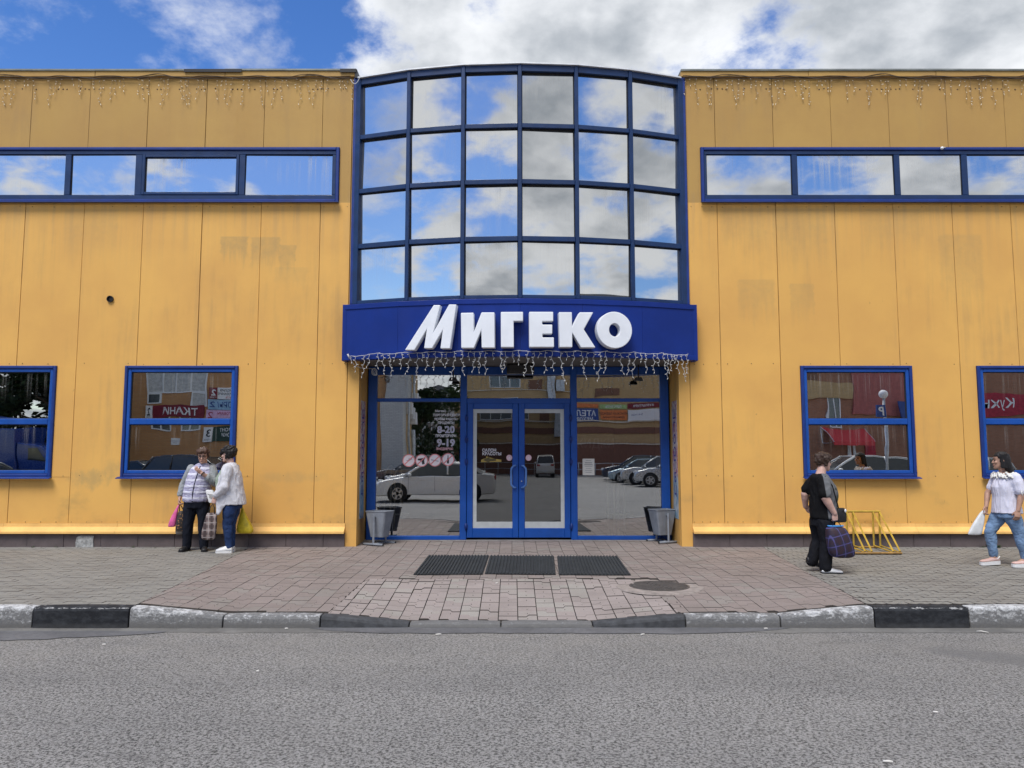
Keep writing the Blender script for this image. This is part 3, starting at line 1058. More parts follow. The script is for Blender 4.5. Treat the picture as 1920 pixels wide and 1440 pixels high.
# ground windows
def ground_window(x0, x1):
    w = link('ground_window', None, building)
    z0, z1 = Z_WB, Z_WT
    ring_geo(x0, x1, z0, z1, 0.05, -0.035, 0.06, 0.010).build('outer_frame', M_BLUEDK, w)
    g = ring_geo(x0 + 0.051, x1 - 0.051, z0 + 0.051, z1 - 0.051, 0.055, -0.012, 0.07, 0.008)
    zm = at(960, 790.5, 0).z
    g.cbox(x0 + 0.106, x1 - 0.106, -0.010, 0.07, zm - 0.05, zm + 0.05, 0.01)
    g.build('inner_frame', M_BLUE, w)
    ring_geo(x0 + 0.1055, x1 - 0.1055, zm + 0.05, z1 - 0.1055, 0.010, 0.012, 0.06, 0.002).build('gasket', M_BLACKSEAL, w)
    ring_geo(x0 + 0.1055, x1 - 0.1055, z0 + 0.1055, zm - 0.05, 0.010, 0.012, 0.06, 0.002).build('gasket', M_BLACKSEAL, w)
    for a, b in ((z0 + 0.11, zm - 0.054), (zm + 0.054, z1 - 0.11)):
        pane('pane', M_WGLASS, w, (x0 + 0.11, 0.03, a), (x1 - 0.11, 0.03, a), (x1 - 0.11, 0.03, b), (x0 + 0.11, 0.03, b), rng.uniform(0.0004, 0.0012), 0.0012)
    g = Geo()
    prof = [(0.0, z0 + 0.004), (-0.085, z0 - 0.018), (-0.086, z0 - 0.030), (-0.08, z0 - 0.030), (0.0, z0 - 0.010)]
    g.prism(prof, lambda p: (x0 - 0.03, p[0] - 0.033, p[1]), lambda p: (x1 + 0.03, p[0] - 0.033, p[1]))
    g.build('sill', M_BLUEDK, w)
    return w


for a, b in lower_windows:
    ground_window(a, b)


# upper strip windows
def strip_window(x0, x1, cuts, sash):
    w = link('strip_window', None, building)
    z0, z1 = Z_SB, Z_ST
    ring_geo(x0, x1, z0, z1, 0.055, -0.04, 0.06, 0.010).build('outer_frame', M_BLUEDK, w)
    zi0, zi1 = at(960, 366, 0).z - 0.0, at(960, 290, 0).z
    g = Geo()
    xa, xb = x0 + 0.056, x1 - 0.056
    g.cbox(xa, xb, -0.015, 0.07, z0 + 0.056, zi0, 0.006)
    g.cbox(xa, xb, -0.015, 0.07, zi1, z1 - 0.056, 0.006)
    edges = [xa] + [v for c in cuts for v in c] + [xb]
    for a, b in zip(edges[0::2], edges[1::2]):
        g.cbox(a, b, -0.014, 0.07, zi0, zi1, 0.006)
    g.build('inner_frame', M_BLUECW, w)
    for i, (a, b) in enumerate(cuts):
        za, zb, aa, bb = zi0, zi1, a, b
        if i == sash:
            ring_geo(a + 0.002, b - 0.002, zi0 + 0.002, zi1 - 0.002, 0.05, -0.026, 0.03, 0.006).build('sash', M_BLUECW, w)
            za, zb, aa, bb = zi0 + 0.05, zi1 - 0.05, a + 0.05, b - 0.05
        ring_geo(aa + 0.001, bb - 0.001, za + 0.001, zb - 0.001, 0.009, 0.008, 0.04, 0.001).build('gasket', M_BLACKSEAL, w)
        pane('pane', M_MIRROR2, w, (aa, 0.02, za), (bb, 0.02, za), (bb, 0.02, zb), (aa, 0.02, zb), rng.uniform(-0.001, 0.002), 0.004, 8, 4)
    g = Geo()
    prof = [(0.0, z0 + 0.004), (-0.07, z0 - 0.012), (-0.071, z0 - 0.022), (0.0, z0 - 0.010)]
    g.prism(prof, lambda p: (x0 - 0.02, p[0] - 0.041, p[1]), lambda p: (x1 + 0.02, p[0] - 0.041, p[1]))
    g.build('sill', M_BLUEDK, w)


strip_window(strip_l[0], strip_l[1], [(-4.59, -3.085), (-6.36, -4.69), (-7.585, -6.475), (-9.2, -7.685), (-10.6, -9.3), (-12.0, -10.7), (-13.1, -12.1)][::-1], 5)
strip_window(strip_r[0], strip_r[1], [(3.345, 4.815), (4.905, 6.575), (6.67, 7.735), (7.835, 9.45), (9.55, 11.2), (11.3, 13.1)], -1)

# ------------------------------------------------------------------ curved mirror glass bay
ARC_X, ARC_R, ARC_YC = 0.13, 7.92, 7.42


def arc(i, r=ARC_R, half=20.47, n=6):
    th = radians(-half + 2 * half * i / n)
    return ARC_X + r * sin(th), -(r * cos(th) - ARC_YC), th


bay = link('curtain_wall', None, building)
zc = lambda py: at(960, py, -0.5).z
Z_B0, Z_B1 = zc(560), zc(123)
g_lv = [(zc(553.5), zc(452.5)), (zc(443.5), zc(345.5)), (zc(337), zc(240.5)), (zc(232.5), zc(135))]
t_lv = [(Z_B0, zc(553.5)), (zc(452.5), zc(443.5)), (zc(345.5), zc(337)), (zc(240.5), zc(232.5)), (zc(135), Z_B1)]


def oriented(cx, cy, th, x0, x1, y0, y1, z0, z1, c=0.004, g=None):
    """chamfered bar in a frame turned by th about Z and moved to (cx, cy)"""
    q = Geo()
    q.cbox(x0, x1, y0, y1, z0, z1, c)
    q = moved(q, (cx, cy, 0), th)
    return g.merge(q) if g is not None else q


for i in range(7):
    x, y, th = arc(i)
    w = 0.031 if 0 < i < 6 else 0.045
    oriented(x, y, th, -w, w, -0.055, 0.10, Z_B0, Z_B1 - 0.002).build('mullion', M_BLUECW, bay)
for i in range(6):
    (xa, ya, _), (xb, yb, _) = arc(i), arc(i + 1)
    mx, my = (xa + xb) / 2, (ya + yb) / 2
    th = atan2(yb - ya, xb - xa)
    L = hypot(xb - xa, yb - ya) / 2
    for z0, z1 in t_lv:
        oriented(mx, my, th, -L + 0.033, L - 0.033, -0.045, 0.09, z0, z1).build('transom', M_BLUECW, bay)
    ux, uy = cos(th), sin(th)
    gk = Geo()
    for z0, z1 in g_lv:
        a, b = -L + 0.033, L - 0.033
        fr = ring_geo(a, b, z0, z1, 0.011, 0.004, 0.05, 0.001)
        gk.merge(moved(fr, (mx, my, 0), th))
        inn = 0.03
        P = lambda s, z: (mx + ux * s - uy * inn, my + uy * s + ux * inn, z)
        pane('mirror_pane', M_MIRROR, bay, P(a, z0), P(b, z0), P(b, z1), P(a, z1), rng.uniform(-0.0008, 0.0013), 0.009)
    gk.build('gasket', M_BLACKSEAL, bay)
# side posts closing the bay against the wall
for sx, x0, x1 in ((-1, -2.745, -2.655), (1, 2.915, 3.005)):
    g = Geo()
    g.cbox(x0, x1, -0.03, 0.12, Z_B0, Z_TOP + 0.0, 0.008)
    g.build('side_post', M_BLUEDK, bay)
# pale cap on the bay roof
g = Geo()
outer = [arc(i, ARC_R + 0.085) for i in range(7)]
pts = [(x, y) for x, y, _ in outer] + [(outer[-1][0], 0.5), (outer[0][0], 0.5)]
g.prism(pts, lambda p: (p[0], p[1], Z_B1), lambda p: (p[0], p[1], Z_B1 + 0.022))
g.build('bay_cap', M_WHITECAP, bay)
# back of the bay
g = Geo()
pts = [(arc(i, ARC_R - 0.12)[0], arc(i, ARC_R - 0.12)[1]) for i in range(7)]
g.prism(pts + [(2.7, 0.6), (-2.45, 0.6)], lambda p: (p[0], p[1], Z_B0 + 0.01), lambda p: (p[0], p[1], Z_B1 - 0.01))
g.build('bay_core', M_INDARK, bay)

# ------------------------------------------------------------------ entrance
EY = 0.75
E_ = lambda px, py: at(px, py, EY)
Z_E0, Z_EH0, Z_EH1 = 0.05, E_(960, 703).z, E_(960, 688).z
Z_TR0, Z_TR1 = E_(960, 753.5).z, E_(960, 747).z
Z_D0, Z_D1 = E_(960, 1008).z, E_(960, 756).z
entrance = link('entrance_screen', None, building)
XA, XB = -2.51, 2.735
g = Geo()
for a, b in ((XA - 0.03, -2.385), (2.615, XB + 0.03)):
    g.cbox(a, b, EY - 0.05, EY + 0.05, Z_E0, Z_EH1, 0.008)
for a, b in ((-0.912, -0.797), (1.03, 1.145)):
    g.cbox(a, b, EY - 0.05, EY + 0.05, Z_E0, Z_EH1, 0.008)
g.cbox(-2.385, -0.912, EY - 0.045, EY + 0.05, Z_EH0, Z_EH1, 0.008)
g.cbox(-0.797, 1.03, EY - 0.045, EY + 0.05, Z_EH0, Z_EH1, 0.008)
g.cbox(1.145, 2.615, EY - 0.045, EY + 0.05, Z_EH0, Z_EH1, 0.008)
g.cbox(-2.385, -0.912, EY - 0.045, EY + 0.05, Z_TR0, Z_TR1, 0.008)
g.cbox(-0.797, 1.03, EY - 0.045, EY + 0.05, Z_TR0 - 0.03, Z_TR1, 0.008)
g.cbox(1.145, 2.615, EY - 0.045, EY + 0.05, Z_TR0, Z_TR1, 0.008)
g.cbox(-2.385, -0.912, EY - 0.045, EY + 0.05, Z_E0, Z_E0 + 0.07, 0.008)
g.cbox(1.145, 2.615, EY - 0.045, EY + 0.05, Z_E0, Z_E0 + 0.07, 0.008)
g.build('entrance_frame', M_BLUE, entrance)
g = Geo()
g.box(-2.383, -2.325, EY + 0.055, EY + 0.12, Z_E0 + 0.08, Z_EH0)
g.box(2.535, 2.613, EY + 0.055, EY + 0.12, Z_E0 + 0.08, Z_EH0)
g.box(-2.383, 2.613, EY + 0.055, EY + 0.12, Z_EH0 - 0.05, Z_EH0 + 0.02)
g.build('inner_trim', M_BROWNFRAME, entrance)
for a, b in ((-2.385, -0.912), (1.145, 2.615)):
    pane('side_pane', M_GLASS, entrance, (a, EY, Z_E0 + 0.07), (b, EY, Z_E0 + 0.07), (b, EY, Z_TR0), (a, EY, Z_TR0), rng.uniform(0.0006, 0.0014), 0.0015)
for a, b in ((-2.385, -0.912), (-0.797, 1.03), (1.145, 2.615)):
    pane('transom_pane', M_GLASS, entrance, (a, EY, Z_TR1), (b, EY, Z_TR1), (b, EY, Z_EH0), (a, EY, Z_EH0), 0.001, 0.003)
g = Geo()
g.box(-2.56, 2.79, EY - 0.09, EY + 0.25, -0.1, Z_E0)
g.build('threshold', M_CONCRETE, entrance)


def door(x0, x1, hinge_left):
    d = link('door', None, building)
    z0, z1 = Z_D0, Z_D1
    st, tr, br = 0.105, 0.105, 0.165
    ring_geo(x0, x1, z0, z1, st, EY - 0.035, EY + 0.03, 0.008, wt=tr, wb=br).build('leaf_frame', M_BLUE, d)
    gx0, gx1, gz0, gz1 = x0 + st, x1 - st, z0 + br, z1 - tr
    pane('door_pane', M_DOORGLASS, d, (gx0, EY, gz0), (gx1, EY, gz0), (gx1, EY, gz1), (gx0, EY, gz1), 0.001, 0.002)
    g = Geo()
    y0, y1 = EY - 0.014, EY - 0.003
    if hinge_left:
        g.box(gx0, gx0 + 0.065, y0, y1, gz0, gz1)
        g.box(gx0 + 0.065, gx1, y0, y1, gz1 - 0.07, gz1)
        g.box(gx0 + 0.065, gx1, y0, y1, gz0, gz0 + 0.11)
    else:
        g.box(gx1 - 0.065, gx1, y0, y1, gz0, gz1)
        g.box(gx0, gx1 - 0.065, y0, y1, gz1 - 0.07, gz1)
        g.box(gx0, gx1 - 0.065, y0, y1, gz0, gz0 + 0.11)
    g.build('glazing_bead', M_GREYFRAME, d)
    hx = x1 - 0.055 if hinge_left else x0 + 0.055
    sg = -1 if hinge_left else 1
    za, zb = E_(960, 914).z, E_(960, 873).z
    path = [(hx, EY - 0.035, za + 0.01), (hx, EY - 0.085, za + 0.01)]
    for k in range(7):
        a = -pi / 2 + pi * k / 6
        pass
    path = [(hx, EY - 0.03, za), (hx, EY - 0.075, za), (hx + sg * 0.03, EY - 0.088, za + 0.005), (hx + sg * 0.068, EY - 0.09, za + 0.05), (hx + sg * 0.072, EY - 0.09, za + 0.09),
            (hx + sg * 0.072, EY - 0.09, zb - 0.09), (hx + sg * 0.068, EY - 0.09, zb - 0.05), (hx + sg * 0.03, EY - 0.088, zb - 0.005), (hx, EY - 0.075, zb), (hx, EY - 0.03, zb)]
    g = Geo()
    g.tube(path, 0.017, 8)
    g.build('handle', plain('light_blue_handle', (0.10, 0.22, 0.52), 0.35), d)
    xh = x0 - 0.012 if hinge_left else x1 + 0.012
    for py in (784, 824, 866, 987):
        z = E_(960, py).z
        g = Geo()
        g.tube([(xh, EY - 0.055, z - 0.06), (xh, EY - 0.055, z + 0.06)], 0.016, 8)
        g.box(xh - 0.03, xh + 0.03, EY - 0.052, EY - 0.033, z - 0.03, z + 0.03)
        g.build('hinge', M_BLUEDK, d)
    if not hinge_left:
        g = Geo()
        g.tube([(x0 + 0.05, EY - 0.05, za + 0.11), (x0 + 0.05, EY - 0.034, za + 0.11)], 0.012, 8)
        g.build('lock', M_GREYFRAME, d)


door(-0.790, 0.112, True)
door(0.118, 1.023, False)

# reveals beside the entrance, soffit above it
for x, s in ((-2.56, -1), (2.79, 1)):
    g = Geo()
    xs_ = sorted((x, x + s * 0.08))
    g.box(xs_[0], xs_[1], 0.102, EY + 0.05, 0.0, 3.35)
    g.build('reveal_panel', M_YEL, building)
g = Geo()
pts = [(arc(i, ARC_R + 0.24, 21.0)[0], arc(i, ARC_R + 0.24, 21.0)[1]) for i in range(7)]
ZSOF = 3.085
g.prism(pts + [(2.79, 0.0), (2.79, EY + 0.06), (-2.56, EY + 0.06), (-2.56, 0.0)], lambda p: (p[0], p[1], ZSOF), lambda p: (p[0], p[1], ZSOF + 0.03))
g.build('soffit', M_SOFFIT, building)

# inside: dim hall behind the glass, closed upper floor, roof, side and back walls
inside = link('interior_hall', None, building)
g = Geo()
g.box(-13.8, 13.8, EY + 0.26, 9.0, -0.12, 0.03)
g.build('hall_floor', M_INFLOOR, inside)
g = Geo()
g.box(-13.8, 13.8, 8.9, 9.0, 0.03, 3.5)
g.box(-2.75, -2.65, EY + 0.3, 8.9, 0.03, 3.4)
g.box(2.88, 2.98, EY + 0.3, 8.9, 0.03, 3.4)
g.build('hall_wall', M_INNER, inside)
g = Geo()
g.box(-13.8, 13.8, 0.16, 9.0, 3.42, 3.5)
g.build('hall_ceiling', M_INNER, inside)
g = Geo()
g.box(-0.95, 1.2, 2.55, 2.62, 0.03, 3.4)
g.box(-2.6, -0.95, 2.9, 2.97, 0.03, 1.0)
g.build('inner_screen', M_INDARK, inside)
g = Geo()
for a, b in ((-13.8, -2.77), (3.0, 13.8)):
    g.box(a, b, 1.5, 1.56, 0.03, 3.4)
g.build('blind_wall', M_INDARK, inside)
g = Geo()
g.box(-13.8, 13.8, 0.14, 18.0, Z_TOP - 0.35, Z_TOP - 0.25)
g.build('roof', M_ROOFTOP, building)
g = Geo()
g.box(-14.0, -13.85, 0.105, 18.0, -0.15, Z_CAP - 0.03)
g.box(13.7, 13.85, 0.105, 18.0, -0.15, Z_CAP - 0.03)
g.box(-13.85, 13.7, 17.85, 18.0, -0.15, Z_CAP - 0.03)
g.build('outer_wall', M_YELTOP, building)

# small fittings on the wall
vp = at(207.5, 561, 0)
g = Geo()
n = 16
ro, ri = 0.055, 0.046
rings = []
for r_, y_ in ((ro, 0.01), (ro, -0.035), (ri, -0.035), (ri, 0.0)):
    rings.append([(vp.x + r_ * cos(2 * pi * k / n), y_, vp.z + r_ * sin(2 * pi * k / n)) for k in range(n)])
g.loft(rings, 0, False)
g.ball((vp.x, 0.0, vp.z), 0.047, 0.012, 0.047, 16, 6)
g.build('vent_pipe', M_BLACKMETAL, building)

# ------------------------------------------------------------------ sign over the entrance
sign = thing('shop_sign', 'long curved blue fascia sign with big white raised letters above the entrance', 'sign')
FR = ARC_R + 0.25
F_B, F_T = at(960, 676, -0.20).z, at(960, 572, -0.20).z
FHALF = 21.08


def fpt(i, dr=0.0):
    return arc(i, FR + dr, FHALF)


def fascia_y(x, dr=0.0):
    th = asin((x - ARC_X) / (FR + dr))
    return -((FR + dr) * cos(th) - ARC_YC)


# boards
for i in range(6):
    (xa, ya, ta), (xb, yb, tb) = fpt(i), fpt(i + 1)
    g = Geo()
    back = 0.10 if True else 0
    ia, ib = fpt(i, -back), fpt(i + 1, -back)
    gp = 0.0015
    ux, uy = (xb - xa), (yb - ya)
    L = hypot(ux, uy)
    ux, uy = ux / L * gp, uy / L * gp
    pts = [(xa + ux, ya + uy), (xb - ux, yb - uy), (ib[0] - ux, ib[1] - uy), (ia[0] + ux, ia[1] + uy)]
    g.prism(pts, lambda p: (p[0], p[1], F_B + 0.012), lambda p: (p[0], p[1], F_T - 0.012))
    g.build('sign_board', M_FASCIA, sign)
# top and bottom trims following the curve, returns at both ends
for zt0, zt1, nm in ((F_T - 0.085, F_T, 'top_trim'), (F_B, F_B + 0.075, 'bottom_trim')):
    rings = []
    for i in range(7):
        a, b = fpt(i, 0.014), fpt(i, -0.12)
        rings.append([(a[0], a[1], zt0), (a[0], a[1], zt1), (b[0], b[1], zt1 + (0.004 if nm == 'top_trim' else 0)), (b[0], b[1], zt0)])
    g = Geo()
    g.loft(rings, 0, False)
    bevel(g.build(nm, M_FASCIA, sign), 0.006)
for i, s in ((0, -1), (6, 1)):
    x, y, th = fpt(i)
    g = Geo()
    xs_ = sorted((x - s * 0.065, x + s * 0.006))
    g.cbox(xs_[0], xs_[1], y - 0.022, 0.0, F_B - 0.004, F_T + 0.003, 0.006)
    g.build('end_trim', M_FASCIA, sign)
g = Geo()
pts = [fpt(i, -0.1)[:2] for i in range(7)]
g.prism(pts + [(3.0, -0.002), (-2.77, -0.002)], lambda p: (p[0], p[1], F_T - 0.02), lambda p: (p[0], p[1], F_T - 0.006))
g.build('sign_lid', M_FASCIA, sign)

M_LETTER = plain('white_letter_face', (0.76, 0.79, 0.84), 0.5, var=0.04, scale=3)
LETTERS = [
    [(75, 805), (225, 805), (418, 480), (375, 777), (500, 777), (668, 490), (630, 780), (780, 780), (882, 90), (765, 90), (520, 530), (630, 100), (525, 100)],
    [(952, 222), (1150, 218), (1155, 520), (1275, 214), (1478, 213), (1482, 768), (1278, 768), (1272, 495), (1155, 772), (958, 772)],
    [(1577, 207), (1926, 205), (1926, 350), (1778, 352), (1782, 760), (1580, 760)],
    [(185, 205), (562, 205), (562, 352), (390, 354), (392, 405), (548, 405), (548, 550), (395, 552), (395, 606), (573, 606), (575, 758), (190, 758)],
    [(652, 210), (855, 210), (858, 432), (975, 212), (1190, 212), (1042, 480), (1225, 765), (1000, 765), (862, 535), (862, 760), (665, 760)],
]
for k, poly in enumerate(LETTERS):
    x_off = 750 if k < 3 else 970
    px = [(x_off + cx * 230 / 1920, 560 + cy * 230 / 1920) for cx, cy in poly]
    cxp = sum(p[0] for p in px) / len(px)
    X0 = at(cxp, 615, -0.8).x
    yf = fascia_y(X0) - 0.165
    slope = (fascia_y(X0 + 0.05) - fascia_y(X0 - 0.05)) / 0.1
    pts = []
    for u, v in px:
        y = yf
        for _ in range(4):
            p = at(u, v, y)
            y = yf + slope * (p.x - X0)
        pts.append(at(u, v, y))
    nrm = Vector((-slope, 1, 0)).normalized()
    dep = 0.135
    pts = pts[::-1]
    g = Geo()
    g.prism(pts, lambda p: p, lambda p: p + nrm * dep)
    o = g.build('letter', M_LETTER, sign)
    import bmesh
    bm = bmesh.new()
    bm.from_mesh(o.data)
    bmesh.ops.recalc_face_normals(bm, faces=bm.faces)
    bm.to_mesh(o.data)
    bm.free()
    bevel(o, 0.010, 2, 50)
# round letter
cpx, cpy = 970 + 1525 * 230 / 1920, 560 + 489 * 230 / 1920
X0 = at(cpx, cpy, -0.8).x
yf = fascia_y(X0) - 0.165
slope = (fascia_y(X0 + 0.05) - fascia_y(X0 - 0.05)) / 0.1
nrm = Vector((-slope, 1, 0)).normalized()
tan_ = Vector((1, slope, 0)).normalized()
c0 = at(cpx, cpy, yf)
sc_ = (at(cpx + 1, cpy, yf) - c0).length * 230 / 1920
n = 40
rings = []
for ro, ri_z, d in ((285, 289, 0.135), (285, 289, 0.006), (278, 282, 0.0), (97, 111, 0.0), (90, 104, 0.006), (90, 104, 0.135)):
    rings.append([c0 + tan_ * (ro * sc_ * cos(2 * pi * k / n)) + Vector((0, 0, ri_z * sc_ * sin(2 * pi * k / n))) + nrm * d for k in range(n)])
g = Geo()
g.loft(rings + [rings[0]], 0, False, caps=False)
g.build('letter', M_LETTER, sign)

# ------------------------------------------------------------------ icicle light strings
M_WIRE = plain('white_wire', (0.50, 0.50, 0.50), 0.5, var=0.05)
M_WIREDK = plain('brown_old_wire', (0.25, 0.17, 0.10), 0.6)
M_BULB = plain('clear_bulb', (0.62, 0.62, 0.60), 0.25, var=0.02)
M_BULBW = plain('amber_white_bulb', (0.85, 0.74, 0.55), 0.25, var=0.05)
M_CABLE = plain('dark_cable', (0.07, 0.05, 0.035), 0.7)


def icicle(p, L, wire, bulb, wr, br, parent, r_, sway=0.016, step=0.055, bs=1.0):
    g = Geo()
    path, n = [], max(3, int(L / 0.03))
    ph_ = r_.uniform(0, 6)
    lean = r_.uniform(-0.16, 0.16)
    for k in range(n + 1):
        s = k / n
        path.append((p[0] + sway * sin(ph_ + s * L * 42) * min(1, s * 5) + lean * L * s * s, p[1] + sway * 0.7 * cos(ph_ * 1.3 + s * L * 37) * min(1, s * 5), p[2] - L * s))
    g.tube(path, wr, 4)
    d = r_.uniform(0.02, 0.06)
    while d < L + 0.001:
        k = min(n, int(d / L * n))
        q = Vector(path[k])
        s = 1 if r_.random() < 0.5 else -1
        e = q + Vector((s * 0.030 * bs, r_.uniform(-0.02, 0.02), r_.uniform(-0.014, 0.012)))
        g.tube([q, e], [br * 0.7, br], 5, 1)
        d += step * r_.uniform(0.8, 1.5)
    q = Vector(path[-1])
    g.tube([q, q + Vector((r_.uniform(-0.015, 0.015), 0, -0.03))], [br * 0.8, br], 5, 1)
    return g.build('icicle_strand', [wire, bulb], parent)


ir = random.Random(21)
ls = thing('light_string', 'white icicle light string hanging from the lower edge of the blue sign', 'string lights', group='icicle light strings')
x0s, x1s = at(655, 668, -0.3).x, at(1291, 668, -0.3).x
path, hooks = [], 12
N = 130
for k in range(N + 1):
    x = x0s + (x1s - x0s) * k / N
    u = (k / N * hooks) % 1
    sag = 0.022 * 4 * u * (1 - u)
    path.append((x, fascia_y(max(-2.8, min(3.04, x)), 0.03), F_B + 0.092 - sag + 0.004 * sin(k * 1.7) - (0.03 if k < 8 else 0) * (1 - k / 8)))
g = Geo()
g.tube(path, 0.0045, 5)
g.build('cable', M_WIRE, ls)
x = x0s + 0.02
pat = [0.14, 0.36, 0.42, 0.20, 0.30, 0.46, 0.42, 0.12, 0.36, 0.40, 0.48]
k = 0
while x < x1s - 0.01:
    u = (x - x0s) / (x1s - x0s)
    q = path[min(N, int(u * N))]
    L = pat[k % len(pat)] * ir.uniform(0.66, 1.02)
    icicle((x, q[1] - 0.004, q[2]), L, M_WIRE, M_BULB, 0.0038, 0.0060, ls, ir)
    x += ir.uniform(0.07, 0.15) * (0.62 if u > 0.9 else 1.0)
    k += 1
# end plug and coiled spare lead at the left end
g = Geo()
pl = at(652, 664, -0.26)
g.tube([pl, pl + Vector((0.03, 0, -0.07))], [0.016, 0.011], 6)
a = at(664, 684, -0.2)
b = at(676, 690, -0.1)
c = at(697, 691, 0.1)
g.tube([pl + Vector((0.03, 0, -0.07)), a, b, c], 0.006, 5)
for k in range(3):
    g.tube([c + Vector((0.045 + 0.045 * cos(t_ * 2 * pi / 10 + k), 0.01 * k, -0.055 + 0.06 * sin(t_ * 2 * pi / 10 + k * 0.4))) for t_ in range(11)], 0.006, 5)
g.build('spare_lead', M_WIRE, ls)


def roof_string(x0, x1, label):
    s = thing('light_string', label, 'string lights', group='icicle light strings')
    N = int((x1 - x0) / 0.05)
    g = Geo()
    for dz, r_, am in ((0.0, 0.007, 0.012), (0.018, 0.006, 0.016), (-0.02, 0.0045, 0.006)):
        g.tube([(x0 + (x1 - x0) * k / N, -0.055 - 0.006 * sin(k * 0.9 + dz * 90), Z_TOP - 0.012 + dz + am * sin(k * 0.37 + dz * 60) + am * max(0, sin(k * 0.115)) ** 6 * 2.2) for k in range(N + 1)], r_, 5)
    g.build('cable', M_CABLE, s)
    x = x0 + 0.05
    while x < x1:
        for _ in range(ir.choice((2, 3, 3, 4))):
            L = ir.choice((0.1, 0.14, 0.2, 0.26, 0.34, 0.44))
            icicle((x, -0.03, Z_TOP - 0.03), L, M_WIREDK, M_BULBW, 0.0026, 0.0070, s, ir, 0.012, 0.085, 0.7)
            x += ir.uniform(0.05, 0.11)
        x += ir.uniform(0.06, 0.17)
    return s


roof_string(-9.6, -2.80, 'weathered icicle light string along the roof edge of the wing where two people talk')
roof_string(2.96, 9.7, 'weathered icicle light string along the roof edge of the wing with the bike rack')
g = Geo()
p0, p1 = Vector((-2.79, -0.06, Z_TOP - 0.06)), Vector((-2.62, -0.07, Z_TOP + 0.0))
g.tube([p0 + (p1 - p0) * (k / 10) + Vector((0, -0.02, -0.11 * 4 * (k / 10) * (1 - k / 10))) for k in range(11)], 0.007, 6)
tag(g.build('cable_loop', M_WIRE), 'short pale cable loop hanging at the roof corner beside the mirror glass bay', 'cable')

# ------------------------------------------------------------------ litter bins
M_BIN = plain('grey_bin_paint', (0.215, 0.235, 0.27), 0.5, var=0.14, scale=6, fine=0.12)
M_BINDK = plain('bin_inside', (0.06, 0.065, 0.07), 0.7)
M_FOOT = plain('black_foot_cap', (0.02, 0.02, 0.02), 0.6)


def make_bin(loc, rz, label, sx=1):
    t = thing('litter_bin', label, 'litter bin', loc, rz, 'grey tilting litter bins at the entrance')
    z0, z1 = 0.125, 0.545
    a0, b0, a1, b1 = 0.125, 0.10, 0.20, 0.145

    def rect(a, b, z):
        c = 0.02
        return [(-a + c, -b, z), (a - c, -b, z), (a, -b + c, z), (a, b - c, z), (a - c, b, z), (-a + c, b, z), (-a, b - c, z), (-a, -b + c, z)]
    g = Geo()
    g.loft([rect(a0, b0, z0), rect(a1, b1, z1), rect(a1 + 0.008, b1 + 0.008, z1), rect(a1 + 0.008, b1 + 0.008, z1 + 0.012), rect(a1 - 0.012, b1 - 0.012, z1 + 0.012), rect(a1 - 0.014, b1 - 0.014, z1 - 0.03), rect(a0 - 0.006, b0 - 0.006, z0 + 0.02)], 0, False)
    bevel(g.build('bucket', M_BIN, t), 0.004)
    for s in (-1, 1):
        g = Geo()
        y = s * 0.185
        g.tube([(0, y, 0.02), (0, y, 0.50)], 0.021, 4, smooth=False)
        g.tube([(0, y * 0.72, 0.46), (0, y, 0.46)], 0.012, 8)
        g.build('post', M_BIN, t)
        g = Geo()
        g.tube([(-0.19, y, 0.018), (0.19, y, 0.018)], 0.019, 8)
        f = g.build('foot', M_BIN, t)
        for q in (-1, 1):
            g = Geo()
            g.tube([(q * 0.19, y, 0.018), (q * 0.20, y, 0.018)], 0.020, 8)
            g.build('foot_cap', M_FOOT, f)
    g = Geo()
    g.tube([(0, -0.185, 0.018), (0, 0.185, 0.018)], 0.014, 8)
    g.build('crossbar', M_BIN, t)
    return t


lb = on_ground(711, 1024)
make_bin((lb.x + 0.0, lb.y + 0.02, pave_z(lb.x, lb.y)), radians(-24), 'grey metal litter bin standing left of the blue doors')
rb = on_ground(1243, 1021)
make_bin((rb.x, rb.y + 0.02, pave_z(rb.x, rb.y)), radians(22), 'grey metal litter bin standing right of the blue doors')

# ------------------------------------------------------------------ ribbed rubber mats
M_RUBBER = plain('black_ribbed_rubber', (0.030, 0.034, 0.038), 0.75, var=0.25, scale=5, fine=0.2)


def make_mat(fl, fr, bl, br, label):
    A, B, C_, D = [on_ground(*p, z=0.012) for p in (fl, fr, br, bl)]
    o = (A + B + C_ + D) / 4
    t = thing('door_mat', label, 'door mat', (o.x, o.y, pave_z(o.x, o.y) + 0.004), 0, 'ribbed rubber mats before the doors')
    n = 20
    P = lambda u, v: A * (1 - u) * (1 - v) + B * u * (1 - v) + C_ * u * v + D * (1 - u) * v
    g = Geo()
    rings = []
    for v in (0, 0.25, 0.5, 0.75, 1.0):
        wob = 0.012 * mnoise.noise(Vector((v * 3, o.x, 0)))
        rings.append([P(u, v) - o + Vector((0, 0, h + wob * (0.3 if h else 0))) for u, h in ((0, 0), (0, 0.008), (1, 0.008), (1, 0))])
    g.loft(rings, 0, False)
    g.build('mat_base', M_RUBBER, t)
    for k in range(n):
        u = (k + 0.5) / n
        w = 0.27 / n
        rings = []
        for v in (-0.004, 0.33, 0.66, 1.004):
            wob = 0.010 * mnoise.noise(Vector((v * 3, o.x, 0)))
            a, b = P(u - w, v) - o, P(u + w, v) - o
            m_ = (a + b) / 2
            zz_ = Vector((0, 0, 1))
            rings.append([a + zz_ * 0.004, a * 0.7 + m_ * 0.3 + zz_ * (0.020 + wob * 0.2), b * 0.7 + m_ * 0.3 + zz_ * (0.020 + wob * 0.2), b + zz_ * 0.004])
        g = Geo()
        g.loft(rings, 0, False)
        g.build('rib', M_RUBBER, t)
    return t


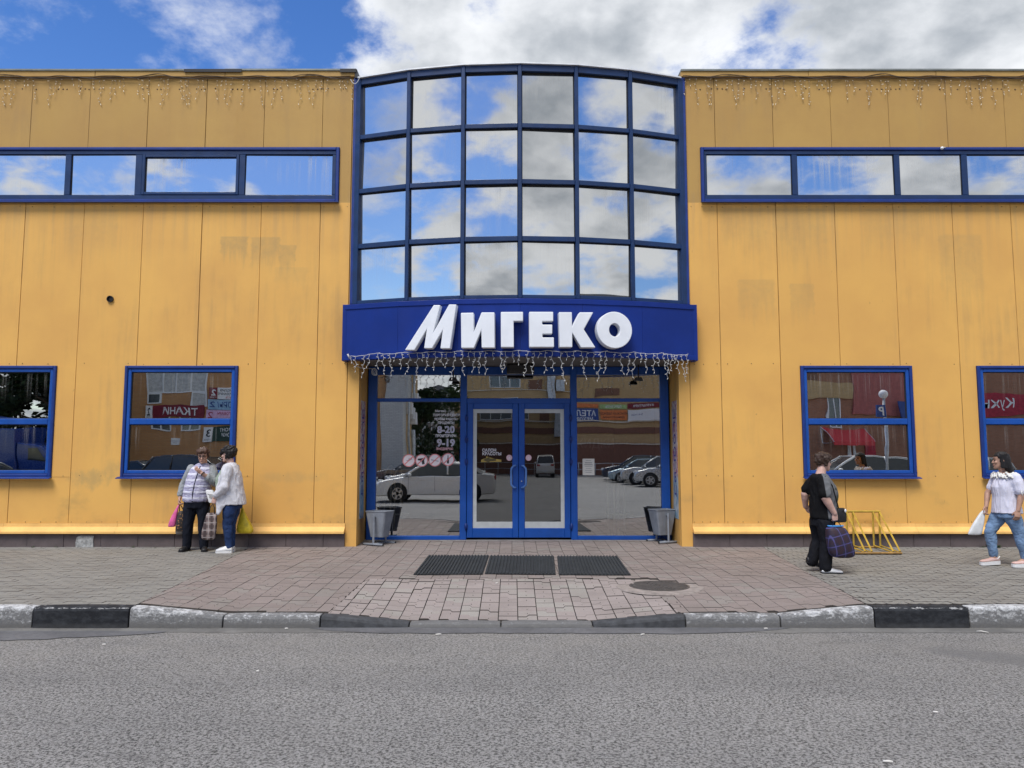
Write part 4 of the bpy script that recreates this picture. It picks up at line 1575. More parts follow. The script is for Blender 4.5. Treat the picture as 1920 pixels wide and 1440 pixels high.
make_mat((775, 1076.5), (905, 1076), (803, 1041.5), (917, 1041.5), 'black ribbed rubber mat at the pillar side of the litter bin left of the doors')
make_mat((909, 1075), (1042, 1076.5), (918.5, 1042), (1038.5, 1042.5), 'black ribbed rubber mat in the middle of the row of three')
make_mat((1048, 1077), (1183, 1077.5), (1044.5, 1043), (1158, 1043), 'black ribbed rubber mat nearest the manhole cover, with a gap beside it')

# ------------------------------------------------------------------ manhole
M_IRON = plain('worn_cast_iron', (0.125, 0.113, 0.105), 0.6, 0.4, var=0.2, scale=8, bump=0.3, bscale=60, fine=0.2)
mh = thing('manhole_cover', 'round ribbed iron manhole cover set into the pink paving', 'manhole cover', (MANHOLE.x, MANHOLE.y, pave_z(MANHOLE.x, MANHOLE.y)))


def disc(r, z, n=36):
    return [(r * cos(2 * pi * k / n), r * sin(2 * pi * k / n), z) for k in range(n)]


g = Geo()
g.loft([disc(0.52, -0.02), disc(0.51, -0.003), disc(0.352, -0.001), disc(0.35, -0.02)], 0, False, caps=False)
g.build('mortar_collar', plain('collar_mortar', (0.27, 0.235, 0.215), 0.95, var=0.25, scale=9, bump=0.5, bscale=40), mh)
g = Geo()
g.loft([disc(0.350, -0.03), disc(0.348, 0.004), disc(0.328, 0.004), disc(0.326, -0.012)], 0, False, caps=False)
g.build('rim', M_IRON, mh)
g = Geo()
g.add(disc(0.327, -0.006), [tuple(range(36))])
c_ = 1 / sqrt(2)
for q in range(-9, 10):
    d = q * 0.034
    h = sqrt(max(0, 0.318 ** 2 - d * d))
    if h < 0.05:
        continue
    u, w = Vector((0.88, 0.47, 0)), Vector((-0.47, 0.88, 0))
    for a, b in ((-h, -0.012 - 0.05 * (q % 2)), (0.012 - 0.05 * (q % 2), h)):
        if b - a < 0.03:
            continue
        p, q2 = w * d + u * a, w * d + u * b
        hw = w * 0.010
        z0_, z1_ = Vector((0, 0, -0.007)), Vector((0, 0, 0.005))
        g.add([p - hw + z0_, q2 - hw + z0_, q2 + hw + z0_, p + hw + z0_, p - hw * 0.7 + z1_, q2 - hw * 0.7 + z1_, q2 + hw * 0.7 + z1_, p + hw * 0.7 + z1_],
              [(4, 5, 6, 7), (0, 1, 5, 4), (1, 2, 6, 5), (2, 3, 7, 6), (3, 0, 4, 7)])
g.build('lid', M_IRON, mh)

# ------------------------------------------------------------------ bicycle rack
M_RACK = plain('rack_yellow_paint', (0.50, 0.33, 0.045), 0.5, var=0.22, scale=8, fine=0.25)
M_RUST = plain('rusty_yellow_paint', (0.30, 0.17, 0.05), 0.75, var=0.35, scale=10, fine=0.4)
fr_ = on_ground(1690, 1040)
rk = thing('bike_rack', 'yellow steel bicycle rack with slanted bars against the plinth', 'bike rack', (5.75, -0.5, 0))
yb, yf_ = -0.13, fr_.y
zt = at(1648, 959, yb).z


def bar(name, a, b, r=0.019, mat=M_RACK, n=4):
    o = Vector((5.75, -0.5, 0))
    g = Geo()
    g.tube([Vector(a) - o, Vector(b) - o], r, n, smooth=False, ref=(1, 0.001, 0.001) if abs(b[0] - a[0]) < 0.5 else (0, 0, 1))
    return bevel(g.build(name, mat, rk), 0.003)


xe = at(1649, 959, yb).x
xs_r = [xe - 0.008, xe - 0.112, xe - 0.44, xe - 0.545, xe - 0.885, xe - 0.99]
bar('top_rail', (xs_r[-1] - 0.02, yb, zt), (xe + 0.014, yb, zt))
bar('front_rail', (xs_r[-1] - 0.04, yf_, 0.022), (fr_.x + 0.01, yf_, 0.022), 0.02, M_RUST)
bar('back_rail', (xs_r[-1] - 0.02, yb, 0.026), (xe + 0.014, yb, 0.026), 0.02, M_RUST)
for x in xs_r:
    bar('upright', (x, yb, 0.045), (x, yb, zt - 0.019), 0.017)
    bar('slanted_bar', (x, yb - 0.022, zt - 0.012), (x - 0.07 + 0.02, yf_ + 0.01, 0.046), 0.016)
for x in (xs_r[0], xs_r[1], xs_r[2], xs_r[3], xs_r[4], xs_r[5]):
    bar('floor_bar', (x, yb - 0.022, 0.052), (x - 0.05, yf_ + 0.03, 0.03), 0.013)

# ------------------------------------------------------------------ things stuck on or behind the shop glass
M_STW = plain('white_sticker', (0.72, 0.66, 0.70), 0.5, var=0.03)
M_STR = plain('faded_red_print', (0.62, 0.19, 0.20), 0.5)
M_STK = plain('black_print', (0.03, 0.03, 0.035), 0.5)
M_STWHITE = plain('white_lettering', (0.72, 0.70, 0.72), 0.5, var=0.05)
M_STLILAC = plain('lilac_lettering', (0.42, 0.40, 0.54), 0.5)
M_PAPER = plain('notice_paper', (0.66, 0.64, 0.58), 0.8, var=0.05)
M_PINKST = plain('pink_sticker', (0.72, 0.42, 0.45), 0.5)
SY = EY - 0.008


def flat_disc(c, r, dy, n=28, r_in=0.0):
    g = Geo()
    if r_in:
        a = [(c.x + r * cos(2 * pi * k / n), dy, c.z + r * sin(2 * pi * k / n)) for k in range(n)]
        b = [(c.x + r_in * cos(2 * pi * k / n), dy, c.z + r_in * sin(2 * pi * k / n)) for k in range(n)]
        g.add(a + b, [(k, (k + 1) % n, n + (k + 1) % n, n + k) for k in range(n)])
    else:
        a = [(c.x + r * cos(2 * pi * k / n), dy, c.z + r * sin(2 * pi * k / n)) for k in range(n)]
        b = [(x, dy + 0.002, z) for x, y, z in a]
        g.add(a + b, [tuple(range(n))] + [(k + n, (k + 1) % n + n, (k + 1) % n, k) for k in range(n)])
    return g


def poly_at(pts, c, s, dy):
    g = Geo()
    g.add([(c.x + x * s, dy, c.z + z * s) for x, z in pts], [tuple(range(len(pts)))])
    return g


SYM = {
    'gun': [(-0.62, 0.28), (0.42, 0.42), (0.62, 0.30), (0.40, 0.12), (0.50, -0.55), (0.10, -0.62), (-0.02, -0.05), (-0.60, 0.05)],
    'bottle': [(-0.16, -0.62), (0.16, -0.62), (0.17, 0.0), (0.07, 0.28), (0.06, 0.66), (-0.06, 0.66), (-0.07, 0.28), (-0.17, 0.0)],
    'cigarette': [(-0.62, 0.02), (0.55, -0.22), (0.58, -0.09), (-0.60, 0.16)],
    'drink': [(-0.10, -0.12), (0.55, 0.20), (0.48, 0.34), (0.10, 0.20), (0.12, 0.42), (0.0, 0.42), (-0.05, 0.12), (-0.45, -0.02)],
}
for (px, py), sym, lab in zip(((766.5, 863.5), (790.5, 863.5), (815.5, 863), (840, 861.5)), ('drink', 'gun', 'cigarette', 'bottle'),
                              ('round white and red prohibition sticker farthest from the doors', 'round prohibition sticker with a dark pistol-like shape', 'round prohibition sticker with a thin cigarette-like shape', 'round prohibition sticker with a dark bottle')):
    c = at(px, py, SY)
    t = thing('prohibition_sticker', lab, 'sticker', (0, 0, 0), 0, 'round prohibition stickers on the shop glass')
    r = 0.112
    flat_disc(c, r, SY).build('disc', M_STW, t)
    flat_disc(c, r * 0.99, SY - 0.0015, r_in=r * 0.86).build('ring', M_STR, t)
    poly_at(SYM[sym], c, r, SY - 0.0015).build('symbol', M_STK if sym in ('gun', 'bottle') else plain('grey_print', (0.35, 0.33, 0.38), 0.5), t)
    poly_at([(-0.66, -0.52), (-0.55, -0.63), (0.66, 0.52), (0.55, 0.63)], c, r, SY - 0.003).build('diagonal_bar', M_STR, t)

hours = thing('opening_hours', 'white opening hours lettering reading 8-20 and 9-19 on the glass left of the doors', 'lettering', (0, 0, 0))
for txt, px, py, hpx, bold, mat_, sx in (('Мигеко', 826, 772.5, 4.2, 0.03, M_STWHITE, 1.0), ('ТОРГОВЫЙ ЦЕНТР', 837, 780.5, 4.6, 0.05, M_STWHITE, 0.86), ('РЕЖИМ РАБОТЫ', 836, 788.0, 4.4, 0.05, M_STWHITE, 0.86), ('ПРОДУКТЫ', 836.5, 795.0, 4.6, 0.05, M_STWHITE, 0.85),
                                         ('8-20', 836, 811.5, 13.0, 0.035, M_STLILAC, 1.0), ('ПРОМТОВАРЫ', 836, 819.5, 5.0, 0.05, M_STWHITE, 0.78),
                                         ('9-19', 836, 836.5, 13.5, 0.035, M_STLILAC, 1.0), ('ЕЖЕДНЕВНО', 834, 843.5, 4.2, 0.05, M_PINKST, 0.85)):
    b = at(px, py, SY)
    h = at(px, py - hpx, SY).z - b.z
    if hpx > 10:
        bk = moved(text_geo(txt, h, 0.05, sx=sx), (b.x, SY, b.z))
        bk.build('letter_outline', M_STWHITE, hours)
        moved(text_geo(txt, h, 0.0, sx=sx), (b.x, SY - 0.002, b.z)).build('figures', M_STLILAC, hours)
    else:
        moved(text_geo(txt, h, bold, sx=sx), (b.x, SY, b.z)).build('text_line', mat_, hours)

SALE = plain('grey_sale_lettering', (0.40, 0.38, 0.36), 0.7)
for px, lab in ((831, 'faint grey sale lettering behind the opening hours on the glass'), (1110, 'faint grey sale lettering on the glass right of the doors')):
    b = at(px, 840, EY + 0.02)
    o = moved(text_geo('СКИДКИ', at(px, 822, EY).z - at(px, 840, EY).z, 0.0, sx=0.80), (b.x, EY + 0.03, b.z)).build('sale_lettering', SALE)
    tag(o, lab, 'lettering', 'sale lettering on the shop glass')

c = at(922, 852, SY)
sal = thing('salon_sticker', 'beauty salon sticker with white lettering and gold arrow on the left door', 'sticker', (0, 0, 0))
for txt, px, py in (('САЛОН', 904, 846.8), ('КРАСОТЫ', 904, 853.5)):
    b = at(px, py, SY)
    moved(text_geo(txt, at(px, py - 5.6, SY).z - b.z, 0.03, align='LEFT', sx=0.95), (b.x, SY, b.z)).build('text_line', M_STWHITE, sal)
M_GOLD = plain('gold_print', (0.42, 0.30, 0.07), 0.5)
q = lambda pts: [(at(px, py, SY).x, SY, at(px, py, SY).z) for px, py in pts]
g = Geo()
g.add(q([(902, 866.5), (940, 866), (940, 862), (926, 860), (912, 855.5), (911, 859), (902, 862)]), [tuple(range(7))])
g.build('arrow', M_GOLD, sal)
g = Geo()
g.add([(x, y - 0.002, z) for x, y, z in q([(905, 862.5), (918, 856), (918, 859.5), (930, 860.5), (930, 864), (918, 865), (918, 868)])], [tuple(range(7))])
g.build('arrow_outline', plain('dark_print', (0.10, 0.08, 0.03), 0.5), sal)
for px, lab in ((955, 'small round pink push sticker on the left door'), (991, 'small round pink push sticker on the right door')):
    c = at(px, 858.3, SY)
    t = thing('push_sticker', lab, 'sticker', (0, 0, 0), 0, 'round pink door stickers')
    flat_disc(c, 0.053, SY).build('disc', M_PINKST, t)
    flat_disc(c, 0.040, SY - 0.0015, r_in=0.031).build('ring', M_STW, t)
    poly_at([(-0.5, -0.35), (0.5, -0.35), (0.42, 0.1), (0.15, 0.15), (0.12, 0.5), (-0.12, 0.5), (-0.15, 0.15), (-0.42, 0.1)], c, 0.045, SY - 0.0015).build('symbol', M_STW, t)
nt = thing('paper_notice', 'white paper notice taped inside the glass right of the doors', 'notice', (0, 0, 0))
a, b = at(1092.5, 891, EY - 0.008), at(1114.5, 860, EY - 0.008)
g = Geo()
g.box(a.x, b.x, SY, SY + 0.002, a.z, b.z)
g.build('sheet', M_PAPER, nt)
g = Geo()
for k, w in enumerate((0.5, 0.7, 0.8, 0.75, 0.55, 0.7, 0.6)):
    z = b.z - 0.03 - k * 0.034
    xm = (a.x + b.x) / 2
    g.box(xm - 0.09 * w, xm + 0.09 * w, SY - 0.002, SY - 0.0005, z - (0.016 if k in (1, 2) else 0.008), z)
g.build('print_line', plain('grey_notice_print', (0.30, 0.29, 0.28), 0.8), nt)


# posters on the reveals: graffiti-coloured strips with vertical blue letters
def poster_mat():
    t = NT('poster_print')
    p = t.vec('Object')
    s = t.sep(p)
    n1 = t.noise(4.0, 5, 0.6, 1.2, vec=p)
    n2 = t.noise(7.0, 4, 0.6, 1.5, vec=t.vec('Object', (1, 1, 1), (5, 2, 1)))
    c = t.mix(t.ramp(n1, 0.42, 0.55), (0.44, 0.27, 0.34), (0.58, 0.52, 0.50))
    c = t.mix(t.ramp(n2, 0.52, 0.6), c, (0.36, 0.04, 0.10))
    low = t.ramp(s[2], 1.25, 1.05)
    c = t.mix(low, c, t.mix(t.ramp(n1, 0.4, 0.6), (0.16, 0.30, 0.42), (0.48, 0.52, 0.54)))
    c = t.mix(t.ramp(t.noise(22, 4, 0.6, vec=p), 0.58, 0.66, 0, 0.5), c, (0.40, 0.42, 0.42))
    return t.done(c, 0.6)


M_POSTER = poster_mat()
M_POSTBLUE = plain('poster_blue_letter', (0.02, 0.03, 0.26), 0.6)
for side, xw, lab in ((-1, -2.56, 'narrow colourful vertical poster on the entrance reveal above the bin left of the doors'), (1, 2.79, 'narrow colourful vertical poster on the entrance reveal above the bin right of the doors')):
    t = thing('reveal_poster', lab, 'poster', (0, 0, 0), 0, 'narrow posters on the entrance reveals')
    zt_, zb_ = at(960, 752, 0.35).z, at(960, 972, 0.35).z
    g = Geo()
    x_in = xw - side * 0.004
    y0, y1 = 0.17, 0.55
    pts = []
    for k in range(9):
        pts.append((y0 + 0.012 * sin(k * 2.1), zb_ + (zt_ - zb_) * k / 8))
    for k in range(9):
        pts.append((y1 + 0.012 * sin(k * 1.7), zt_ - (zt_ - zb_) * k / 8))
    g.prism(pts, lambda p: (x_in, p[0], p[1]), lambda p: (xw - side * 0.0005, p[0], p[1]))
    g.build('sheet', M_POSTER, t)
    for k, ch in enumerate('ШГООТЕЦ'):
        lg = text_geo(ch, 0.16, 0.02, sx=1.25)
        zz0 = zt_ - 0.30 - k * 0.215
        o = Geo()
        o.v = [(x_in - side * 0.003, 0.36 - side * 0 + (x if side > 0 else x) * (1 if side > 0 else 1) * (-1 if side > 0 else 1), zz0 + z) for x, y, z in lg.v]
        o.f, o.m, o.s = lg.f, lg.m, lg.s
        o.build('poster_letter', M_POSTBLUE, t)

# under the soffit: floodlights and an air curtain
for px, lab in ((850, 'small black floodlight under the canopy left of the doors'), (1197, 'small black floodlight under the canopy right of the doors')):
    c = at(px, 711, 0.45)
    t = thing('floodlight', lab, 'floodlight', (c.x, 0.45, ZSOF), 0, 'floodlights under the canopy')
    h = ZSOF - c.z
    g = Geo()
    g.prism([(-0.075, -h - 0.03), (0.075, -h - 0.03), (0.05, -h + 0.03), (-0.05, -h + 0.03)], lambda p: (p[0], -0.06, p[1]), lambda p: (p[0], 0.06, p[1]))
    bevel(g.build('lamp_head', M_BLACKMETAL, t), 0.006)
    g = Geo()
    g.tube([(0, 0, -h + 0.03), (0, 0, 0)], 0.01, 6)
    g.build('stem', M_BLACKMETAL, t)
ac = thing('speaker_box', 'black box fixed under the canopy above the double doors', 'box', (0.13, 0.35, ZSOF), 0)
g = Geo()
g.cbox(-0.22, 0.25, -0.12, 0.12, -0.17, -0.01, 0.02)
bevel(g.build('case', M_BLACKMETAL, ac), 0.01)
g = Geo()
for k in range(6):
    g.box(-0.17, 0.2, -0.128, -0.118, -0.15 + k * 0.022, -0.142 + k * 0.022)
g.build('grille', plain('grey_grille', (0.08, 0.08, 0.085), 0.5), ac)

# small white dome on the strip window frame
c = at(1766, 278, -0.06)
g = Geo()
g.ball((0, -0.02, 0), 0.03, 0.028, 0.028, 10, 6)
g.tube([(0.02, -0.02, 0.012), (0.07, 0.0, 0.02)], 0.008, 6)
o = g.build('white_sensor', M_WHITECAP)
o.location = (c.x, -0.045, c.z)
tag(o, 'tiny white sensor dome on the top frame of the upper strip window', 'sensor')

# cream handrails inside the glazed screens
M_CREAM = plain('cream_tube', (0.74, 0.70, 0.58), 0.4, var=0.05)
for x0, lab in ((at(742, 900, 0.98).x, 'cream tubular barrier behind the glass left of the doors'), (at(1160, 900, 0.98).x, 'cream tubular barrier behind the glass right of the doors')):
    t = thing('tube_barrier', lab, 'barrier', (x0, 0.98, 0.05), 0, 'cream tubular barriers inside the entrance')
    for dx in (-0.14, 0.04):
        g = Geo()
        H = 1.28
        w = 0.11
        path = [(dx - w / 2, 0, 0), (dx - w / 2, 0, H - 0.14)] + [(dx - w / 2 + w * k / 8, 0, H - 0.14 + 0.14 * sin(pi / 2 * k / 8)) for k in range(1, 9)]
        path2 = [(dx + w / 2, 0, 0), (dx + w / 2, 0, H - 0.02), (dx + w / 2 + 0.02, 0.0, H)]
        g.tube(path, 0.015, 8)
        g.tube(path2, 0.015, 8)
        g.build('hoop', M_CREAM, t)
    g = Geo()
    sgn = -1 if x0 < 0 else 1
    g.tube([(-0.25, 0, 0.42), (0.25, 0, 0.42)], 0.013, 8)
    g.build('cross_rail', M_CREAM, t)

# ------------------------------------------------------------------ weeds along the plinth, scraps on the road
M_LEAF = plain('weed_leaf', (0.055, 0.085, 0.030), 0.7, var=0.35, scale=30)
wr_ = random.Random(4)


def weed(px, py, size, n, label):
    p = on_ground(px, py)
    y = -0.07
    g = Geo()
    for _ in range(n):
        a, L = wr_.uniform(0, 2 * pi), size * wr_.uniform(0.5, 1.0)
        d = Vector((cos(a), sin(a) * 0.5 - 0.3, wr_.uniform(0.35, 1.1))).normalized()
        s = d.cross(Vector((0, 0, 1))).normalized() * L * 0.14
        o = Vector((wr_.uniform(-1, 1) * size * 0.5, wr_.uniform(-0.02, 0.02), 0))
        m_ = o + d * L * 0.55 + Vector((0, 0, 0.0))
        e = o + d * L + Vector((0, 0, -L * 0.18))
        g.add([o, m_ - s, e, m_ + s], [(0, 1, 2, 3)])
    o = g.build('weed_tuft', M_LEAF)
    o.location = (p.x, y, pave_z(p.x, -0.05) - 0.005)
    tag(o, label, 'weed', 'weeds at the foot of the plinth')


weed(1852, 1026, 0.11, 46, 'largest green weed at the plinth, behind the person in light jeans')
weed(1838, 1027, 0.05, 14, 'small weed just left of the largest weed at the plinth')
weed(56, 1029, 0.05, 16, 'low dry weed at the plinth near the left edge of the view')
weed(100, 1029, 0.04, 10, 'tiny weed at the plinth left of the mortar patch')
weed(250, 1028, 0.05, 14, 'small weed at the plinth between the mortar patch and the people')
weed(292, 1028, 0.035, 8, 'tiny weed at the plinth beside the pink bag')

M_BUTT = plain('white_scrap', (0.72, 0.70, 0.66), 0.8)
for k, (px, py, L, a, lab) in enumerate(((822, 1190, 0.055, 0.3, 'white cigarette end in the gutter patch below the left ramp kerb'), (1205, 1190, 0.045, 0.5, 'white cigarette end in the gutter below the right ramp kerb'),
                                         (1842, 1185, 0.10, -0.5, 'long white paper scrap in the gutter below the kerb at the right'), (1754, 1336, 0.03, -0.4, 'small white scrap out on the asphalt at the right'),
                                         (1665, 1429, 0.05, -0.2, 'white cigarette end on the asphalt near the lower edge at the right'), (483, 1259, 0.02, 0.2, 'tiny white scrap on the asphalt left of centre'),
                                         (195, 1209, 0.03, 0.1, 'white scrap at the edge of the smooth gutter patch'), (1436, 1179, 0.035, 0.0, 'white scrap against the kerb foot right of the ramp'),
                                         (932, 1092, 0.05, 0.9, 'white scrap on the pavers just below the middle mat'), (537, 1179, 0.03, 0.0, 'white scrap against the kerb foot left of the ramp'))):
    z = ROAD_Z + 0.009 if py > 1170 else 0.0
    p = on_ground(px, py, z)
    if py < 1170:
        p.z = pave_z(p.x, p.y) + 0.004
    g = Geo()
    if L > 0.06:
        g.tube([(-L / 2, 0, 0.003), (-L * 0.1, 0.006, 0.008), (L / 2, -0.004, 0.003)], [0.004, 0.009, 0.005], 6, flat=0.4)
    else:
        g.tube([(-L / 2, 0, 0.004), (L * 0.1, 0.002, 0.005), (L / 2, 0, 0.004)], 0.0055, 6)
    o = g.build('paper_scrap', M_BUTT)
    o.location = p
    o.rotation_euler = (0, 0, a)
    tag(o, lab, 'litter', 'scraps of litter on the ground')

# ------------------------------------------------------------------ the far side of the street, seen in the shop's glass
def brick_mat(name, a, b, mortar, sx=1.0):
    t = NT(name)
    p = t.vec('World')
    s = t.sep(p)
    xy = t.math('ADD', s[0], s[1])
    v = t.node('ShaderNodeCombineXYZ', {0: xy, 1: s[2], 2: 0.0}).outputs[0]
    br = t.node('ShaderNodeTexBrick', {'Vector': v, 'Color1': a, 'Color2': b, 'Mortar': mortar, 'Scale': 1.0, 'Mortar Size': 0.010, 'Brick Width': 0.26, 'Row Height': 0.085, 'Bias': 0.0})
    c = t.mix(t.ramp(t.noise(0.6, 5, 0.6, vec=p), 0.3, 0.75, 0.0, 0.3), br.outputs['Color'], tuple(k * 0.6 for k in a))
    return t.done(c, 0.85, 0, t.bump(br.outputs['Fac'], 0.3, -0.01), 0.2)


M_BRORANGE = brick_mat('orange_brick', (0.56, 0.30, 0.135), (0.49, 0.25, 0.11), (0.40, 0.27, 0.16))
M_BRYEL = brick_mat('buff_brick', (0.58, 0.40, 0.20), (0.50, 0.33, 0.155), (0.42, 0.32, 0.20))
M_BRRED = brick_mat('red_brown_brick', (0.40, 0.19, 0.115), (0.33, 0.15, 0.09), (0.30, 0.20, 0.15))
M_BRWHITE = brick_mat('whitewashed_brick', (0.62, 0.62, 0.60), (0.52, 0.52, 0.51), (0.38, 0.38, 0.38))
M_BROWNBAND = plain('dark_brown_band', (0.20, 0.095, 0.065), 0.8, var=0.1)
M_PALEBAND = plain('pale_ledge', (0.62, 0.56, 0.46), 0.8)
M_PLASTIC = plain('white_window_frame', (0.75, 0.76, 0.76), 0.5, var=0.03)
M_FARGLASS = plain('far_window_glass', (0.09, 0.10, 0.11), 0.12, spec=0.8)
M_CURTAIN = plain('net_curtain', (0.50, 0.50, 0.48), 0.9)
M_SHUTTER = plain('brown_shutter', (0.19, 0.095, 0.06), 0.7)
M_GREYPIPE = plain('galvanised_duct', (0.50, 0.53, 0.56), 0.45, 0.2)
M_ROOFGREY = plain('grey_sheet_roof', (0.12, 0.12, 0.125), 0.6)
M_REDFAB = plain('red_awning', (0.60, 0.055, 0.06), 0.7, var=0.08)
M_DKRED = plain('dark_red_banner', (0.38, 0.02, 0.045), 0.6)


def far_window(parent, x0, x1, z0, z1, yw, n=3, glass=None):
    w = link('window', None, parent)
    o = Vector(parent.location)
    f = 0.07
    g = Geo()
    yy0, yy1 = yw, yw + 0.05
    for a, b, c, d in ((x0, x1, z0, z0 + f), (x0, x1, z1 - f, z1)):
        g.box(a - o.x, b - o.x, yy0 - o.y, yy1 - o.y, c, d)
    for k in range(n + 1):
        xm = x0 + (x1 - x0 - f) * k / n
        g.box(xm - o.x, xm + f - o.x, yy0 - o.y, yy1 - o.y, z0 + f, z1 - f)
    g.build('frame', M_PLASTIC, w)
    g = Geo()
    g.box(x0 + f - o.x, x1 - f - o.x, yy0 - 0.02 - o.y, yy0 + 0.015 - o.y, z0 + f, z1 - f)
    g.build('pane', glass or M_FARGLASS, w)
    return w


def far_building(name, label, x0, x1, y0, y1, h, mat):
    b = thing(name, label, 'building', ((x0 + x1) / 2, y1, ROAD_Z))
    o = b.location
    g = Geo()
    g.box(x0 - o.x, x1 - o.x, y0 - o.y, 0, 0, h)
    g.build('wall', mat, b)
    g = Geo()
    g.box(x0 - 0.25 - o.x, x1 + 0.25 - o.x, y0 - 0.2 - o.y, 0.25, h, h + 0.18)
    g.build('roof', M_ROOFGREY, b)
    return b


def wall_board(name, label, x0, x1, z0, z1, yw, mat, texts=(), group='signs on the far buildings', cat='sign'):
    """flat signboard on a wall that faces +Y: texts = (string, relative x, relative z, height, material, bold)"""
    t = thing(name, label, cat, ((x0 + x1) / 2, yw + 0.05, z0), pi, group)
    W, H = x1 - x0, z1 - z0
    g = Geo()
    g.box(-W / 2, W / 2, -0.03, 0.04, 0, H)
    g.build('board', mat, t)
    for s, rx, rz_, hh, m_, bd in texts:
        lg = text_geo(s, hh * H, bd)
        moved(lg, (rx * W / 2, -0.034, rz_ * H)).build('lettering', m_, t)
    return t


M_SIGNWHITE = plain('sign_white', (0.80, 0.80, 0.80), 0.5, var=0.02)
M_SIGNRED = plain('sign_maroon', (0.19, 0.015, 0.03), 0.5)
M_SIGNBLUE = plain('sign_blue', (0.03, 0.07, 0.26), 0.5)
M_SIGNLIGHTBLUE = plain('sign_light_blue', (0.28, 0.45, 0.62), 0.5)
M_SIGNPINK = plain('sign_pink', (0.72, 0.45, 0.66), 0.5)
M_SIGNGREEN = plain('sign_dark_green', (0.02, 0.05, 0.035), 0.5)
M_SIGNORANGE = plain('sign_orange', (0.68, 0.20, 0.06), 0.5)
M_SIGNLIME = plain('sign_lime', (0.36, 0.50, 0.20), 0.5)

# --- orange brick block to the left
YB = -27.0
D1 = CAM_D - YB
lb_ = far_building('orange_brick_building', 'orange brick building across the street with a balcony window, mirrored in the left windows', -20.4, -7.0, -32.5, YB, 7.9, M_BRORANGE)
X = lambda px: mirrored(px, D1)
Z = lambda py: CAM_H + (853 - py) / FOCAL * D1 * 1.0
far_window(lb_, X(272), X(390), Z(733) + 0.19, Z(690) + 0.9, YB, 4, M_CURTAIN)
far_window(lb_, X(272), X(299), Z(755) + 0.19, Z(733) + 0.185, YB, 1)
far_window(lb_, X(362), X(390), Z(762) + 0.19, Z(733) + 0.185, YB, 1, M_CURTAIN)
for a, b in ((282, 322), (340, 380)):
    far_window(lb_, X(a), X(b), Z(802) + 0.19, Z(794) + 0.7, YB, 2)
wall_board('fabric_shop_sign', 'maroon fabric shop sign with white letters and a number 2, mirrored in the left window', X(270), X(385), Z(784), Z(759), YB, M_SIGNRED,
           (('ТКАНИ', 0.22 * -1 + 0.0, 0.20, 0.60, M_SIGNWHITE, 0.03),))
wall_board('floor_number_sign', 'white square with number 2 beside the maroon sign', X(270), X(288), Z(784), Z(759), YB + 0.06, M_SIGNWHITE, (('2', 0, 0.22, 0.6, M_STK, 0.03), ('ЭТАЖ', 0, 0.05, 0.12, M_STK, 0)))
wall_board('copy_shop_sign', 'white sign with a red number 2 square, topmost of the stack on the orange building', X(394), X(470), Z(745), Z(722), YB, M_SIGNWHITE,
           (('КСЕРОКОПИЯ', -0.15, 0.66, 0.22, M_STK, 0.02), ('СКАНИРОВАНИЕ', -0.15, 0.36, 0.22, M_STK, 0.02), ('ПЕЧАТЬ', -0.15, 0.08, 0.20, M_STR, 0.02)))
wall_board('floor_number_sign', 'red square with a white number 2', X(394), X(408), Z(745), Z(722), YB + 0.06, M_SIGNRED, (('2', 0, 0.3, 0.55, M_SIGNWHITE, 0.03), ('ЭТАЖ', 0, 0.06, 0.13, M_SIGNWHITE, 0)))
wall_board('curtain_shop_sign', 'pale blue sign with dark slanted letters under the white one', X(392), X(470), Z(767), Z(746), YB, M_SIGNLIGHTBLUE, (('ШТОРЫ 2', 0, 0.25, 0.55, M_SIGNBLUE, 0.01),))
wall_board('gift_shop_sign', 'pink sign with purple letters under the pale blue one', X(389), X(470), Z(787), Z(768), YB, M_SIGNPINK, (('ХОЗТОВАРЫ', 0, 0.5, 0.3, M_DKRED, 0.01), ('2', 0.85, 0.2, 0.6, M_DKRED, 0.0)))
wall_board('leather_repair_sign', 'dark green sign with a white number 3 panel, lowest of the stack', X(386), X(470), Z(826), Z(797), YB, M_SIGNGREEN, (('РЕМОНТ', -0.1, 0.62, 0.22, M_SIGNWHITE, 0.02), ('КОЖИ', -0.1, 0.32, 0.22, M_SIGNWHITE, 0.02)))
wall_board('floor_number_sign', 'white panel with a number 3 on the dark green sign', X(386), X(400), Z(826), Z(797), YB + 0.06, M_SIGNWHITE, (('3', 0, 0.35, 0.5, M_STK, 0.02), ('ЭТАЖ', 0, 0.1, 0.1, M_STK, 0)))
wall_board('wall_plate', 'small white plate with blue print low on the orange brick wall', X(325), X(339), Z(831), Z(817), YB, M_SIGNWHITE, (('ОСТОРОЖНО', 0, 0.5, 0.14, M_SIGNBLUE, 0.0), ('СНЕГ', 0, 0.25, 0.14, M_SIGNBLUE, 0)))
# whitewashed corner pier and gabled end
g = Geo()
o = lb_.location
g.box(-7.0 - o.x + 0.004, -5.75 - o.x, -1.2, 0.25, 0, 7.8)
g.build('corner_pier', M_BRWHITE, lb_)
g = Geo()
g.box(-6.9 - o.x, -5.9 - o.x, -5.2, -1.21, 0, 7.3)
g.build('side_wall', M_BRYEL, lb_)
g = Geo()
g.prism([(0.2, 7.3), (-5.4, 7.3), (-5.4, 7.5), (-2.6, 8.5), (0.2, 7.82)], lambda p: (-7.6 - o.x, p[0], p[1]), lambda p: (-4.9 - o.x, p[0], p[1]))
g.build('gable_roof', M_ROOFGREY, lb_)
g = Geo()
g.tube([(-5.55 - o.x, -1.0, 0), (-5.55 - o.x, -1.0, 7.3)], 0.07, 8)
g.tube([(-5.5 - o.x, -2.5, 0), (-5.5 - o.x, -2.5, 3.2)], 0.11, 8)
g.build('drain_pipe', M_GREYPIPE, lb_)
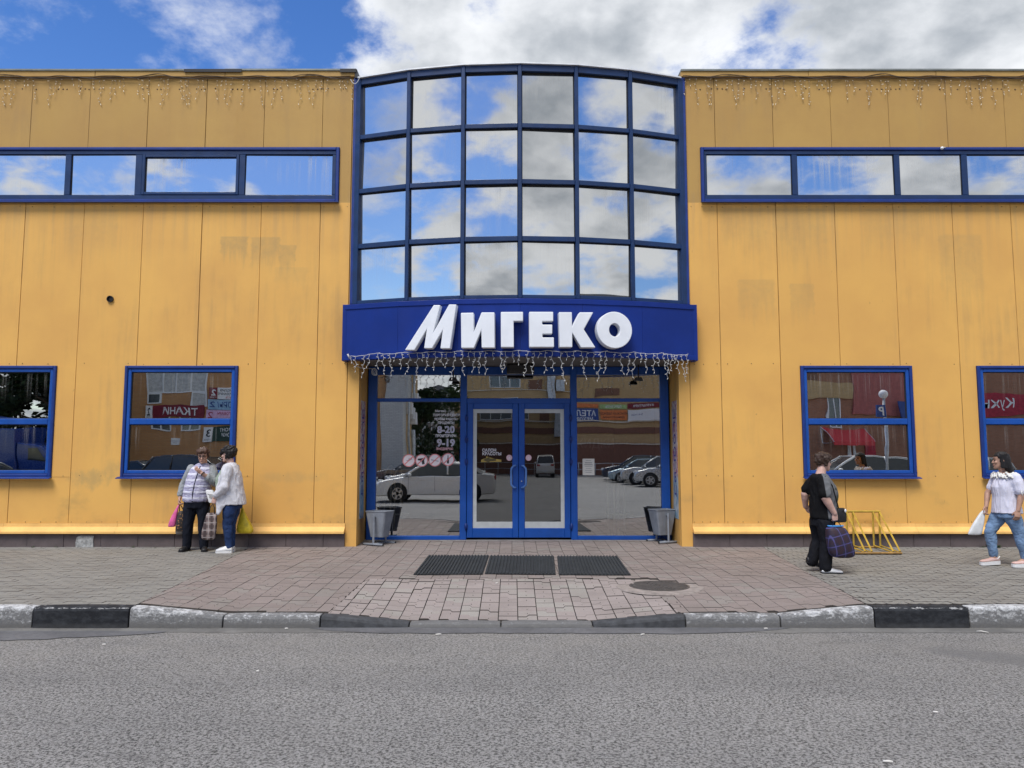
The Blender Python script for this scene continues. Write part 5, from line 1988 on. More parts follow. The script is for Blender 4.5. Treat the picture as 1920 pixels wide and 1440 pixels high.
for k in range(3):
    g = Geo()
    g.box(-5.88 - o.x, -5.55 - o.x, -3.0 - k * 0.9, -2.3 - k * 0.9, 4.1 - k * 0.25, 4.8 - k * 0.25)
    g.build('air_conditioner', M_PLASTIC, lb_)

# --- buff brick block straight behind
YB2 = -52.0
D2 = CAM_D - YB2
mb = far_building('buff_brick_building', 'long buff brick building behind the car park, mirrored in the doors', -4.6, 15.0, -62, YB2, 11.4, M_BRYEL)
X = lambda px: mirrored(px, D2)
Z = lambda py: CAM_H + (853 - py) / FOCAL * D2
o = mb.location
g = Geo()
g.box(-9.75, 9.75, -0.0, 0.10, 0, Z(830) + 0.19)
g.build('brown_base', M_BROWNBAND, mb)
g = Geo()
g.box(-9.75, 9.75, 0.004, 0.07, Z(812) + 0.19, Z(800) + 0.19)
g.build('brown_band', M_BROWNBAND, mb)
g = Geo()
for py in (833, 788.5, 737):
    g.box(-9.77, 9.77, 0.0, 0.16, Z(py) + 0.19, Z(py) + 0.30)
g.build('pale_ledge', M_PALEBAND, mb)
for a, b, c, d in ((905, 975, 815 - 30, 762), (915, 978, 728, 690)):
    far_window(mb, X(a), X(b), Z(c) + 0.19, Z(d) + 0.19, YB2 + 0.02, 3)
for a, b, c, d in ((1112, 1162, 723, 698), (993, 1022, 736, 700), (998, 1020, 790, 770)):
    g = Geo()
    g.box(X(a) - o.x, X(b) - o.x, 0.0, 0.09, Z(c) + 0.19, Z(d) + 0.19)
    g.build('shutter', M_SHUTTER, mb)
g = Geo()
g.box(X(1032) - o.x, X(1046) - o.x, 0.02, 0.6, Z(818) + 0.19, 11.0)
g.box(X(1049) - o.x, X(1064) - o.x, 0.02, 0.7, Z(736) + 0.19, Z(706) + 0.19)
g.build('duct', M_GREYPIPE, mb)
for a, b, c, d, m_, tx, lab in ((1058, 1130, 790, 763, M_SIGNBLUE, (('АТЕЛЬЕ', 0, 0.45, 0.42, M_SIGNWHITE, 0.03), ('МЕХОВОЕ', 0, 0.10, 0.26, M_SIGNWHITE, 0.02)), 'blue sign with white letters on the buff building'),
                                (1134, 1184, 783, 765, M_SIGNORANGE, (('ЖЕНСКАЯ ОДЕЖДА', 0, 0.55, 0.22, M_STK, 0.02), ('БОЛЬШИЕ РАЗМЕРЫ', 0, 0.2, 0.16, M_STK, 0.02)), 'orange sign with black letters on the buff building'),
                                (1134, 1184, 762.5, 754, M_SIGNLIME, (('ТЕКСТИЛЬ', 0, 0.25, 0.5, M_SIGNWHITE, 0.02),), 'narrow lime green sign above the orange one'),
                                (1186, 1250, 787, 764, M_SIGNWHITE, (('5-й этаж', 0.4, 0.5, 0.2, M_SIGNBLUE, 0),), 'blank white sign at the end of the row'),
                                (1186, 1250, 761.5, 752, M_SIGNRED, (('ФУРНИТУРА', 0, 0.25, 0.5, M_SIGNWHITE, 0.02),), 'narrow dark red sign above the blank white one'),
                                (1068, 1130, 761, 753, M_SIGNORANGE, (), 'narrow rust coloured sign above the blue one')):
    wall_board('shop_board', lab, X(a), X(b), Z(c), Z(d), YB2, m_, tx)
gh = far_building('grey_house', 'distant pale grey house beyond the trees, mirrored left of the doors', -12.5, -4.9, -84, -74.0, 7.2, plain('grey_render', (0.42, 0.42, 0.41), 0.85))
g = Geo()
g.prism([(-4.3, 7.3), (4.3, 7.3), (0, 9.6)], lambda p: (p[0], -10, p[1]), lambda p: (p[0], 0.3, p[1]))
g.build('gable', M_ROOFGREY, gh)
far_window(gh, -9.6, -8.2, 4.2, 5.6, -74.0, 2)
# railing in front of it
fe = thing('pipe_fence', 'low grey pipe fence before the buff brick building', 'fence', (4.0, -50.0, ROAD_Z))
g = Geo()
for z in (0.5, 1.0):
    g.tube([(-9, 0, z), (12, 0, z)], 0.03, 6)
g.build('rail', M_GREYPIPE, fe)
for k in range(15):
    g = Geo()
    g.tube([(-9 + 1.5 * k, 0, 0), (-9 + 1.5 * k, 0, 1.05)], 0.035, 6)
    g.build('post', M_GREYPIPE, fe)

# --- red brown block to the right
YB3 = -32.0
D3 = CAM_D - YB3
rbld = far_building('red_brick_building', 'red brown brick building with red awnings, mirrored in the right windows', 15.6, 38.0, -42, YB3, 10.4, M_BRRED)
X = lambda px: mirrored(px, D3)
Z = lambda py: CAM_H + (853 - py) / FOCAL * D3
o = rbld.location
g = Geo()
g.box(X(1500) - o.x, X(1598) - o.x, 0.0, 0.14, Z(747) + 0.19, Z(712) + 0.19)
g.build('buff_brick_panel', M_BRYEL, rbld)
g = Geo()
g.box(X(1600) - o.x, X(1830) - o.x, 0.004, 0.09, Z(782) + 0.19, 10.3)
g.build('rendered_panel', plain('dull_red_render', (0.40, 0.13, 0.115), 0.8, var=0.1), rbld)
far_window(rbld, X(1551), X(1576), Z(790) + 0.19, Z(744) + 0.19, YB3, 2)
g = Geo()
g.box(X(1511) - o.x, X(1537) - o.x, 0.0, 0.05, Z(712) + 0.19, Z(690) + 0.19)
g.build('dark_opening', M_SHUTTER, rbld)
g = Geo()
g.box(X(1586) - o.x, X(1592) - o.x, 0.02, 0.1, 0, Z(815) + 0.19)
g.box(X(1597) - o.x, X(1602) - o.x, 0.02, 0.1, 0, Z(815) + 0.19)
g.build('door_frame', M_PLASTIC, rbld)
g = Geo()
g.box(X(1620) - o.x, X(1640) - o.x, 0.02, 0.1, 0, Z(818) + 0.19)
g.build('door', M_DKRED, rbld)
aw = thing('shop_awning', 'red fabric awning on the red brown brick building, mirrored in the right window', 'awning', (X(1580), YB3, 0))
xa_, xb_ = X(1537) - X(1580), X(1618) - X(1580)
za_, zb_ = Z(793), Z(822)
g = Geo()
g.add([(xa_, 0.02, za_), (xb_, 0.02, za_), (xb_, 1.5, zb_), (xa_, 1.5, zb_), (xa_, 0.02, za_ - 0.06), (xb_, 0.02, za_ - 0.06), (xb_, 1.5, zb_ - 0.25), (xa_, 1.5, zb_ - 0.25)],
      [(0, 1, 2, 3), (4, 7, 6, 5), (0, 4, 5, 1), (1, 5, 6, 2), (2, 6, 7, 3), (3, 7, 4, 0)])
g.build('canvas', M_REDFAB, aw)
g = Geo()
for x in (xa_ - 0.02, xb_ + 0.02):
    g.tube([(x, 0.02, za_), (x, 1.5, zb_ - 0.02), (x, 0.02, zb_ - 0.1), (x, 0.02, za_)], 0.02, 6)
g.build('awning_frame', M_PLASTIC, aw)
wall_board('red_banner', 'long crimson banner with white letters, mirrored in the window at the far right', X(1820), X(1970), Z(784), Z(738), YB3, M_DKRED, (('Кухни', 0.42, 0.38, 0.42, M_SIGNWHITE, 0.01),), cat='banner')
wall_board('oval_sign', 'dark blue round sign high on the red brown building', X(1684), X(1699), Z(788), Z(752), YB3 + 0.4, M_SIGNBLUE, ())

# --- lamp post and parking sign near the kerb opposite
Dl = 25.2
xl, yl = mirrored(1662, Dl), CAM_D - Dl
lp = thing('globe_lamp', 'street lamp with a white globe, mirrored in the window beside the person in black', 'street lamp', (xl, yl, ROAD_Z))
zl = CAM_H + (853 - 737) / FOCAL * Dl - ROAD_Z
g = Geo()
g.tube([(0, 0, 0), (0, 0, zl - 0.12)], 0.05, 10)
g.build('pole', M_GREYPIPE, lp)
g = Geo()
g.ball((0, 0, zl), 0.165, n=18, m=12)
g.build('globe', M_SIGNWHITE, lp)
ps = wall_board('parking_sign', 'square blue parking sign with a white P on the globe lamp post', mirrored(1643, Dl), mirrored(1661, Dl), CAM_H + (853 - 785) / FOCAL * Dl, CAM_H + (853 - 761) / FOCAL * Dl, yl + 0.06, M_SIGNBLUE, (('P', 0, 0.15, 0.7, M_SIGNWHITE, 0.03),))

# --- trees
M_BARK = plain('bark', (0.10, 0.075, 0.055), 0.9, var=0.3, scale=10, bump=0.6, bscale=25)
M_LEAFT = plain('tree_leaf', (0.050, 0.085, 0.025), 0.6, var=0.45, scale=1.4)
M_LEAFD = plain('dark_tree_leaf', (0.028, 0.050, 0.020), 0.6, var=0.45, scale=1.4)


def tree(label, loc, H, R, mat, seed, n=2600, z0=0.28):
    r_ = random.Random(seed)
    t = thing('leafy_tree', label, 'tree', loc, 0, 'trees across the street')
    g = Geo()
    g.tube([(0, 0, 0), (0.1, 0.05, H * 0.3), (-0.05, 0.1, H * 0.6), (0.1, 0, H * 0.85)], [R * 0.075, R * 0.06, R * 0.04, R * 0.01], 8)
    for k in range(9):
        a = k * 2.4
        z = H * (0.3 + 0.055 * k)
        L = R * (0.85 - 0.04 * k)
        g.tube([(0, 0, z), (cos(a) * L * 0.5, sin(a) * L * 0.5, z + L * 0.35), (cos(a) * L, sin(a) * L, z + L * 0.5)], [R * 0.03, R * 0.02, R * 0.006], 6)
    g.build('trunk', M_BARK, t)
    clumps = []
    for k in range(34):
        a = r_.uniform(0, 2 * pi)
        h = r_.uniform(z0, 1.0)
        rad = R * sqrt(r_.uniform(0.05, 1)) * (1 - 0.75 * max(0, (h - 0.55) / 0.45) ** 1.6)
        clumps.append((Vector((cos(a) * rad, sin(a) * rad, H * h)), R * r_.uniform(0.22, 0.40)))
    vs, fs = [], []
    for _ in range(n):
        c, cr = clumps[r_.randrange(len(clumps))]
        d = Vector((r_.gauss(0, 1), r_.gauss(0, 1), r_.gauss(0, 0.8))).normalized() * cr * r_.uniform(0.5, 1.0) ** 0.5
        p = c + d
        u = Vector((r_.gauss(0, 1), r_.gauss(0, 1), r_.gauss(0, 0.5))).normalized()
        w = u.orthogonal().normalized()
        s = r_.uniform(0.10, 0.2)
        b = len(vs)
        vs += [p - u * s, p + w * s * 0.6, p + u * s, p - w * s * 0.6]
        fs.append((b, b + 1, b + 2, b + 3))
    g = Geo()
    g.add(vs, fs)
    g.build('crown', mat, t)
    return t


tree('big dark tree above the blue van, mirrored in the window at the left edge', (-24.5, -24.5, ROAD_Z), 8.0, 3.7, M_LEAFD, 1, 13000, 0.08)
tree('second dark tree beside the orange brick building', (-21.6, -23.2, ROAD_Z), 7.2, 2.2, M_LEAFD, 2, 6500, 0.10)
tree('green tree in the gap left of the buff brick building', (-6.7, -44.0, ROAD_Z), 5.9, 2.4, M_LEAFD, 3, 7500, 0.06)
tree('paler green tree standing behind the gap between the buildings', (-5.0, -50.0, ROAD_Z), 7.0, 1.8, M_LEAFT, 4, 3000, 0.1)
tree('small tree behind the gabled roof', (-9.6, -47.0, ROAD_Z), 6.4, 2.3, M_LEAFT, 5, 2600, 0.1)

# --- cars
M_TYRE = plain('tyre', (0.018, 0.018, 0.018), 0.85)
M_RIM = plain('alloy_rim', (0.55, 0.56, 0.57), 0.35, 0.7, var=0.05)
M_CARGLASS = plain('car_glass', (0.025, 0.03, 0.033), 0.05, spec=0.8, var=0.05)
M_HEADL = plain('headlight', (0.62, 0.64, 0.66), 0.15, var=0.05)
M_TAIL = plain('tail_light', (0.35, 0.02, 0.02), 0.2)
PAINT = {}


def paint(name, col, metal=0.3):
    if name not in PAINT:
        PAINT[name] = plain(name, col, 0.28, metal, var=0.03, coat=0.6)
    return PAINT[name]


SHAPES = {
    'sedan': dict(L=4.6, W=1.76, body=[(-2.3, 0.42), (-2.3, 0.80), (-2.22, 0.98), (-1.75, 1.04), (-0.9, 0.97), (0.9, 0.95), (1.45, 0.88), (2.05, 0.76), (2.26, 0.62), (2.3, 0.42), (2.2, 0.24), (-2.2, 0.26)],
                  roof=[(-1.72, 1.02), (-1.0, 1.40), (-0.3, 1.47), (0.25, 1.44), (1.15, 0.95)], wb=(-1.32, 1.35), wr=0.32),
    'suv': dict(L=4.6, W=1.82, body=[(-2.25, 0.48), (-2.28, 0.9), (-2.2, 1.08), (-1.0, 1.06), (0.9, 1.05), (1.5, 1.02), (2.1, 0.90), (2.28, 0.72), (2.3, 0.48), (2.2, 0.30), (-2.15, 0.32)],
                roof=[(-2.18, 1.06), (-1.85, 1.60), (-0.6, 1.70), (0.1, 1.66), (1.05, 1.04)], wb=(-1.32, 1.34), wr=0.36),
    'hatch': dict(L=4.1, W=1.72, body=[(-2.0, 0.44), (-2.05, 0.9), (-1.95, 1.0), (0.9, 0.96), (1.4, 0.88), (1.9, 0.74), (2.02, 0.58), (2.03, 0.42), (1.95, 0.25), (-1.95, 0.27)],
                  roof=[(-1.95, 0.98), (-1.55, 1.42), (-0.5, 1.50), (0.15, 1.46), (1.05, 0.95)], wb=(-1.2, 1.25), wr=0.31),
}


def car(kind, label, loc, rz, pmat):
    S = SHAPES[kind]
    t = thing('parked_car', label, 'car', loc, rz, 'cars parked across the street')
    W = S['W'] / 2
    g = Geo()
    cx = sum(p[0] for p in S['body']) / len(S['body'])
    rings = []
    for y, k, dz in ((-W, 0.955, 0.03), (-W + 0.035, 0.985, 0.012), (-W + 0.13, 1.0, 0), (W - 0.13, 1.0, 0), (W - 0.035, 0.985, 0.012), (W, 0.955, 0.03)):
        rings.append([(x * k, y, z - dz * (1 if z > 0.6 else -1)) for x, z in S['body']])
    g.loft(rings, 0, False)
    o = g.build('body', pmat, t)
    bevel(o, 0.05, 3, 20)
    for p in o.data.polygons:
        p.use_smooth = True
    R = S['roof']
    g = Geo()
    top = W * 0.76

    def wid(z):
        return W - 0.06 + (top - W + 0.06) * (z - R[0][1]) / (max(p[1] for p in R) - R[0][1])
    ringL = [(x, -wid(z), z - 0.01) for x, z in R]
    ringR = [(x, wid(z), z - 0.01) for x, z in R]
    g.loft([ringL, ringR], 0, False)
    g.build('window_glass', M_CARGLASS, t)
    g = Geo()
    rf = R[1:-1]
    rings = []
    for y, dz in ((-1.0, -0.05), (-0.93, 0.0), (0.93, 0.0), (1.0, -0.05)):
        rings.append([(x * (0.98 if abs(y) == 1 else 1.0) + 0.0, y * (wid(z) + 0.012), z + 0.012 + dz) for x, z in rf] + [(x, y * (wid(z) + 0.012), z - 0.03 + dz) for x, z in rf[::-1]])
    g.loft(rings, 0, False)
    for s in (-1, 1):
        for a, b in ((R[0], R[1]), (R[-1], R[-2])):
            g.tube([(a[0], s * (wid(a[1]) + 0.0), a[1]), (b[0], s * (wid(b[1]) + 0.0), b[1])], 0.045, 6)
        xm = (R[1][0] + R[-2][0]) / 2 - 0.15
        zt_ = max(p[1] for p in R) - 0.02
        g.tube([(xm, s * (W - 0.05), R[0][1]), (xm, s * (wid(zt_) + 0.005), zt_)], 0.035, 6)
    o = g.build('roof', pmat, t)
    for s in (-1, 1):
        for xw in S['wb']:
            w = link('wheel', None, t)
            g = Geo()
            r = S['wr']
            n = 24
            rings = [[(xw + q * cos(2 * pi * k / n), s * yy, r + q * sin(2 * pi * k / n)) for k in range(n)] for q, yy in ((r * 0.62, W + 0.012), (r * 0.95, W + 0.015), (r, W - 0.02), (r, W - 0.2))]
            g.loft(rings, 0, True)
            g.build('tyre', M_TYRE, w)
            g = Geo()
            for k in range(5):
                a = 2 * pi * k / 5
                d, e = Vector((cos(a), 0, sin(a))), Vector((-sin(a), 0, cos(a)))
                c_ = Vector((xw, s * (W + 0.02), r))
                g.add([c_ - e * 0.05, c_ + d * r * 0.62 - e * 0.03, c_ + d * r * 0.62 + e * 0.03, c_ + e * 0.05], [(0, 1, 2, 3)])
            rings = [[(xw + q * cos(2 * pi * k / n), s * (W + 0.021), r + q * sin(2 * pi * k / n)) for k in range(n)] for q in (r * 0.56, r * 0.64)]
            g.loft(rings, 0, False, caps=False)
            g.build('rim', M_RIM, w)
            g = Geo()
            rings = [[(xw + q * cos(2 * pi * k / n), s * yy, r + 0.02 + q * sin(2 * pi * k / n)) for k in range(n)] for q, yy in ((r * 1.16, W + 0.006), (r * 1.16, W - 0.25))]
            g.loft(rings, 0, False)
            g.build('wheel_arch', M_TYRE, t)
    for s in (-1, 1):
        g = Geo()
        hx, hz = S['body'][-4][0], S['body'][-4][1]
        g.box(hx - 0.10, hx + 0.035, s * (W - 0.30) - 0.19, s * (W - 0.30) + 0.19, hz + 0.03, hz + 0.15)
        bevel(g.build('headlight', M_HEADL, t), 0.03)
        g = Geo()
        g.box(S['body'][1][0] - 0.01, S['body'][1][0] + 0.12, s * (W - 0.22) - 0.17, s * (W - 0.22) + 0.17, S['body'][1][1] - 0.02, S['body'][1][1] + 0.12)
        bevel(g.build('tail_light', M_TAIL, t), 0.02)
        g = Geo()
        g.ball((R[-1][0] - 0.25, s * (W + 0.07), R[-1][1] + 0.05), 0.08, 0.10, 0.07)
        g.build('mirror', pmat, t)
        g = Geo()
        for xx in (-0.55, 0.45):
            g.box(xx - 0.09, xx + 0.09, s * (W + 0.002), s * (W + 0.02), 0.80, 0.83)
        g.build('handle', pmat, t)
        g = Geo()
        for xx in (-1.02, -0.05, 0.95):
            g.box(xx - 0.005, xx + 0.005, s * (W - 0.002) - 0.004, s * (W - 0.002) + 0.004, 0.36, 0.93)
        g.box(-1.0, 1.0, s * (W - 0.02) - 0.012, s * (W - 0.02) + 0.012, 0.30, 0.33)
        g.build('door_seam', M_TYRE, t)
    g = Geo()
    fx = S['body'][-4][0]
    g.box(fx - 0.05, fx + 0.05, -0.42, 0.42, 0.55, 0.68)
    g.box(fx - 0.05, fx + 0.055, -0.6, 0.6, 0.36, 0.48)
    g.build('grille', M_TYRE, t)
    g = Geo()
    for s in (-1, 1):
        xx = s * (S['L'] / 2 - 0.01)
        g.box(xx - 0.012, xx + 0.012, -0.26, 0.26, 0.42, 0.53)
    g.build('number_plate', M_PLASTIC, t)
    return t


WHITE, SILVER, BLUEG, DARK, NAVY, REDP, GREYP = paint('white_car_paint', (0.74, 0.74, 0.72), 0.0), paint('silver_car_paint', (0.50, 0.51, 0.51), 0.5), paint('pale_blue_car_paint', (0.30, 0.40, 0.46), 0.5), paint('black_car_paint', (0.02, 0.02, 0.024), 0.2), paint('navy_car_paint', (0.02, 0.03, 0.06), 0.3), paint('red_car_paint', (0.35, 0.02, 0.025), 0.1), paint('grey_car_paint', (0.16, 0.17, 0.18), 0.5)
car('sedan', 'white sedan nearest the doors, mirrored in the glass left of the doors', (-2.72, -14.15, ROAD_Z), pi, WHITE)
car('sedan', 'second white car behind the white sedan', (-3.3, -20.2, ROAD_Z), pi, WHITE)
car('suv', 'dark grey estate with a pale roof rail behind the white cars', (-4.6, -24.0, ROAD_Z), pi, GREYP)
car('hatch', 'small red hatchback left of the white sedan', (-8.1, -19.5, ROAD_Z), 0.15, REDP)
car('suv', 'white crossover seen from behind in the right door', (2.0, -44.0, ROAD_Z), -pi / 2, WHITE)
car('suv', 'silver crossover with its front to the doors side, nearest of the angled row', (8.9, -26.5, ROAD_Z), pi + 0.22, SILVER)
car('suv', 'pale grey crossover second in the angled row', (8.6, -29.6, ROAD_Z), pi + 0.2, SILVER)
car('hatch', 'pale blue hatchback third in the angled row', (8.0, -32.6, ROAD_Z), pi + 0.18, BLUEG)
car('suv', 'navy crossover fourth in the angled row', (8.2, -35.8, ROAD_Z), pi + 0.15, NAVY)
car('sedan', 'black sedan last in the angled row', (8.6, -39.0, ROAD_Z), pi + 0.15, DARK)
car('sedan', 'black sedan mirrored low in the left window', (-15.0, -18.2, ROAD_Z), 0.05, DARK)
car('suv', 'black crossover mirrored behind the two talking people', (-11.6, -16.6, ROAD_Z), 0.1, DARK)
car('suv', 'white crossover with roof rails mirrored behind the person in black', (12.6, -16.0, ROAD_Z), pi, WHITE)
car('suv', 'silver crossover mirrored behind the globe lamp', (17.2, -17.6, ROAD_Z), pi, SILVER)
car('sedan', 'grey sedan mirrored at the left edge', (-21.0, -17.0, ROAD_Z), 0.1, GREYP)
car('suv', 'black crossover mirrored at the far left edge', (-20.4, -14.2, ROAD_Z), 0.0, DARK)
car('hatch', 'dark hatchback mirrored at the far right', (22.6, -18.6, ROAD_Z), pi, GREYP)

# --- blue delivery van
bv = thing('blue_van', 'blue box van under the dark tree, mirrored in the window at the left edge', 'van', (-22.4, -20.6, ROAD_Z))
M_VAN = paint('blue_van_paint', (0.015, 0.045, 0.22), 0.0)
g = Geo()
g.box(-2.6, 1.6, -1.1, 1.1, 0.7, 3.0)
bevel(g.build('cargo_box', M_VAN, bv), 0.06, 3)
g = Geo()
g.prism([(1.62, 0.6), (3.2, 0.6), (3.25, 1.3), (2.7, 2.1), (1.62, 2.3)], lambda p: (p[0], -1.0, p[1]), lambda p: (p[0], 1.0, p[1]))
bevel(g.build('cab', M_VAN, bv), 0.06, 3)
g = Geo()
g.prism([(2.2, 1.4), (2.9, 1.4), (2.6, 2.0), (2.2, 2.0)], lambda p: (p[0], -1.012, p[1]), lambda p: (p[0], 1.012, p[1]))
g.build('cab_window', M_CARGLASS, bv)
for xw in (-1.7, 2.4):
    for s in (-1, 1):
        g = Geo()
        g.tube([(xw, s * 0.78, 0.38), (xw, s * 1.06, 0.38)], 0.38, 20)
        g.build('wheel', M_TYRE, bv)

# ------------------------------------------------------------------ people and what they carry
def union(name, geos, voxel, mat, parent, smooth=3, fold=0.0, fscale=(9, 9, 4), seed=0.0):
    """join closed shapes into one continuous skin, then soften it and press in some folds"""
    g = Geo()
    for q in geos:
        g.merge(q)
    me = g.mesh('skin', [])
    tmp = bpy.data.objects.new('skin', me)
    m_ = tmp.modifiers.new('remesh', 'REMESH')
    m_.mode, m_.voxel_size, m_.use_smooth_shade = 'VOXEL', voxel, True
    if smooth:
        s_ = tmp.modifiers.new('smooth', 'SMOOTH')
        s_.iterations, s_.factor = smooth, 0.5
    out = evaluated_mesh(tmp)
    bpy.data.meshes.remove(me)
    out.materials.clear()
    for q in (mat if isinstance(mat, (list, tuple)) else [mat]):
        out.materials.append(q)
    if fold:
        cos_ = [(v.co.copy(), v.normal.copy()) for v in out.vertices]
        flat = []
        for co, nm in cos_:
            p = Vector((co.x * fscale[0] + seed, co.y * fscale[1], co.z * fscale[2]))
            d = mnoise.noise(p) * 0.6 - abs(mnoise.noise(p * 1.9 + Vector((7, 3, 1)))) * 0.8 + 0.2
            flat.extend(co + nm * (d * fold))
        out.vertices.foreach_set('co', flat)
    for p in out.polygons:
        p.use_smooth = True
    out.update()
    return link(name, out, parent)


def er(c, rx, ry, ang=0.0, n=22, tilt=0.0):
    """horizontal ellipse; rx along the direction ang turns X to"""
    c = Vector(c)
    out = []
    for k in range(n):
        a = 2 * pi * k / n
        x, y = rx * cos(a), ry * sin(a)
        out.append(c + Vector((x * cos(ang) - y * sin(ang), x * sin(ang) + y * cos(ang), tilt * x)))
    return out


def torso(rows, ang=0.0):
    g = Geo()
    g.loft([er((x, y, z), rx, ry, ang) for x, y, z, rx, ry in rows])
    return g


def limb(pts, rr, n=14):
    """tapered limb with a few rounded in-between points"""
    P, R = [Vector(pts[0])], [rr[0]]
    for i in range(1, len(pts)):
        a, b = Vector(pts[i - 1]), Vector(pts[i])
        for k in (0.33, 0.66, 1.0):
            P.append(a.lerp(b, k))
            R.append(rr[i - 1] * (1 - k) + rr[i] * k + (0.06 * (rr[i - 1]) if k == 0.33 else 0))
    g = Geo()
    g.tube(P, R, n)
    g.ball(pts[0], rr[0], n=n)
    g.ball(pts[-1], rr[-1], n=n)
    for p, r in zip(pts[1:-1], rr[1:-1]):
        g.ball(p, r * 1.0, n=n)
    return g


class Frame:
    """a head or hand frame: local axes placed in the person's space"""
    def __init__(self, o, yaw=0.0, pitch=0.0, roll=0.0, s=1.0):
        self.o, self.s = Vector(o), s
        self.m = Matrix.Rotation(yaw, 3, 'Z') @ Matrix.Rotation(pitch, 3, 'X') @ Matrix.Rotation(roll, 3, 'Y')

    def __call__(self, x, y, z):
        return self.o + self.m @ Vector((x, y, z)) * self.s


HEAD = [(0.0, 0.028, -0.080, -0.035), (0.012, 0.040, -0.086, -0.010), (0.03, 0.048, -0.087, 0.015), (0.05, 0.055, -0.085, 0.035), (0.075, 0.062, -0.084, 0.065), (0.10, 0.068, -0.082, 0.085),
        (0.125, 0.071, -0.083, 0.095), (0.15, 0.073, -0.084, 0.099), (0.175, 0.070, -0.078, 0.095), (0.20, 0.058, -0.058, 0.080), (0.216, 0.038, -0.032, 0.055), (0.224, 0.012, -0.005, 0.022)]


def head_geo(F, fat=1.0):
    g = Geo()
    n = 24
    rings = []
    for z, w, f, b in HEAD:
        cy, ry = (f + b) / 2, (b - f) / 2
        rings.append([F(w * (fat if z < 0.12 else 1) * cos(2 * pi * k / n), cy + ry * sin(2 * pi * k / n), z) for k in range(n)])
    g.loft(rings)
    g.tube([F(0, -0.080, 0.118), F(0, -0.093, 0.098), F(0, -0.103, 0.080), F(0, -0.088, 0.072)], [0.008, 0.010, 0.013, 0.010], 10)
    for s in (-1, 1):
        g.tube([F(s * 0.004, -0.092, 0.078), F(s * 0.014, -0.088, 0.078)], [0.008, 0.006], 8)
        g.tube([F(s * 0.066, 0.012, 0.078), F(s * 0.074, 0.020, 0.100), F(s * 0.074, 0.016, 0.125)], [0.008, 0.014, 0.012], 8)
        g.ball(F(s * 0.036, -0.066, 0.085), 0.022)
    g.tube([F(-0.018, -0.086, 0.047), F(0, -0.092, 0.048), F(0.018, -0.086, 0.047)], 0.007, 8)
    g.ball(F(0, -0.075, 0.012), 0.020)
    return g


M_SKIN = plain('skin', (0.48, 0.285, 0.215), 0.55, var=0.09, scale=14, bump=0.05)
M_SKINP = plain('pale_skin', (0.55, 0.345, 0.285), 0.55, var=0.09, scale=14, bump=0.05)
M_SKINT = plain('tanned_skin', (0.42, 0.245, 0.175), 0.55, var=0.09, scale=14, bump=0.05)
M_LIP = plain('lip', (0.34, 0.13, 0.115), 0.5)
M_EYE = plain('eye', (0.03, 0.022, 0.018), 0.2)
M_BROW = plain('eyebrow', (0.05, 0.03, 0.022), 0.8)


def face_bits(F, t, brow=None):
    for s in (-1, 1):
        g = Geo()
        g.ball(F(s * 0.031, -0.0775, 0.112), 0.0115, 0.009, 0.007)
        g.build('eye', M_EYE, t)
        g = Geo()
        g.tube([F(s * 0.014, -0.086, 0.128), F(s * 0.032, -0.085, 0.134), F(s * 0.050, -0.070, 0.128)], [0.004, 0.0045, 0.003], 6)
        g.build('eyebrow', brow or M_BROW, t)
    g = Geo()
    g.tube([F(-0.022, -0.0865, 0.046), F(0, -0.0975, 0.048), F(0.022, -0.0865, 0.046)], [0.003, 0.0055, 0.003], 8)
    g.build('mouth', M_LIP, t)


def hand_geo(wrist, d, palm, thumb, curl=0.5, s=1.0, spread=0.12):
    """palm, four bent fingers and a thumb; d = pointing direction, palm = the way the palm faces, thumb = side the thumb leaves from"""
    w, d = Vector(wrist), Vector(d).normalized()
    pn = Vector(palm)
    pn = (pn - d * pn.dot(d)).normalized()
    th = Vector(thumb)
    th = (th - d * th.dot(d) - pn * th.dot(pn)).normalized()
    g = Geo()
    L = 0.088 * s
    g.tube([w - d * 0.02 * s, w + d * 0.018 * s, w + d * 0.05 * s, w + d * L, w + d * (L + 0.008)], [0.027 * s, 0.034 * s, 0.041 * s, 0.040 * s, 0.034 * s], 14, flat=0.42, ref=pn)
    for k, (off, ln) in enumerate(((0.0285, 0.068), (0.0098, 0.077), (-0.0090, 0.072), (-0.0270, 0.056))):
        p = w + d * (L - 0.012 * s) + th * off * s
        fd = (d + th * (off * spread * 40)).normalized()
        pts, ang = [p], curl * 0.55
        for q, a in ((0.42, 0.55), (0.32, 0.75), (0.26, 0.6)):
            dir_ = fd * cos(ang) + pn * sin(ang)
            pts.append(pts[-1] + dir_ * ln * s * q * 1.12)
            ang += curl * a
        g.tube([p - d * 0.02 * s] + pts, [0.009 * s, 0.0098 * s, 0.0090 * s, 0.0082 * s, 0.0068 * s], 9)
        g.ball(pts[-1], 0.0068 * s, n=8, m=6)
    b = w + d * 0.022 * s + th * 0.024 * s
    td = (d * 0.72 + th * 0.62 + pn * (0.25 + 0.3 * curl)).normalized()
    m_ = b + td * 0.036 * s
    e = m_ + (d * 0.9 + th * 0.15 + pn * (0.2 + 0.4 * curl)).normalized() * 0.036 * s
    g.tube([b - td * 0.012, b, m_, e], [0.013 * s, 0.0135 * s, 0.011 * s, 0.008 * s], 9)
    g.ball(e, 0.008 * s, n=8, m=6)
    return g


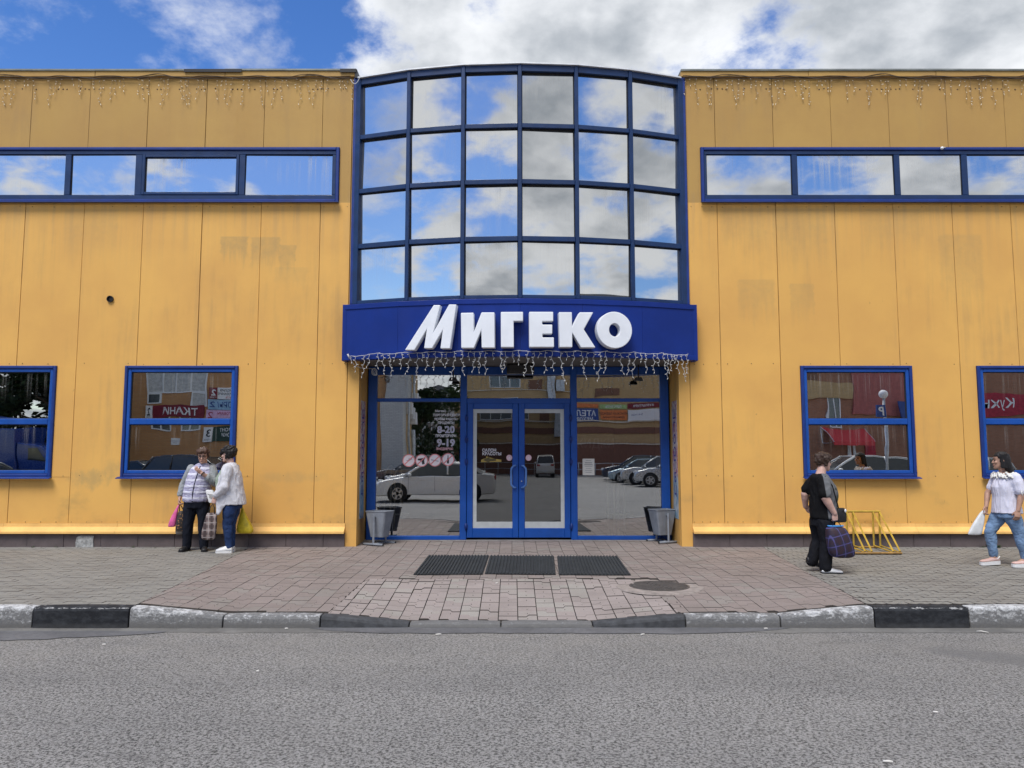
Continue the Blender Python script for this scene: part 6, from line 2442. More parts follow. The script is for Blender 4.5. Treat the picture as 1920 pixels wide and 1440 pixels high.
def shoe_rings(heel, d, L, W, prof, base=0.0):
    """upper as a row of half-oval sections along the foot: prof = (s, width, height)"""
    h, d = Vector(heel), Vector(d)
    dn = Vector((d.x, d.y, 0)).normalized()
    s_ = Vector((-dn.y, dn.x, 0))
    slope = d.z
    rings = []
    for s, w, hh in prof:
        c = h + dn * (L * s) + Vector((0, 0, base + slope * L * s))
        r = []
        for k in range(12):
            a = pi * k / 11
            r.append(c + s_ * (W * w * cos(a)) + Vector((0, 0, hh * sin(a) ** 0.7 if sin(a) > 0 else 0)))
        rings.append(r)
    return rings


UPPER = [(0.0, 0.30, 0.055), (0.04, 0.40, 0.075), (0.16, 0.44, 0.090), (0.34, 0.44, 0.088), (0.52, 0.46, 0.066), (0.70, 0.50, 0.050), (0.86, 0.47, 0.040), (0.96, 0.34, 0.030), (1.0, 0.16, 0.016)]
SOLE = [(s, w * 1.06, 1) for s, w, _ in UPPER]


def shoe(t, heel, d, L, W, upper_mat, sole_mat, sole_h=0.022, top=1.0, sole_top=None):
    g = Geo()
    g.loft(shoe_rings(heel, d, L, W, [(s, w, h * top) for s, w, h in UPPER], sole_h - 0.002))
    o = g.build('shoe', upper_mat, t)
    h, dd = Vector(heel), Vector(d)
    dn = Vector((dd.x, dd.y, 0)).normalized()
    s_ = Vector((-dn.y, dn.x, 0))
    out = [(s, w * 1.08) for s, w, _ in UPPER]
    pts = [(s, W * w) for s, w in out] + [(s, -W * w) for s, w in out[::-1]]
    g = Geo()
    P = lambda p, z: h + dn * (L * (p[0] * 1.02 - 0.01)) + s_ * p[1] + Vector((0, 0, dd.z * L * p[0] + z * (1 if p[0] < 0.5 else 1 - 0.35 * (p[0] - 0.5))))
    g.prism(pts, lambda p: P(p, 0.0), lambda p: P(p, sole_h))
    g.build('sole', sole_mat, o)
    return o


def cloth(name, col, rough=0.85, var=0.12, scale=9, bump=0.25, bscale=160, fine=0.12):
    return plain(name, col, rough, var=var, scale=scale, bump=bump, bscale=bscale, fine=fine, spec=0.15)


def hair_geo(F, back=0.10, nape=0.02, fringe=0.165, puff=0.014, seed=1, bumps=70, br=(0.018, 0.03), side=0.06):
    """hair as an uneven cap grown over the skull"""
    r_ = random.Random(seed)
    g = Geo()
    n = 24
    rings = []
    for z, w, f, b in HEAD:
        if z < 0.07:
            continue
        cy, ry = (f + b) / 2, (b - f) / 2
        ring = []
        for k in range(n):
            a = 2 * pi * k / n
            x, y = cos(a), sin(a)
            front = max(0.0, -y)
            lim = nape + (fringe - nape) * min(1, max(0, (front + 0.25) / 0.85))
            grow = puff if z >= lim else -0.016
            ring.append(F(x * (w + grow), cy + y * (ry + grow), z + (puff * 0.9 if z > 0.2 else 0)))
        rings.append(ring)
    g.loft(rings)
    for _ in range(bumps):
        a = r_.uniform(0, 2 * pi)
        y = sin(a)
        front = max(0.0, -y)
        lim = nape + (fringe - nape) * min(1, max(0, (front + 0.25) / 0.85))
        z = r_.uniform(min(lim, 0.2), 0.222)
        row = min(HEAD, key=lambda q: abs(q[0] - z))
        cy, ry = (row[2] + row[3]) / 2, (row[3] - row[2]) / 2
        g.ball(F(cos(a) * (row[1] + puff * 0.4), cy + y * (ry + puff * 0.4), z), r_.uniform(*br), n=8, m=6)
    return g


def hair_mat(name, col):
    t = NT(name)
    c = t.mix(t.ramp(t.noise(1.0, 5, 0.7, 0.6, vec=t.vec('Object', (90, 90, 16))), 0.3, 0.7), tuple(k * 0.45 for k in col), tuple(min(1, k * 1.6) for k in col))
    return t.done(c, 0.5, 0, t.bump(t.noise(1.0, 4, 0.7, vec=t.vec('Object', (140, 140, 24))), 0.6, 0.006), 0.35)


def soft_bag(name, label, cat, loc, rows, ang, mat, handles, hmat, group=None, fold=0.008, seed=0.0, lining=None, n=20):
    """soft carrier: rows = (dx, dy, z, half width, half depth) from the bottom up; handles = lists of points"""
    t = thing(name, label, cat, loc, 0, group)
    g = Geo()
    rings = []
    for dx, dy, z, rx, ry in rows:
        ring = []
        for k in range(n):
            a = 2 * pi * k / n
            cx_, sx_ = cos(a), sin(a)
            x = rx * abs(cx_) ** 0.6 * (1 if cx_ > 0 else -1)
            y = ry * abs(sx_) ** 0.6 * (1 if sx_ > 0 else -1)
            q = Vector((x * cos(ang) - y * sin(ang) + dx, x * sin(ang) + y * cos(ang) + dy, z))
            nz = mnoise.noise(Vector((q.x * 14 + seed, q.y * 14, q.z * 9))) + 0.5 * mnoise.noise(Vector((q.x * 34 + seed, q.y * 34, q.z * 20)))
            q += Vector((cx_ * cos(ang) - sx_ * sin(ang), cx_ * sin(ang) + sx_ * cos(ang), 0.3)) * nz * fold
            ring.append(q)
        rings.append(ring)
    g.loft(rings)
    o = g.build('bag_body', mat, t)
    sub = o.modifiers.new('soft', 'SUBSURF')
    sub.levels = sub.render_levels = 1
    if lining:
        dx, dy, z, rx, ry = rows[-1]
        g = Geo()
        g.loft([er((dx, dy, z - 0.004), rx * 0.95, ry * 0.9, ang), er((dx, dy, z + 0.012), rx * 0.97, ry * 0.95, ang), er((dx, dy, z + 0.010), rx * 0.80, ry * 0.7, ang)], 0, True)
        g.build('lining', lining, t)
    for h in handles:
        g = Geo()
        g.tube(h, 0.008, 6, flat=0.5)
        g.build('bag_handle', hmat, t)
    return t


M_BLACKSHOE = plain('black_shoe', (0.014, 0.014, 0.016), 0.5)
M_WHITESHOE = plain('white_shoe', (0.74, 0.74, 0.74), 0.5, var=0.05)
M_WHITESOLE = plain('white_sole', (0.70, 0.70, 0.70), 0.6, var=0.05)

# ================================================================== woman in the striped vest, facing the street
A0 = on_ground(366, 1033)
A0 = Vector((A0.x + 0.0, A0.y, pave_z(A0.x, A0.y)))
A = thing('person', 'person in lilac striped vest and dark trousers, hand raised to chin, carrying bags', 'person', A0)
FA = Frame((0.085, -0.03, 1.405), yaw=radians(10), pitch=radians(14))
wr_l, wr_r = Vector((-0.262, -0.03, 0.845)), Vector((0.150, -0.215, 1.235))
parts = [head_geo(FA, 1.05),
         limb([(0.07, 0.02, 1.30), (0.082, -0.005, 1.43)], [0.062, 0.055]),
         torso([(0.0, 0, 0.80, 0.17, 0.12), (0.01, 0, 1.0, 0.17, 0.13), (0.04, 0, 1.2, 0.17, 0.12), (0.06, 0.01, 1.33, 0.13, 0.08)]),
         limb([(-0.115, 0.0, 1.305), (-0.235, 0.03, 1.07), wr_l], [0.055, 0.042, 0.027]),
         limb([(0.225, 0.0, 1.30), (0.285, -0.03, 1.08), wr_r], [0.055, 0.045, 0.028]),
         hand_geo(wr_l, (-0.05, -0.15, -1), (1, 0, 0), (0, -1, 0), 1.3),
         hand_geo(wr_r, (-0.80, -0.15, 0.62), (0.25, 0.9, 0.4), (-0.5, 0.3, 0.6), 0.35),
         limb([(-0.09, 0, 0.80), (-0.125, 0, 0.45), (-0.14, 0.02, 0.09)], [0.09, 0.06, 0.04]),
         limb([(0.09, 0, 0.80), (0.115, 0, 0.45), (0.125, 0.02, 0.09)], [0.09, 0.06, 0.04])]
union('body', parts, 0.006, M_SKIN, A, 2)
face_bits(FA, A)
M_HAIRA = hair_mat('brown_hair', (0.060, 0.028, 0.017))
union('hair', [hair_geo(FA, fringe=0.170, nape=0.05, puff=0.016, seed=3, bumps=90)], 0.006, M_HAIRA, A, 1, 0.006, (40, 40, 20))
g = Geo()
for s in (-1, 1):
    c = [FA(s * 0.032 + 0.024 * cos(2 * pi * k / 14), -0.094 + 0.012 * abs(s * 0.032 + 0.024 * cos(2 * pi * k / 14)) / 0.05, 0.110 + 0.018 * sin(2 * pi * k / 14)) for k in range(15)]
    g.tube(c, 0.0032, 5)
    g.tube([FA(s * 0.056, -0.084, 0.114), FA(s * 0.078, 0.01, 0.118)], 0.003, 5)
g.tube([FA(-0.009, -0.095, 0.113), FA(0.009, -0.095, 0.113)], 0.003, 5)
g.build('spectacles', plain('dark_frames', (0.03, 0.02, 0.018), 0.3), A)
M_GREYSHIRT = cloth('grey_jersey', (0.30, 0.32, 0.335))
sh = [limb([(-0.11, 0.0, 1.30), (-0.238, 0.03, 1.06), (-0.262, -0.02, 0.90)], [0.068, 0.060, 0.050]),
      limb([(0.22, 0.0, 1.295), (0.290, -0.03, 1.08), (0.215, -0.135, 1.165)], [0.070, 0.066, 0.055]),
      torso([(0.01, 0, 0.86, 0.19, 0.13), (0.04, 0, 1.2, 0.175, 0.125), (0.058, 0.005, 1.32, 0.14, 0.095), (0.068, 0.01, 1.385, 0.072, 0.068)])]
union('shirt', sh, 0.008, M_GREYSHIRT, A, 3, 0.015, (14, 14, 9), 1.3)


def vest_mat():
    t = NT('striped_vest')
    p = t.vec('Object')
    s = t.sep(p)
    z = t.math('ADD', s[2], t.math('MULTIPLY', t.noise(14, 3, 0.5), 0.012))
    w = t.math('FRACT', t.math('MULTIPLY', z, 10.6))
    c = t.mix(t.ramp(t.math('ABSOLUTE', t.math('SUBTRACT', w, 0.5)), 0.33, 0.39), (0.33, 0.32, 0.46), (0.66, 0.66, 0.76))
    dash = t.ramp(t.noise(1.0, 3, 0.6, vec=t.vec('Object', (22, 22, 75))), 0.5, 0.6, 0.0, 0.65)
    c = t.mix(dash, c, (0.60, 0.60, 0.70))
    return t.done(c, 0.75, 0, t.bump(t.math('ABSOLUTE', t.math('SUBTRACT', w, 0.5)), 0.35, 0.02), 0.2)


union('vest', [torso([(-0.005, -0.005, 0.775, 0.205, 0.155), (-0.003, -0.006, 0.80, 0.222, 0.17), (0.0, -0.01, 0.92, 0.219, 0.174), (0.015, -0.012, 1.05, 0.210, 0.172), (0.035, -0.01, 1.18, 0.200, 0.158),
                      (0.050, 0.0, 1.27, 0.192, 0.135), (0.058, 0.005, 1.325, 0.165, 0.108), (0.066, 0.004, 1.362, 0.115, 0.085), (0.07, 0.0, 1.392, 0.070, 0.070)])], 0.008, vest_mat(), A, 2, 0.010, (8, 8, 24), 4.0)
g = Geo()
zp = [(-0.01, -0.166, 0.785), (0.0, -0.188, 0.92), (0.02, -0.186, 1.05), (0.045, -0.168, 1.18), (0.062, -0.128, 1.28), (0.070, -0.098, 1.345)]
g.tube(zp, 0.008, 6, flat=0.7)
for s in (-1, 1):
    g.tube([(0.052 + s * 0.135, 0.0 + s * 0.0, 1.335), (0.035 + s * 0.168, -0.045, 1.25), (0.03 + s * 0.182, -0.03, 1.15), (0.03 + s * 0.185, 0.02, 1.12)], 0.006, 5)
g.build('zip', plain('navy_piping', (0.012, 0.014, 0.03), 0.5), A)
M_NAVYTR = cloth('navy_black_trousers', (0.010, 0.012, 0.020), 0.8, fine=0.05)
tr = [torso([(0.0, 0, 0.68, 0.19, 0.14), (0.0, 0, 0.76, 0.205, 0.152), (0.0, 0, 0.86, 0.20, 0.15)]),
      limb([(-0.098, 0, 0.74), (-0.128, -0.01, 0.45), (-0.142, 0.015, 0.075)], [0.108, 0.085, 0.070]),
      limb([(0.098, 0, 0.74), (0.118, -0.01, 0.45), (0.128, 0.015, 0.075)], [0.108, 0.085, 0.070])]
union('trousers', tr, 0.009, M_NAVYTR, A, 3, 0.015, (10, 10, 4), 2.2)
shoe(A, (-0.135, 0.075, 0.0), (-0.16, -1, 0), 0.245, 0.092, M_BLACKSHOE, M_BLACKSHOE)
shoe(A, (0.12, 0.085, 0.0), (0.30, -0.9, 0), 0.245, 0.092, M_BLACKSHOE, M_BLACKSHOE)
g = Geo()
g.tube([wr_r + Vector((0.028 * cos(2 * pi * k / 14) * 0.7 + 0.012, 0.03 * sin(2 * pi * k / 14), 0.028 * cos(2 * pi * k / 14) - 0.01)) for k in range(15)], 0.007, 6)
g.build('watch', M_BLACKSHOE, A)

hA = A0 + Vector((-0.268, -0.045, 0.735))
M_PINKBAG = plain('pink_plastic', (0.72, 0.13, 0.34), 0.35, var=0.18, scale=16, bump=0.4, bscale=30)
soft_bag('pink_bag', 'bright pink plastic bag hanging from the hand of the person in the striped vest', 'bag', hA,
         [(-0.115, 0.02, -0.355, 0.035, 0.02), (-0.11, 0.02, -0.35, 0.06, 0.04), (-0.095, 0.02, -0.26, 0.056, 0.045), (-0.065, 0.01, -0.16, 0.038, 0.035), (-0.03, 0.005, -0.07, 0.02, 0.018), (-0.004, 0, 0.0, 0.010, 0.010)], 0.2, M_PINKBAG,
         [[(-0.006, 0, -0.02), (0.0, -0.01, 0.02), (0.006, 0.01, -0.02)]], M_PINKBAG, seed=3.0)


def leopard():
    t = NT('leopard_print')
    v = t.voronoi(34, t.vec('Object'))
    n_ = t.noise(30, 3, 0.6)
    c = t.mix(t.ramp(t.math('ADD', v, t.math('MULTIPLY', n_, 0.35)), 0.42, 0.52), (0.42, 0.20, 0.075), (0.022, 0.017, 0.014))
    c = t.mix(t.ramp(t.noise(7, 3), 0.48, 0.58), c, (0.03, 0.026, 0.022))
    c = t.mix(t.ramp(t.sep(t.tc.outputs['Object'])[2], -0.40, -0.45), c, (0.16, 0.15, 0.14))
    return t.done(c, 0.6)


soft_bag('leopard_bag', 'dark leopard print shopping bag hanging beside the pink bag', 'bag', hA + Vector((0.055, 0.02, 0)),
         [(-0.03, 0.0, -0.475, 0.05, 0.04), (-0.028, 0.0, -0.465, 0.072, 0.06), (-0.02, 0.0, -0.33, 0.080, 0.065), (-0.015, 0.0, -0.20, 0.070, 0.055), (-0.01, 0.0, -0.11, 0.052, 0.036), (-0.01, 0.0, -0.10, 0.04, 0.02)], 0.5, leopard(),
         [[(-0.045, -0.01, -0.11), (-0.05, -0.005, -0.04), (-0.045, 0, 0.005), (-0.02, 0.005, -0.04), (0.02, 0.01, -0.11)]], M_BLACKSHOE, seed=5.0)

# ================================================================== woman in the pale cardigan, facing her
B0 = on_ground(424, 1035)
B0 = Vector((B0.x, B0.y, pave_z(B0.x, B0.y)))
B = thing('person', 'person with curly black hair in pale grey cardigan and jeans, seen from the side', 'person', B0)
FB = Frame((-0.005, 0.0, 1.425), yaw=radians(-86), pitch=radians(4))
wl_, wr2 = Vector((-0.125, -0.215, 0.865)), Vector((-0.19, 0.06, 0.90))
HB = radians(90)
parts = [head_geo(FB, 1.05),
         limb([(0.035, 0, 1.31), (0.012, 0, 1.45)], [0.06, 0.053]),
         torso([(0.05, 0, 0.78, 0.13, 0.16), (0.03, 0, 1.0, 0.14, 0.16), (0.02, 0, 1.2, 0.13, 0.16), (0.03, 0, 1.34, 0.08, 0.12)]),
         limb([(0.035, -0.17, 1.31), (0.02, -0.235, 1.04), wl_], [0.055, 0.043, 0.027]),
         limb([(0.035, 0.17, 1.31), (0.0, 0.22, 1.04), wr2], [0.055, 0.043, 0.027]),
         hand_geo(wl_, (-0.25, 0.10, -0.95), (0.2, 1, 0), (-1, 0, -0.2), 1.2),
         hand_geo(wr2, (-0.6, -0.5, -0.2), (0, 0, 1), (-0.5, 0.6, 0), 1.0),
         limb([(0.07, -0.075, 0.80), (0.03, -0.08, 0.45), (0.07, -0.08, 0.09)], [0.09, 0.06, 0.038]),
         limb([(0.07, 0.075, 0.80), (0.02, 0.08, 0.45), (0.045, 0.08, 0.09)], [0.09, 0.06, 0.038])]
union('body', parts, 0.006, M_SKINP, B, 2)
face_bits(FB, B)
M_HAIRB = hair_mat('black_hair', (0.010, 0.009, 0.010))
hr = random.Random(8)
g = hair_geo(FB, fringe=0.150, nape=0.03, puff=0.024, seed=4, bumps=60, br=(0.022, 0.034))
for _ in range(120):
    a, zz1 = hr.uniform(-0.5, pi + 0.5), hr.uniform(0.03, 0.225)
    row = min(HEAD, key=lambda q: abs(q[0] - zz1))
    if sin(a) < -0.2 and zz1 < 0.14:
        continue
    cy, ry = (row[2] + row[3]) / 2, (row[3] - row[2]) / 2
    g.ball(FB(cos(a) * (row[1] + 0.022), cy + sin(a) * (ry + 0.022), zz1 + 0.012), hr.uniform(0.014, 0.024), n=8, m=6)
union('hair', [g], 0.006, M_HAIRB, B, 1, 0.008, (60, 60, 60))
M_CARD = cloth('pale_grey_cardigan', (0.60, 0.60, 0.645), 0.9, bump=0.4, bscale=220)
M_TEE = cloth('sage_green_top', (0.30, 0.36, 0.29), 0.9)
union('top', [torso([(0.02, 0, 0.84, 0.165, 0.175), (-0.005, 0, 1.0, 0.185, 0.18), (-0.02, 0, 1.14, 0.185, 0.18), (0.0, 0, 1.26, 0.14, 0.165), (0.025, 0, 1.35, 0.085, 0.10)])], 0.008, M_TEE, B, 3, 0.006, (9, 9, 9))
cg = torso([(0.105, 0, 0.745, 0.185, 0.215), (0.098, 0, 0.80, 0.18, 0.215), (0.075, 0, 0.95, 0.165, 0.205), (0.055, 0, 1.10, 0.158, 0.205), (0.045, 0, 1.24, 0.140, 0.195), (0.045, 0, 1.34, 0.098, 0.135), (0.04, 0, 1.40, 0.066, 0.075)])
sl = [limb([(0.035, -0.165, 1.305), (0.024, -0.235, 1.03), (-0.095, -0.222, 0.905)], [0.082, 0.072, 0.058]),
      limb([(0.035, 0.165, 1.305), (0.0, 0.225, 1.04), (-0.14, 0.11, 0.915)], [0.082, 0.070, 0.056])]
fl = Geo()
fl.loft([er((-0.045, -0.165, 1.22), 0.045, 0.035), er((-0.075, -0.175, 1.0), 0.05, 0.03), er((-0.04, -0.19, 0.85), 0.085, 0.026), er((-0.035, -0.20, 0.74), 0.075, 0.022), er((-0.06, -0.205, 0.64), 0.035, 0.018), er((-0.072, -0.205, 0.595), 0.012, 0.010)])
fl2 = Geo()
fl2.loft([er((-0.055, 0.16, 1.22), 0.045, 0.03), er((-0.08, 0.17, 1.0), 0.05, 0.03), er((-0.05, 0.18, 0.85), 0.06, 0.026), er((-0.05, 0.18, 0.72), 0.03, 0.02)])
union('cardigan', [cg, fl, fl2] + sl, 0.008, M_CARD, B, 3, 0.020, (9, 9, 5), 6.1)
M_JEANS = cloth('dark_blue_jeans', (0.022, 0.045, 0.125), 0.85, var=0.3, scale=5, fine=0.15)
tr = [torso([(0.07, 0, 0.68, 0.145, 0.165), (0.07, 0, 0.78, 0.165, 0.18), (0.065, 0, 0.86, 0.16, 0.175)]),
      limb([(0.072, -0.085, 0.72), (0.035, -0.085, 0.44), (0.075, -0.082, 0.10)], [0.108, 0.075, 0.052]),
      limb([(0.072, 0.085, 0.72), (0.03, 0.085, 0.44), (0.05, 0.082, 0.10)], [0.108, 0.075, 0.052])]
union('jeans', tr, 0.009, M_JEANS, B, 3, 0.013, (12, 12, 14), 3.1)
shoe(B, (0.125, -0.085, 0.0), (-1, -0.08, 0), 0.25, 0.094, M_WHITESHOE, M_WHITESOLE, 0.03)
shoe(B, (0.10, 0.085, 0.0), (-1, 0.03, 0), 0.25, 0.094, M_WHITESHOE, M_WHITESOLE, 0.03)
hB = B0 + Vector((-0.158, -0.20, 0.755))


def checks(name, base, dark, light, sc, lw=0.16, ang=0.0):
    t = NT(name)
    s = t.sep(t.vec('Object', (1, 1, 1), (0.013, 0.02, 0.0), (0, ang, 0)))
    a = t.math('ABSOLUTE', t.math('SUBTRACT', t.math('FRACT', t.math('MULTIPLY', t.math('ADD', s[0], s[1]), sc)), 0.5))
    b = t.math('ABSOLUTE', t.math('SUBTRACT', t.math('FRACT', t.math('MULTIPLY', s[2], sc)), 0.5))
    c = t.mix(t.math('GREATER_THAN', a, 0.30), base, dark)
    c = t.mix(t.math('MULTIPLY', t.math('GREATER_THAN', b, 0.30), 0.7), c, dark)
    c = t.mix(t.math('MULTIPLY', t.math('LESS_THAN', a, lw * 0.42), 0.85), c, light)
    c = t.mix(t.math('MULTIPLY', t.math('LESS_THAN', b, lw * 0.42), 0.85), c, light)
    c = t.mix(t.ramp(t.noise(12, 3), 0.4, 0.7, 0, 0.25), c, dark)
    return t.done(c, 0.7)


M_BROWNCK = checks('brown_grey_print', (0.24, 0.18, 0.17), (0.060, 0.040, 0.040), (0.42, 0.38, 0.37), 9.0, 0.12)
soft_bag('patterned_bag', 'brown and grey patterned shopping bag held by the person in the pale cardigan', 'bag', hB,
         [(-0.05, 0.0, -0.545, 0.055, 0.03), (-0.055, 0.0, -0.53, 0.105, 0.05), (-0.045, 0.0, -0.42, 0.11, 0.055), (-0.025, 0.0, -0.25, 0.092, 0.045), (-0.01, 0.0, -0.135, 0.075, 0.030), (-0.008, 0.0, -0.125, 0.06, 0.018)], 0.15, M_BROWNCK,
         [[(-0.055, -0.02, -0.14), (-0.04, -0.01, -0.05), (0.0, 0, 0.01), (0.03, -0.01, -0.05), (0.035, -0.02, -0.14)]], M_BLACKSHOE, seed=9.0)
soft_bag('yellow_bag', 'yellow plastic bag showing behind the jeans of the person in the pale cardigan', 'bag', B0 + Vector((0.16, 0.20, 0.70)),
         [(0.07, 0, -0.43, 0.06, 0.05), (0.065, 0, -0.42, 0.14, 0.08), (0.055, 0, -0.33, 0.13, 0.08), (0.03, 0, -0.20, 0.075, 0.05), (0.005, 0, -0.08, 0.03, 0.02), (0, 0, 0.0, 0.012, 0.01)], 0.0,
         plain('yellow_plastic', (0.66, 0.50, 0.03), 0.35, var=0.2, scale=14, bump=0.4, bscale=30), [[(0, 0, -0.02), (-0.02, 0, 0.06), (-0.10, -0.02, 0.14)]], plain('yellow_loop', (0.66, 0.50, 0.03), 0.4), seed=2.0)
pu = thing('white_purse', 'small white purse clutched between the two talking people', 'purse', B0 + Vector((-0.225, -0.10, 0.875)), 0)
g = Geo()
g.loft([[Vector((x * c - (z * 0.35), y, z)) for x, y in ((-0.055, -0.03), (0.055, -0.03), (0.06, 0), (0.055, 0.03), (-0.055, 0.03), (-0.06, 0))] for z, c in ((-0.10, 0.9), (-0.09, 1.05), (0.0, 1.05), (0.085, 0.95), (0.10, 0.7))])
bevel(g.build('purse_body', M_WHITESHOE, pu), 0.012, 2, 30)
g = Geo()
g.add([(-0.02, -0.037, 0.02), (0.05, -0.037, 0.0), (0.045, -0.037, -0.04), (-0.02, -0.037, -0.02)], [(0, 1, 2, 3)])
g.tube([(-0.05, -0.034, 0.04), (0.055, -0.034, 0.02)], 0.005, 5)
g.build('purse_flap', plain('grey_seam', (0.30, 0.29, 0.28), 0.5), pu)

# ================================================================== woman in black walking right
C0 = on_ground(1543, 1073)
C0 = Vector((C0.x, C0.y, pave_z(C0.x, C0.y)))
C = thing('person', 'person with short brown hair in black and grey tee, walking with a plaid bag', 'person', C0)
fC = radians(70)     # heading: mostly along +X, turned a little from the street
FC = Frame((0.060, 0.02, 1.318), yaw=radians(106), pitch=radians(6))
wc, wc2 = Vector((0.085, -0.225, 0.775)), Vector((-0.10, 0.26, 0.83))
AG = radians(2)
parts = [head_geo(FC, 1.08),
         limb([(0.005, 0.01, 1.21), (0.045, 0.02, 1.34)], [0.064, 0.057]),
         torso([(0.01, 0, 0.72, 0.15, 0.16), (0.04, 0, 0.95, 0.14, 0.16), (0.03, 0, 1.12, 0.11, 0.15), (0.01, 0, 1.22, 0.06, 0.09)], AG),
         limb([(-0.01, -0.165, 1.15), (-0.03, -0.238, 0.975), wc], [0.050, 0.054, 0.033]),
         limb([(-0.03, 0.15, 1.15), (-0.125, 0.19, 1.00), wc2], [0.050, 0.054, 0.033]),
         hand_geo(wc, (0.12, 0.10, -1), (-0.1, 1, 0.1), (1, 0.1, 0), 1.35),
         hand_geo(wc2, (0.6, 0.3, -0.6), (0.3, -0.5, 0), (0, 0, 1), 0.8),
         limb([(0.01, -0.08, 0.74), (0.03, -0.08, 0.42), (-0.005, -0.085, 0.08)], [0.09, 0.06, 0.04]),
         limb([(0.0, 0.08, 0.74), (0.0, 0.085, 0.42), (-0.10, 0.09, 0.13)], [0.09, 0.06, 0.04])]
union('body', parts, 0.006, M_SKINP, C, 2)
face_bits(FC, C)
M_HAIRC = hair_mat('dark_brown_hair', (0.040, 0.022, 0.015))
union('hair', [hair_geo(FC, fringe=0.165, nape=0.035, puff=0.017, seed=11, bumps=90)], 0.006, M_HAIRC, C, 1, 0.006, (45, 45, 22))
g = Geo()
for s in (-1,):
    g.tube([FC(-0.056, -0.086, 0.114), FC(-0.078, 0.01, 0.118)], 0.003, 5)
    g.tube([FC(0.056, -0.086, 0.114), FC(0.078, 0.01, 0.118)], 0.003, 5)
    for q in (-1, 1):
        g.tube([FC(q * 0.033 + 0.024 * cos(2 * pi * k / 12), -0.096, 0.110 + 0.017 * sin(2 * pi * k / 12)) for k in range(13)], 0.003, 5)
g.build('spectacles', plain('light_frames', (0.25, 0.23, 0.22), 0.3), C)


def tee_mat():
    t = NT('black_grey_tee')
    s = t.sep(t.tc.outputs['Object'])
    fwd = t.math('ADD', t.math('MULTIPLY', s[0], 0.96), t.math('MULTIPLY', s[1], -0.28))
    fwd = t.math('ADD', fwd, t.math('MULTIPLY', t.math('SUBTRACT', s[2], 1.0), 0.10))
    f = t.ramp(fwd, 0.040, 0.052)
    cl = t.mix(t.ramp(t.noise(9, 4), 0.3, 0.7), (0.115, 0.12, 0.128), (0.16, 0.165, 0.175))
    pr = t.ramp(t.noise(11, 4, 0.6, 1.0), 0.55, 0.62)
    cl = t.mix(t.math('MULTIPLY', pr, t.ramp(fwd, 0.17, 0.19)), cl, (0.02, 0.03, 0.012))
    cl = t.mix(t.math('MULTIPLY', t.ramp(t.noise(7, 3, 0.5, 0.5, vec=t.vec('Object', (1, 1, 1), (3, 2, 1))), 0.56, 0.62), t.ramp(fwd, 0.17, 0.19)), cl, (0.08, 0.10, 0.03))
    c = t.mix(f, (0.0085, 0.0085, 0.0095), cl)
    return t.done(c, 0.85, 0, t.bump(t.noise(190, 3), 0.2, 0.004), 0.1)


tg = [torso([(0.035, -0.01, 0.695, 0.165, 0.195), (0.035, -0.01, 0.72, 0.172, 0.20), (0.035, 0, 0.86, 0.168, 0.195), (0.05, 0, 1.0, 0.178, 0.192), (0.042, 0, 1.10, 0.162, 0.188), (0.015, 0, 1.18, 0.132, 0.178), (0.0, 0.003, 1.235, 0.110, 0.150), (0.0, 0.005, 1.275, 0.080, 0.088)], AG),
      limb([(-0.012, -0.170, 1.175), (-0.028, -0.230, 1.025)], [0.078, 0.080]),
      limb([(-0.03, 0.150, 1.165), (-0.095, 0.178, 1.065)], [0.078, 0.080])]
union('tee', tg, 0.008, tee_mat(), C, 3, 0.018, (9, 9, 5), 7.7)
M_BLACKTR = cloth('black_trousers', (0.010, 0.0105, 0.014), 0.8, fine=0.05)
tr = [torso([(0.015, 0, 0.60, 0.145, 0.175), (0.025, 0, 0.69, 0.148, 0.175), (0.03, 0, 0.77, 0.135, 0.160)], AG),
      limb([(0.012, -0.088, 0.66), (0.03, -0.088, 0.40), (0.0, -0.085, 0.075)], [0.112, 0.085, 0.078]),
      limb([(0.0, 0.088, 0.66), (0.0, 0.088, 0.40), (-0.105, 0.09, 0.125)], [0.112, 0.085, 0.072])]
union('trousers', tr, 0.009, M_BLACKTR, C, 3, 0.016, (9, 9, 5), 5.2)
shoe(C, (-0.055, -0.09, 0.0), (1, -0.10, 0), 0.265, 0.098, M_WHITESHOE, M_BLACKSHOE, 0.016, 0.78)
shoe(C, (-0.175, 0.09, 0.115), (0.93, 0.0, -0.40), 0.25, 0.094, M_BLACKSHOE, M_BLACKSHOE, 0.016, 0.85)
g = Geo()
g.tube([(-0.055, -0.08, 1.245), (0.0, -0.10, 1.262), (0.06, -0.075, 1.24), (0.085, 0.0, 1.225), (0.06, 0.06, 1.25)], 0.003, 5)
g.build('necklace', plain('dark_cord', (0.03, 0.02, 0.015), 0.5), C)
hC = C0 + Vector((0.10, -0.215, 0.675))
M_PLAID = checks('navy_plaid', (0.016, 0.014, 0.040), (0.028, 0.012, 0.022), (0.075, 0.068, 0.22), 8.5, 0.12, 0.25)
soft_bag('plaid_bag', 'large navy plaid shopping bag carried by the person in black and grey', 'bag', hC,
         [(0.085, 0.0, -0.465, 0.06, 0.04), (0.075, 0.0, -0.45, 0.160, 0.065), (0.055, 0.0, -0.37, 0.172, 0.085), (0.03, 0.0, -0.22, 0.156, 0.09), (0.005, 0.0, -0.11, 0.132, 0.07), (-0.002, 0.0, -0.065, 0.112, 0.052)], 0.10, M_PLAID,
         [[(-0.06, -0.03, -0.07), (-0.03, -0.012, -0.01), (0.0, 0, 0.02), (0.03, -0.012, -0.01), (0.06, -0.03, -0.07)]], M_NAVYTR, fold=0.013, seed=12.0, lining=plain('blue_lining', (0.06, 0.27, 0.62), 0.5))
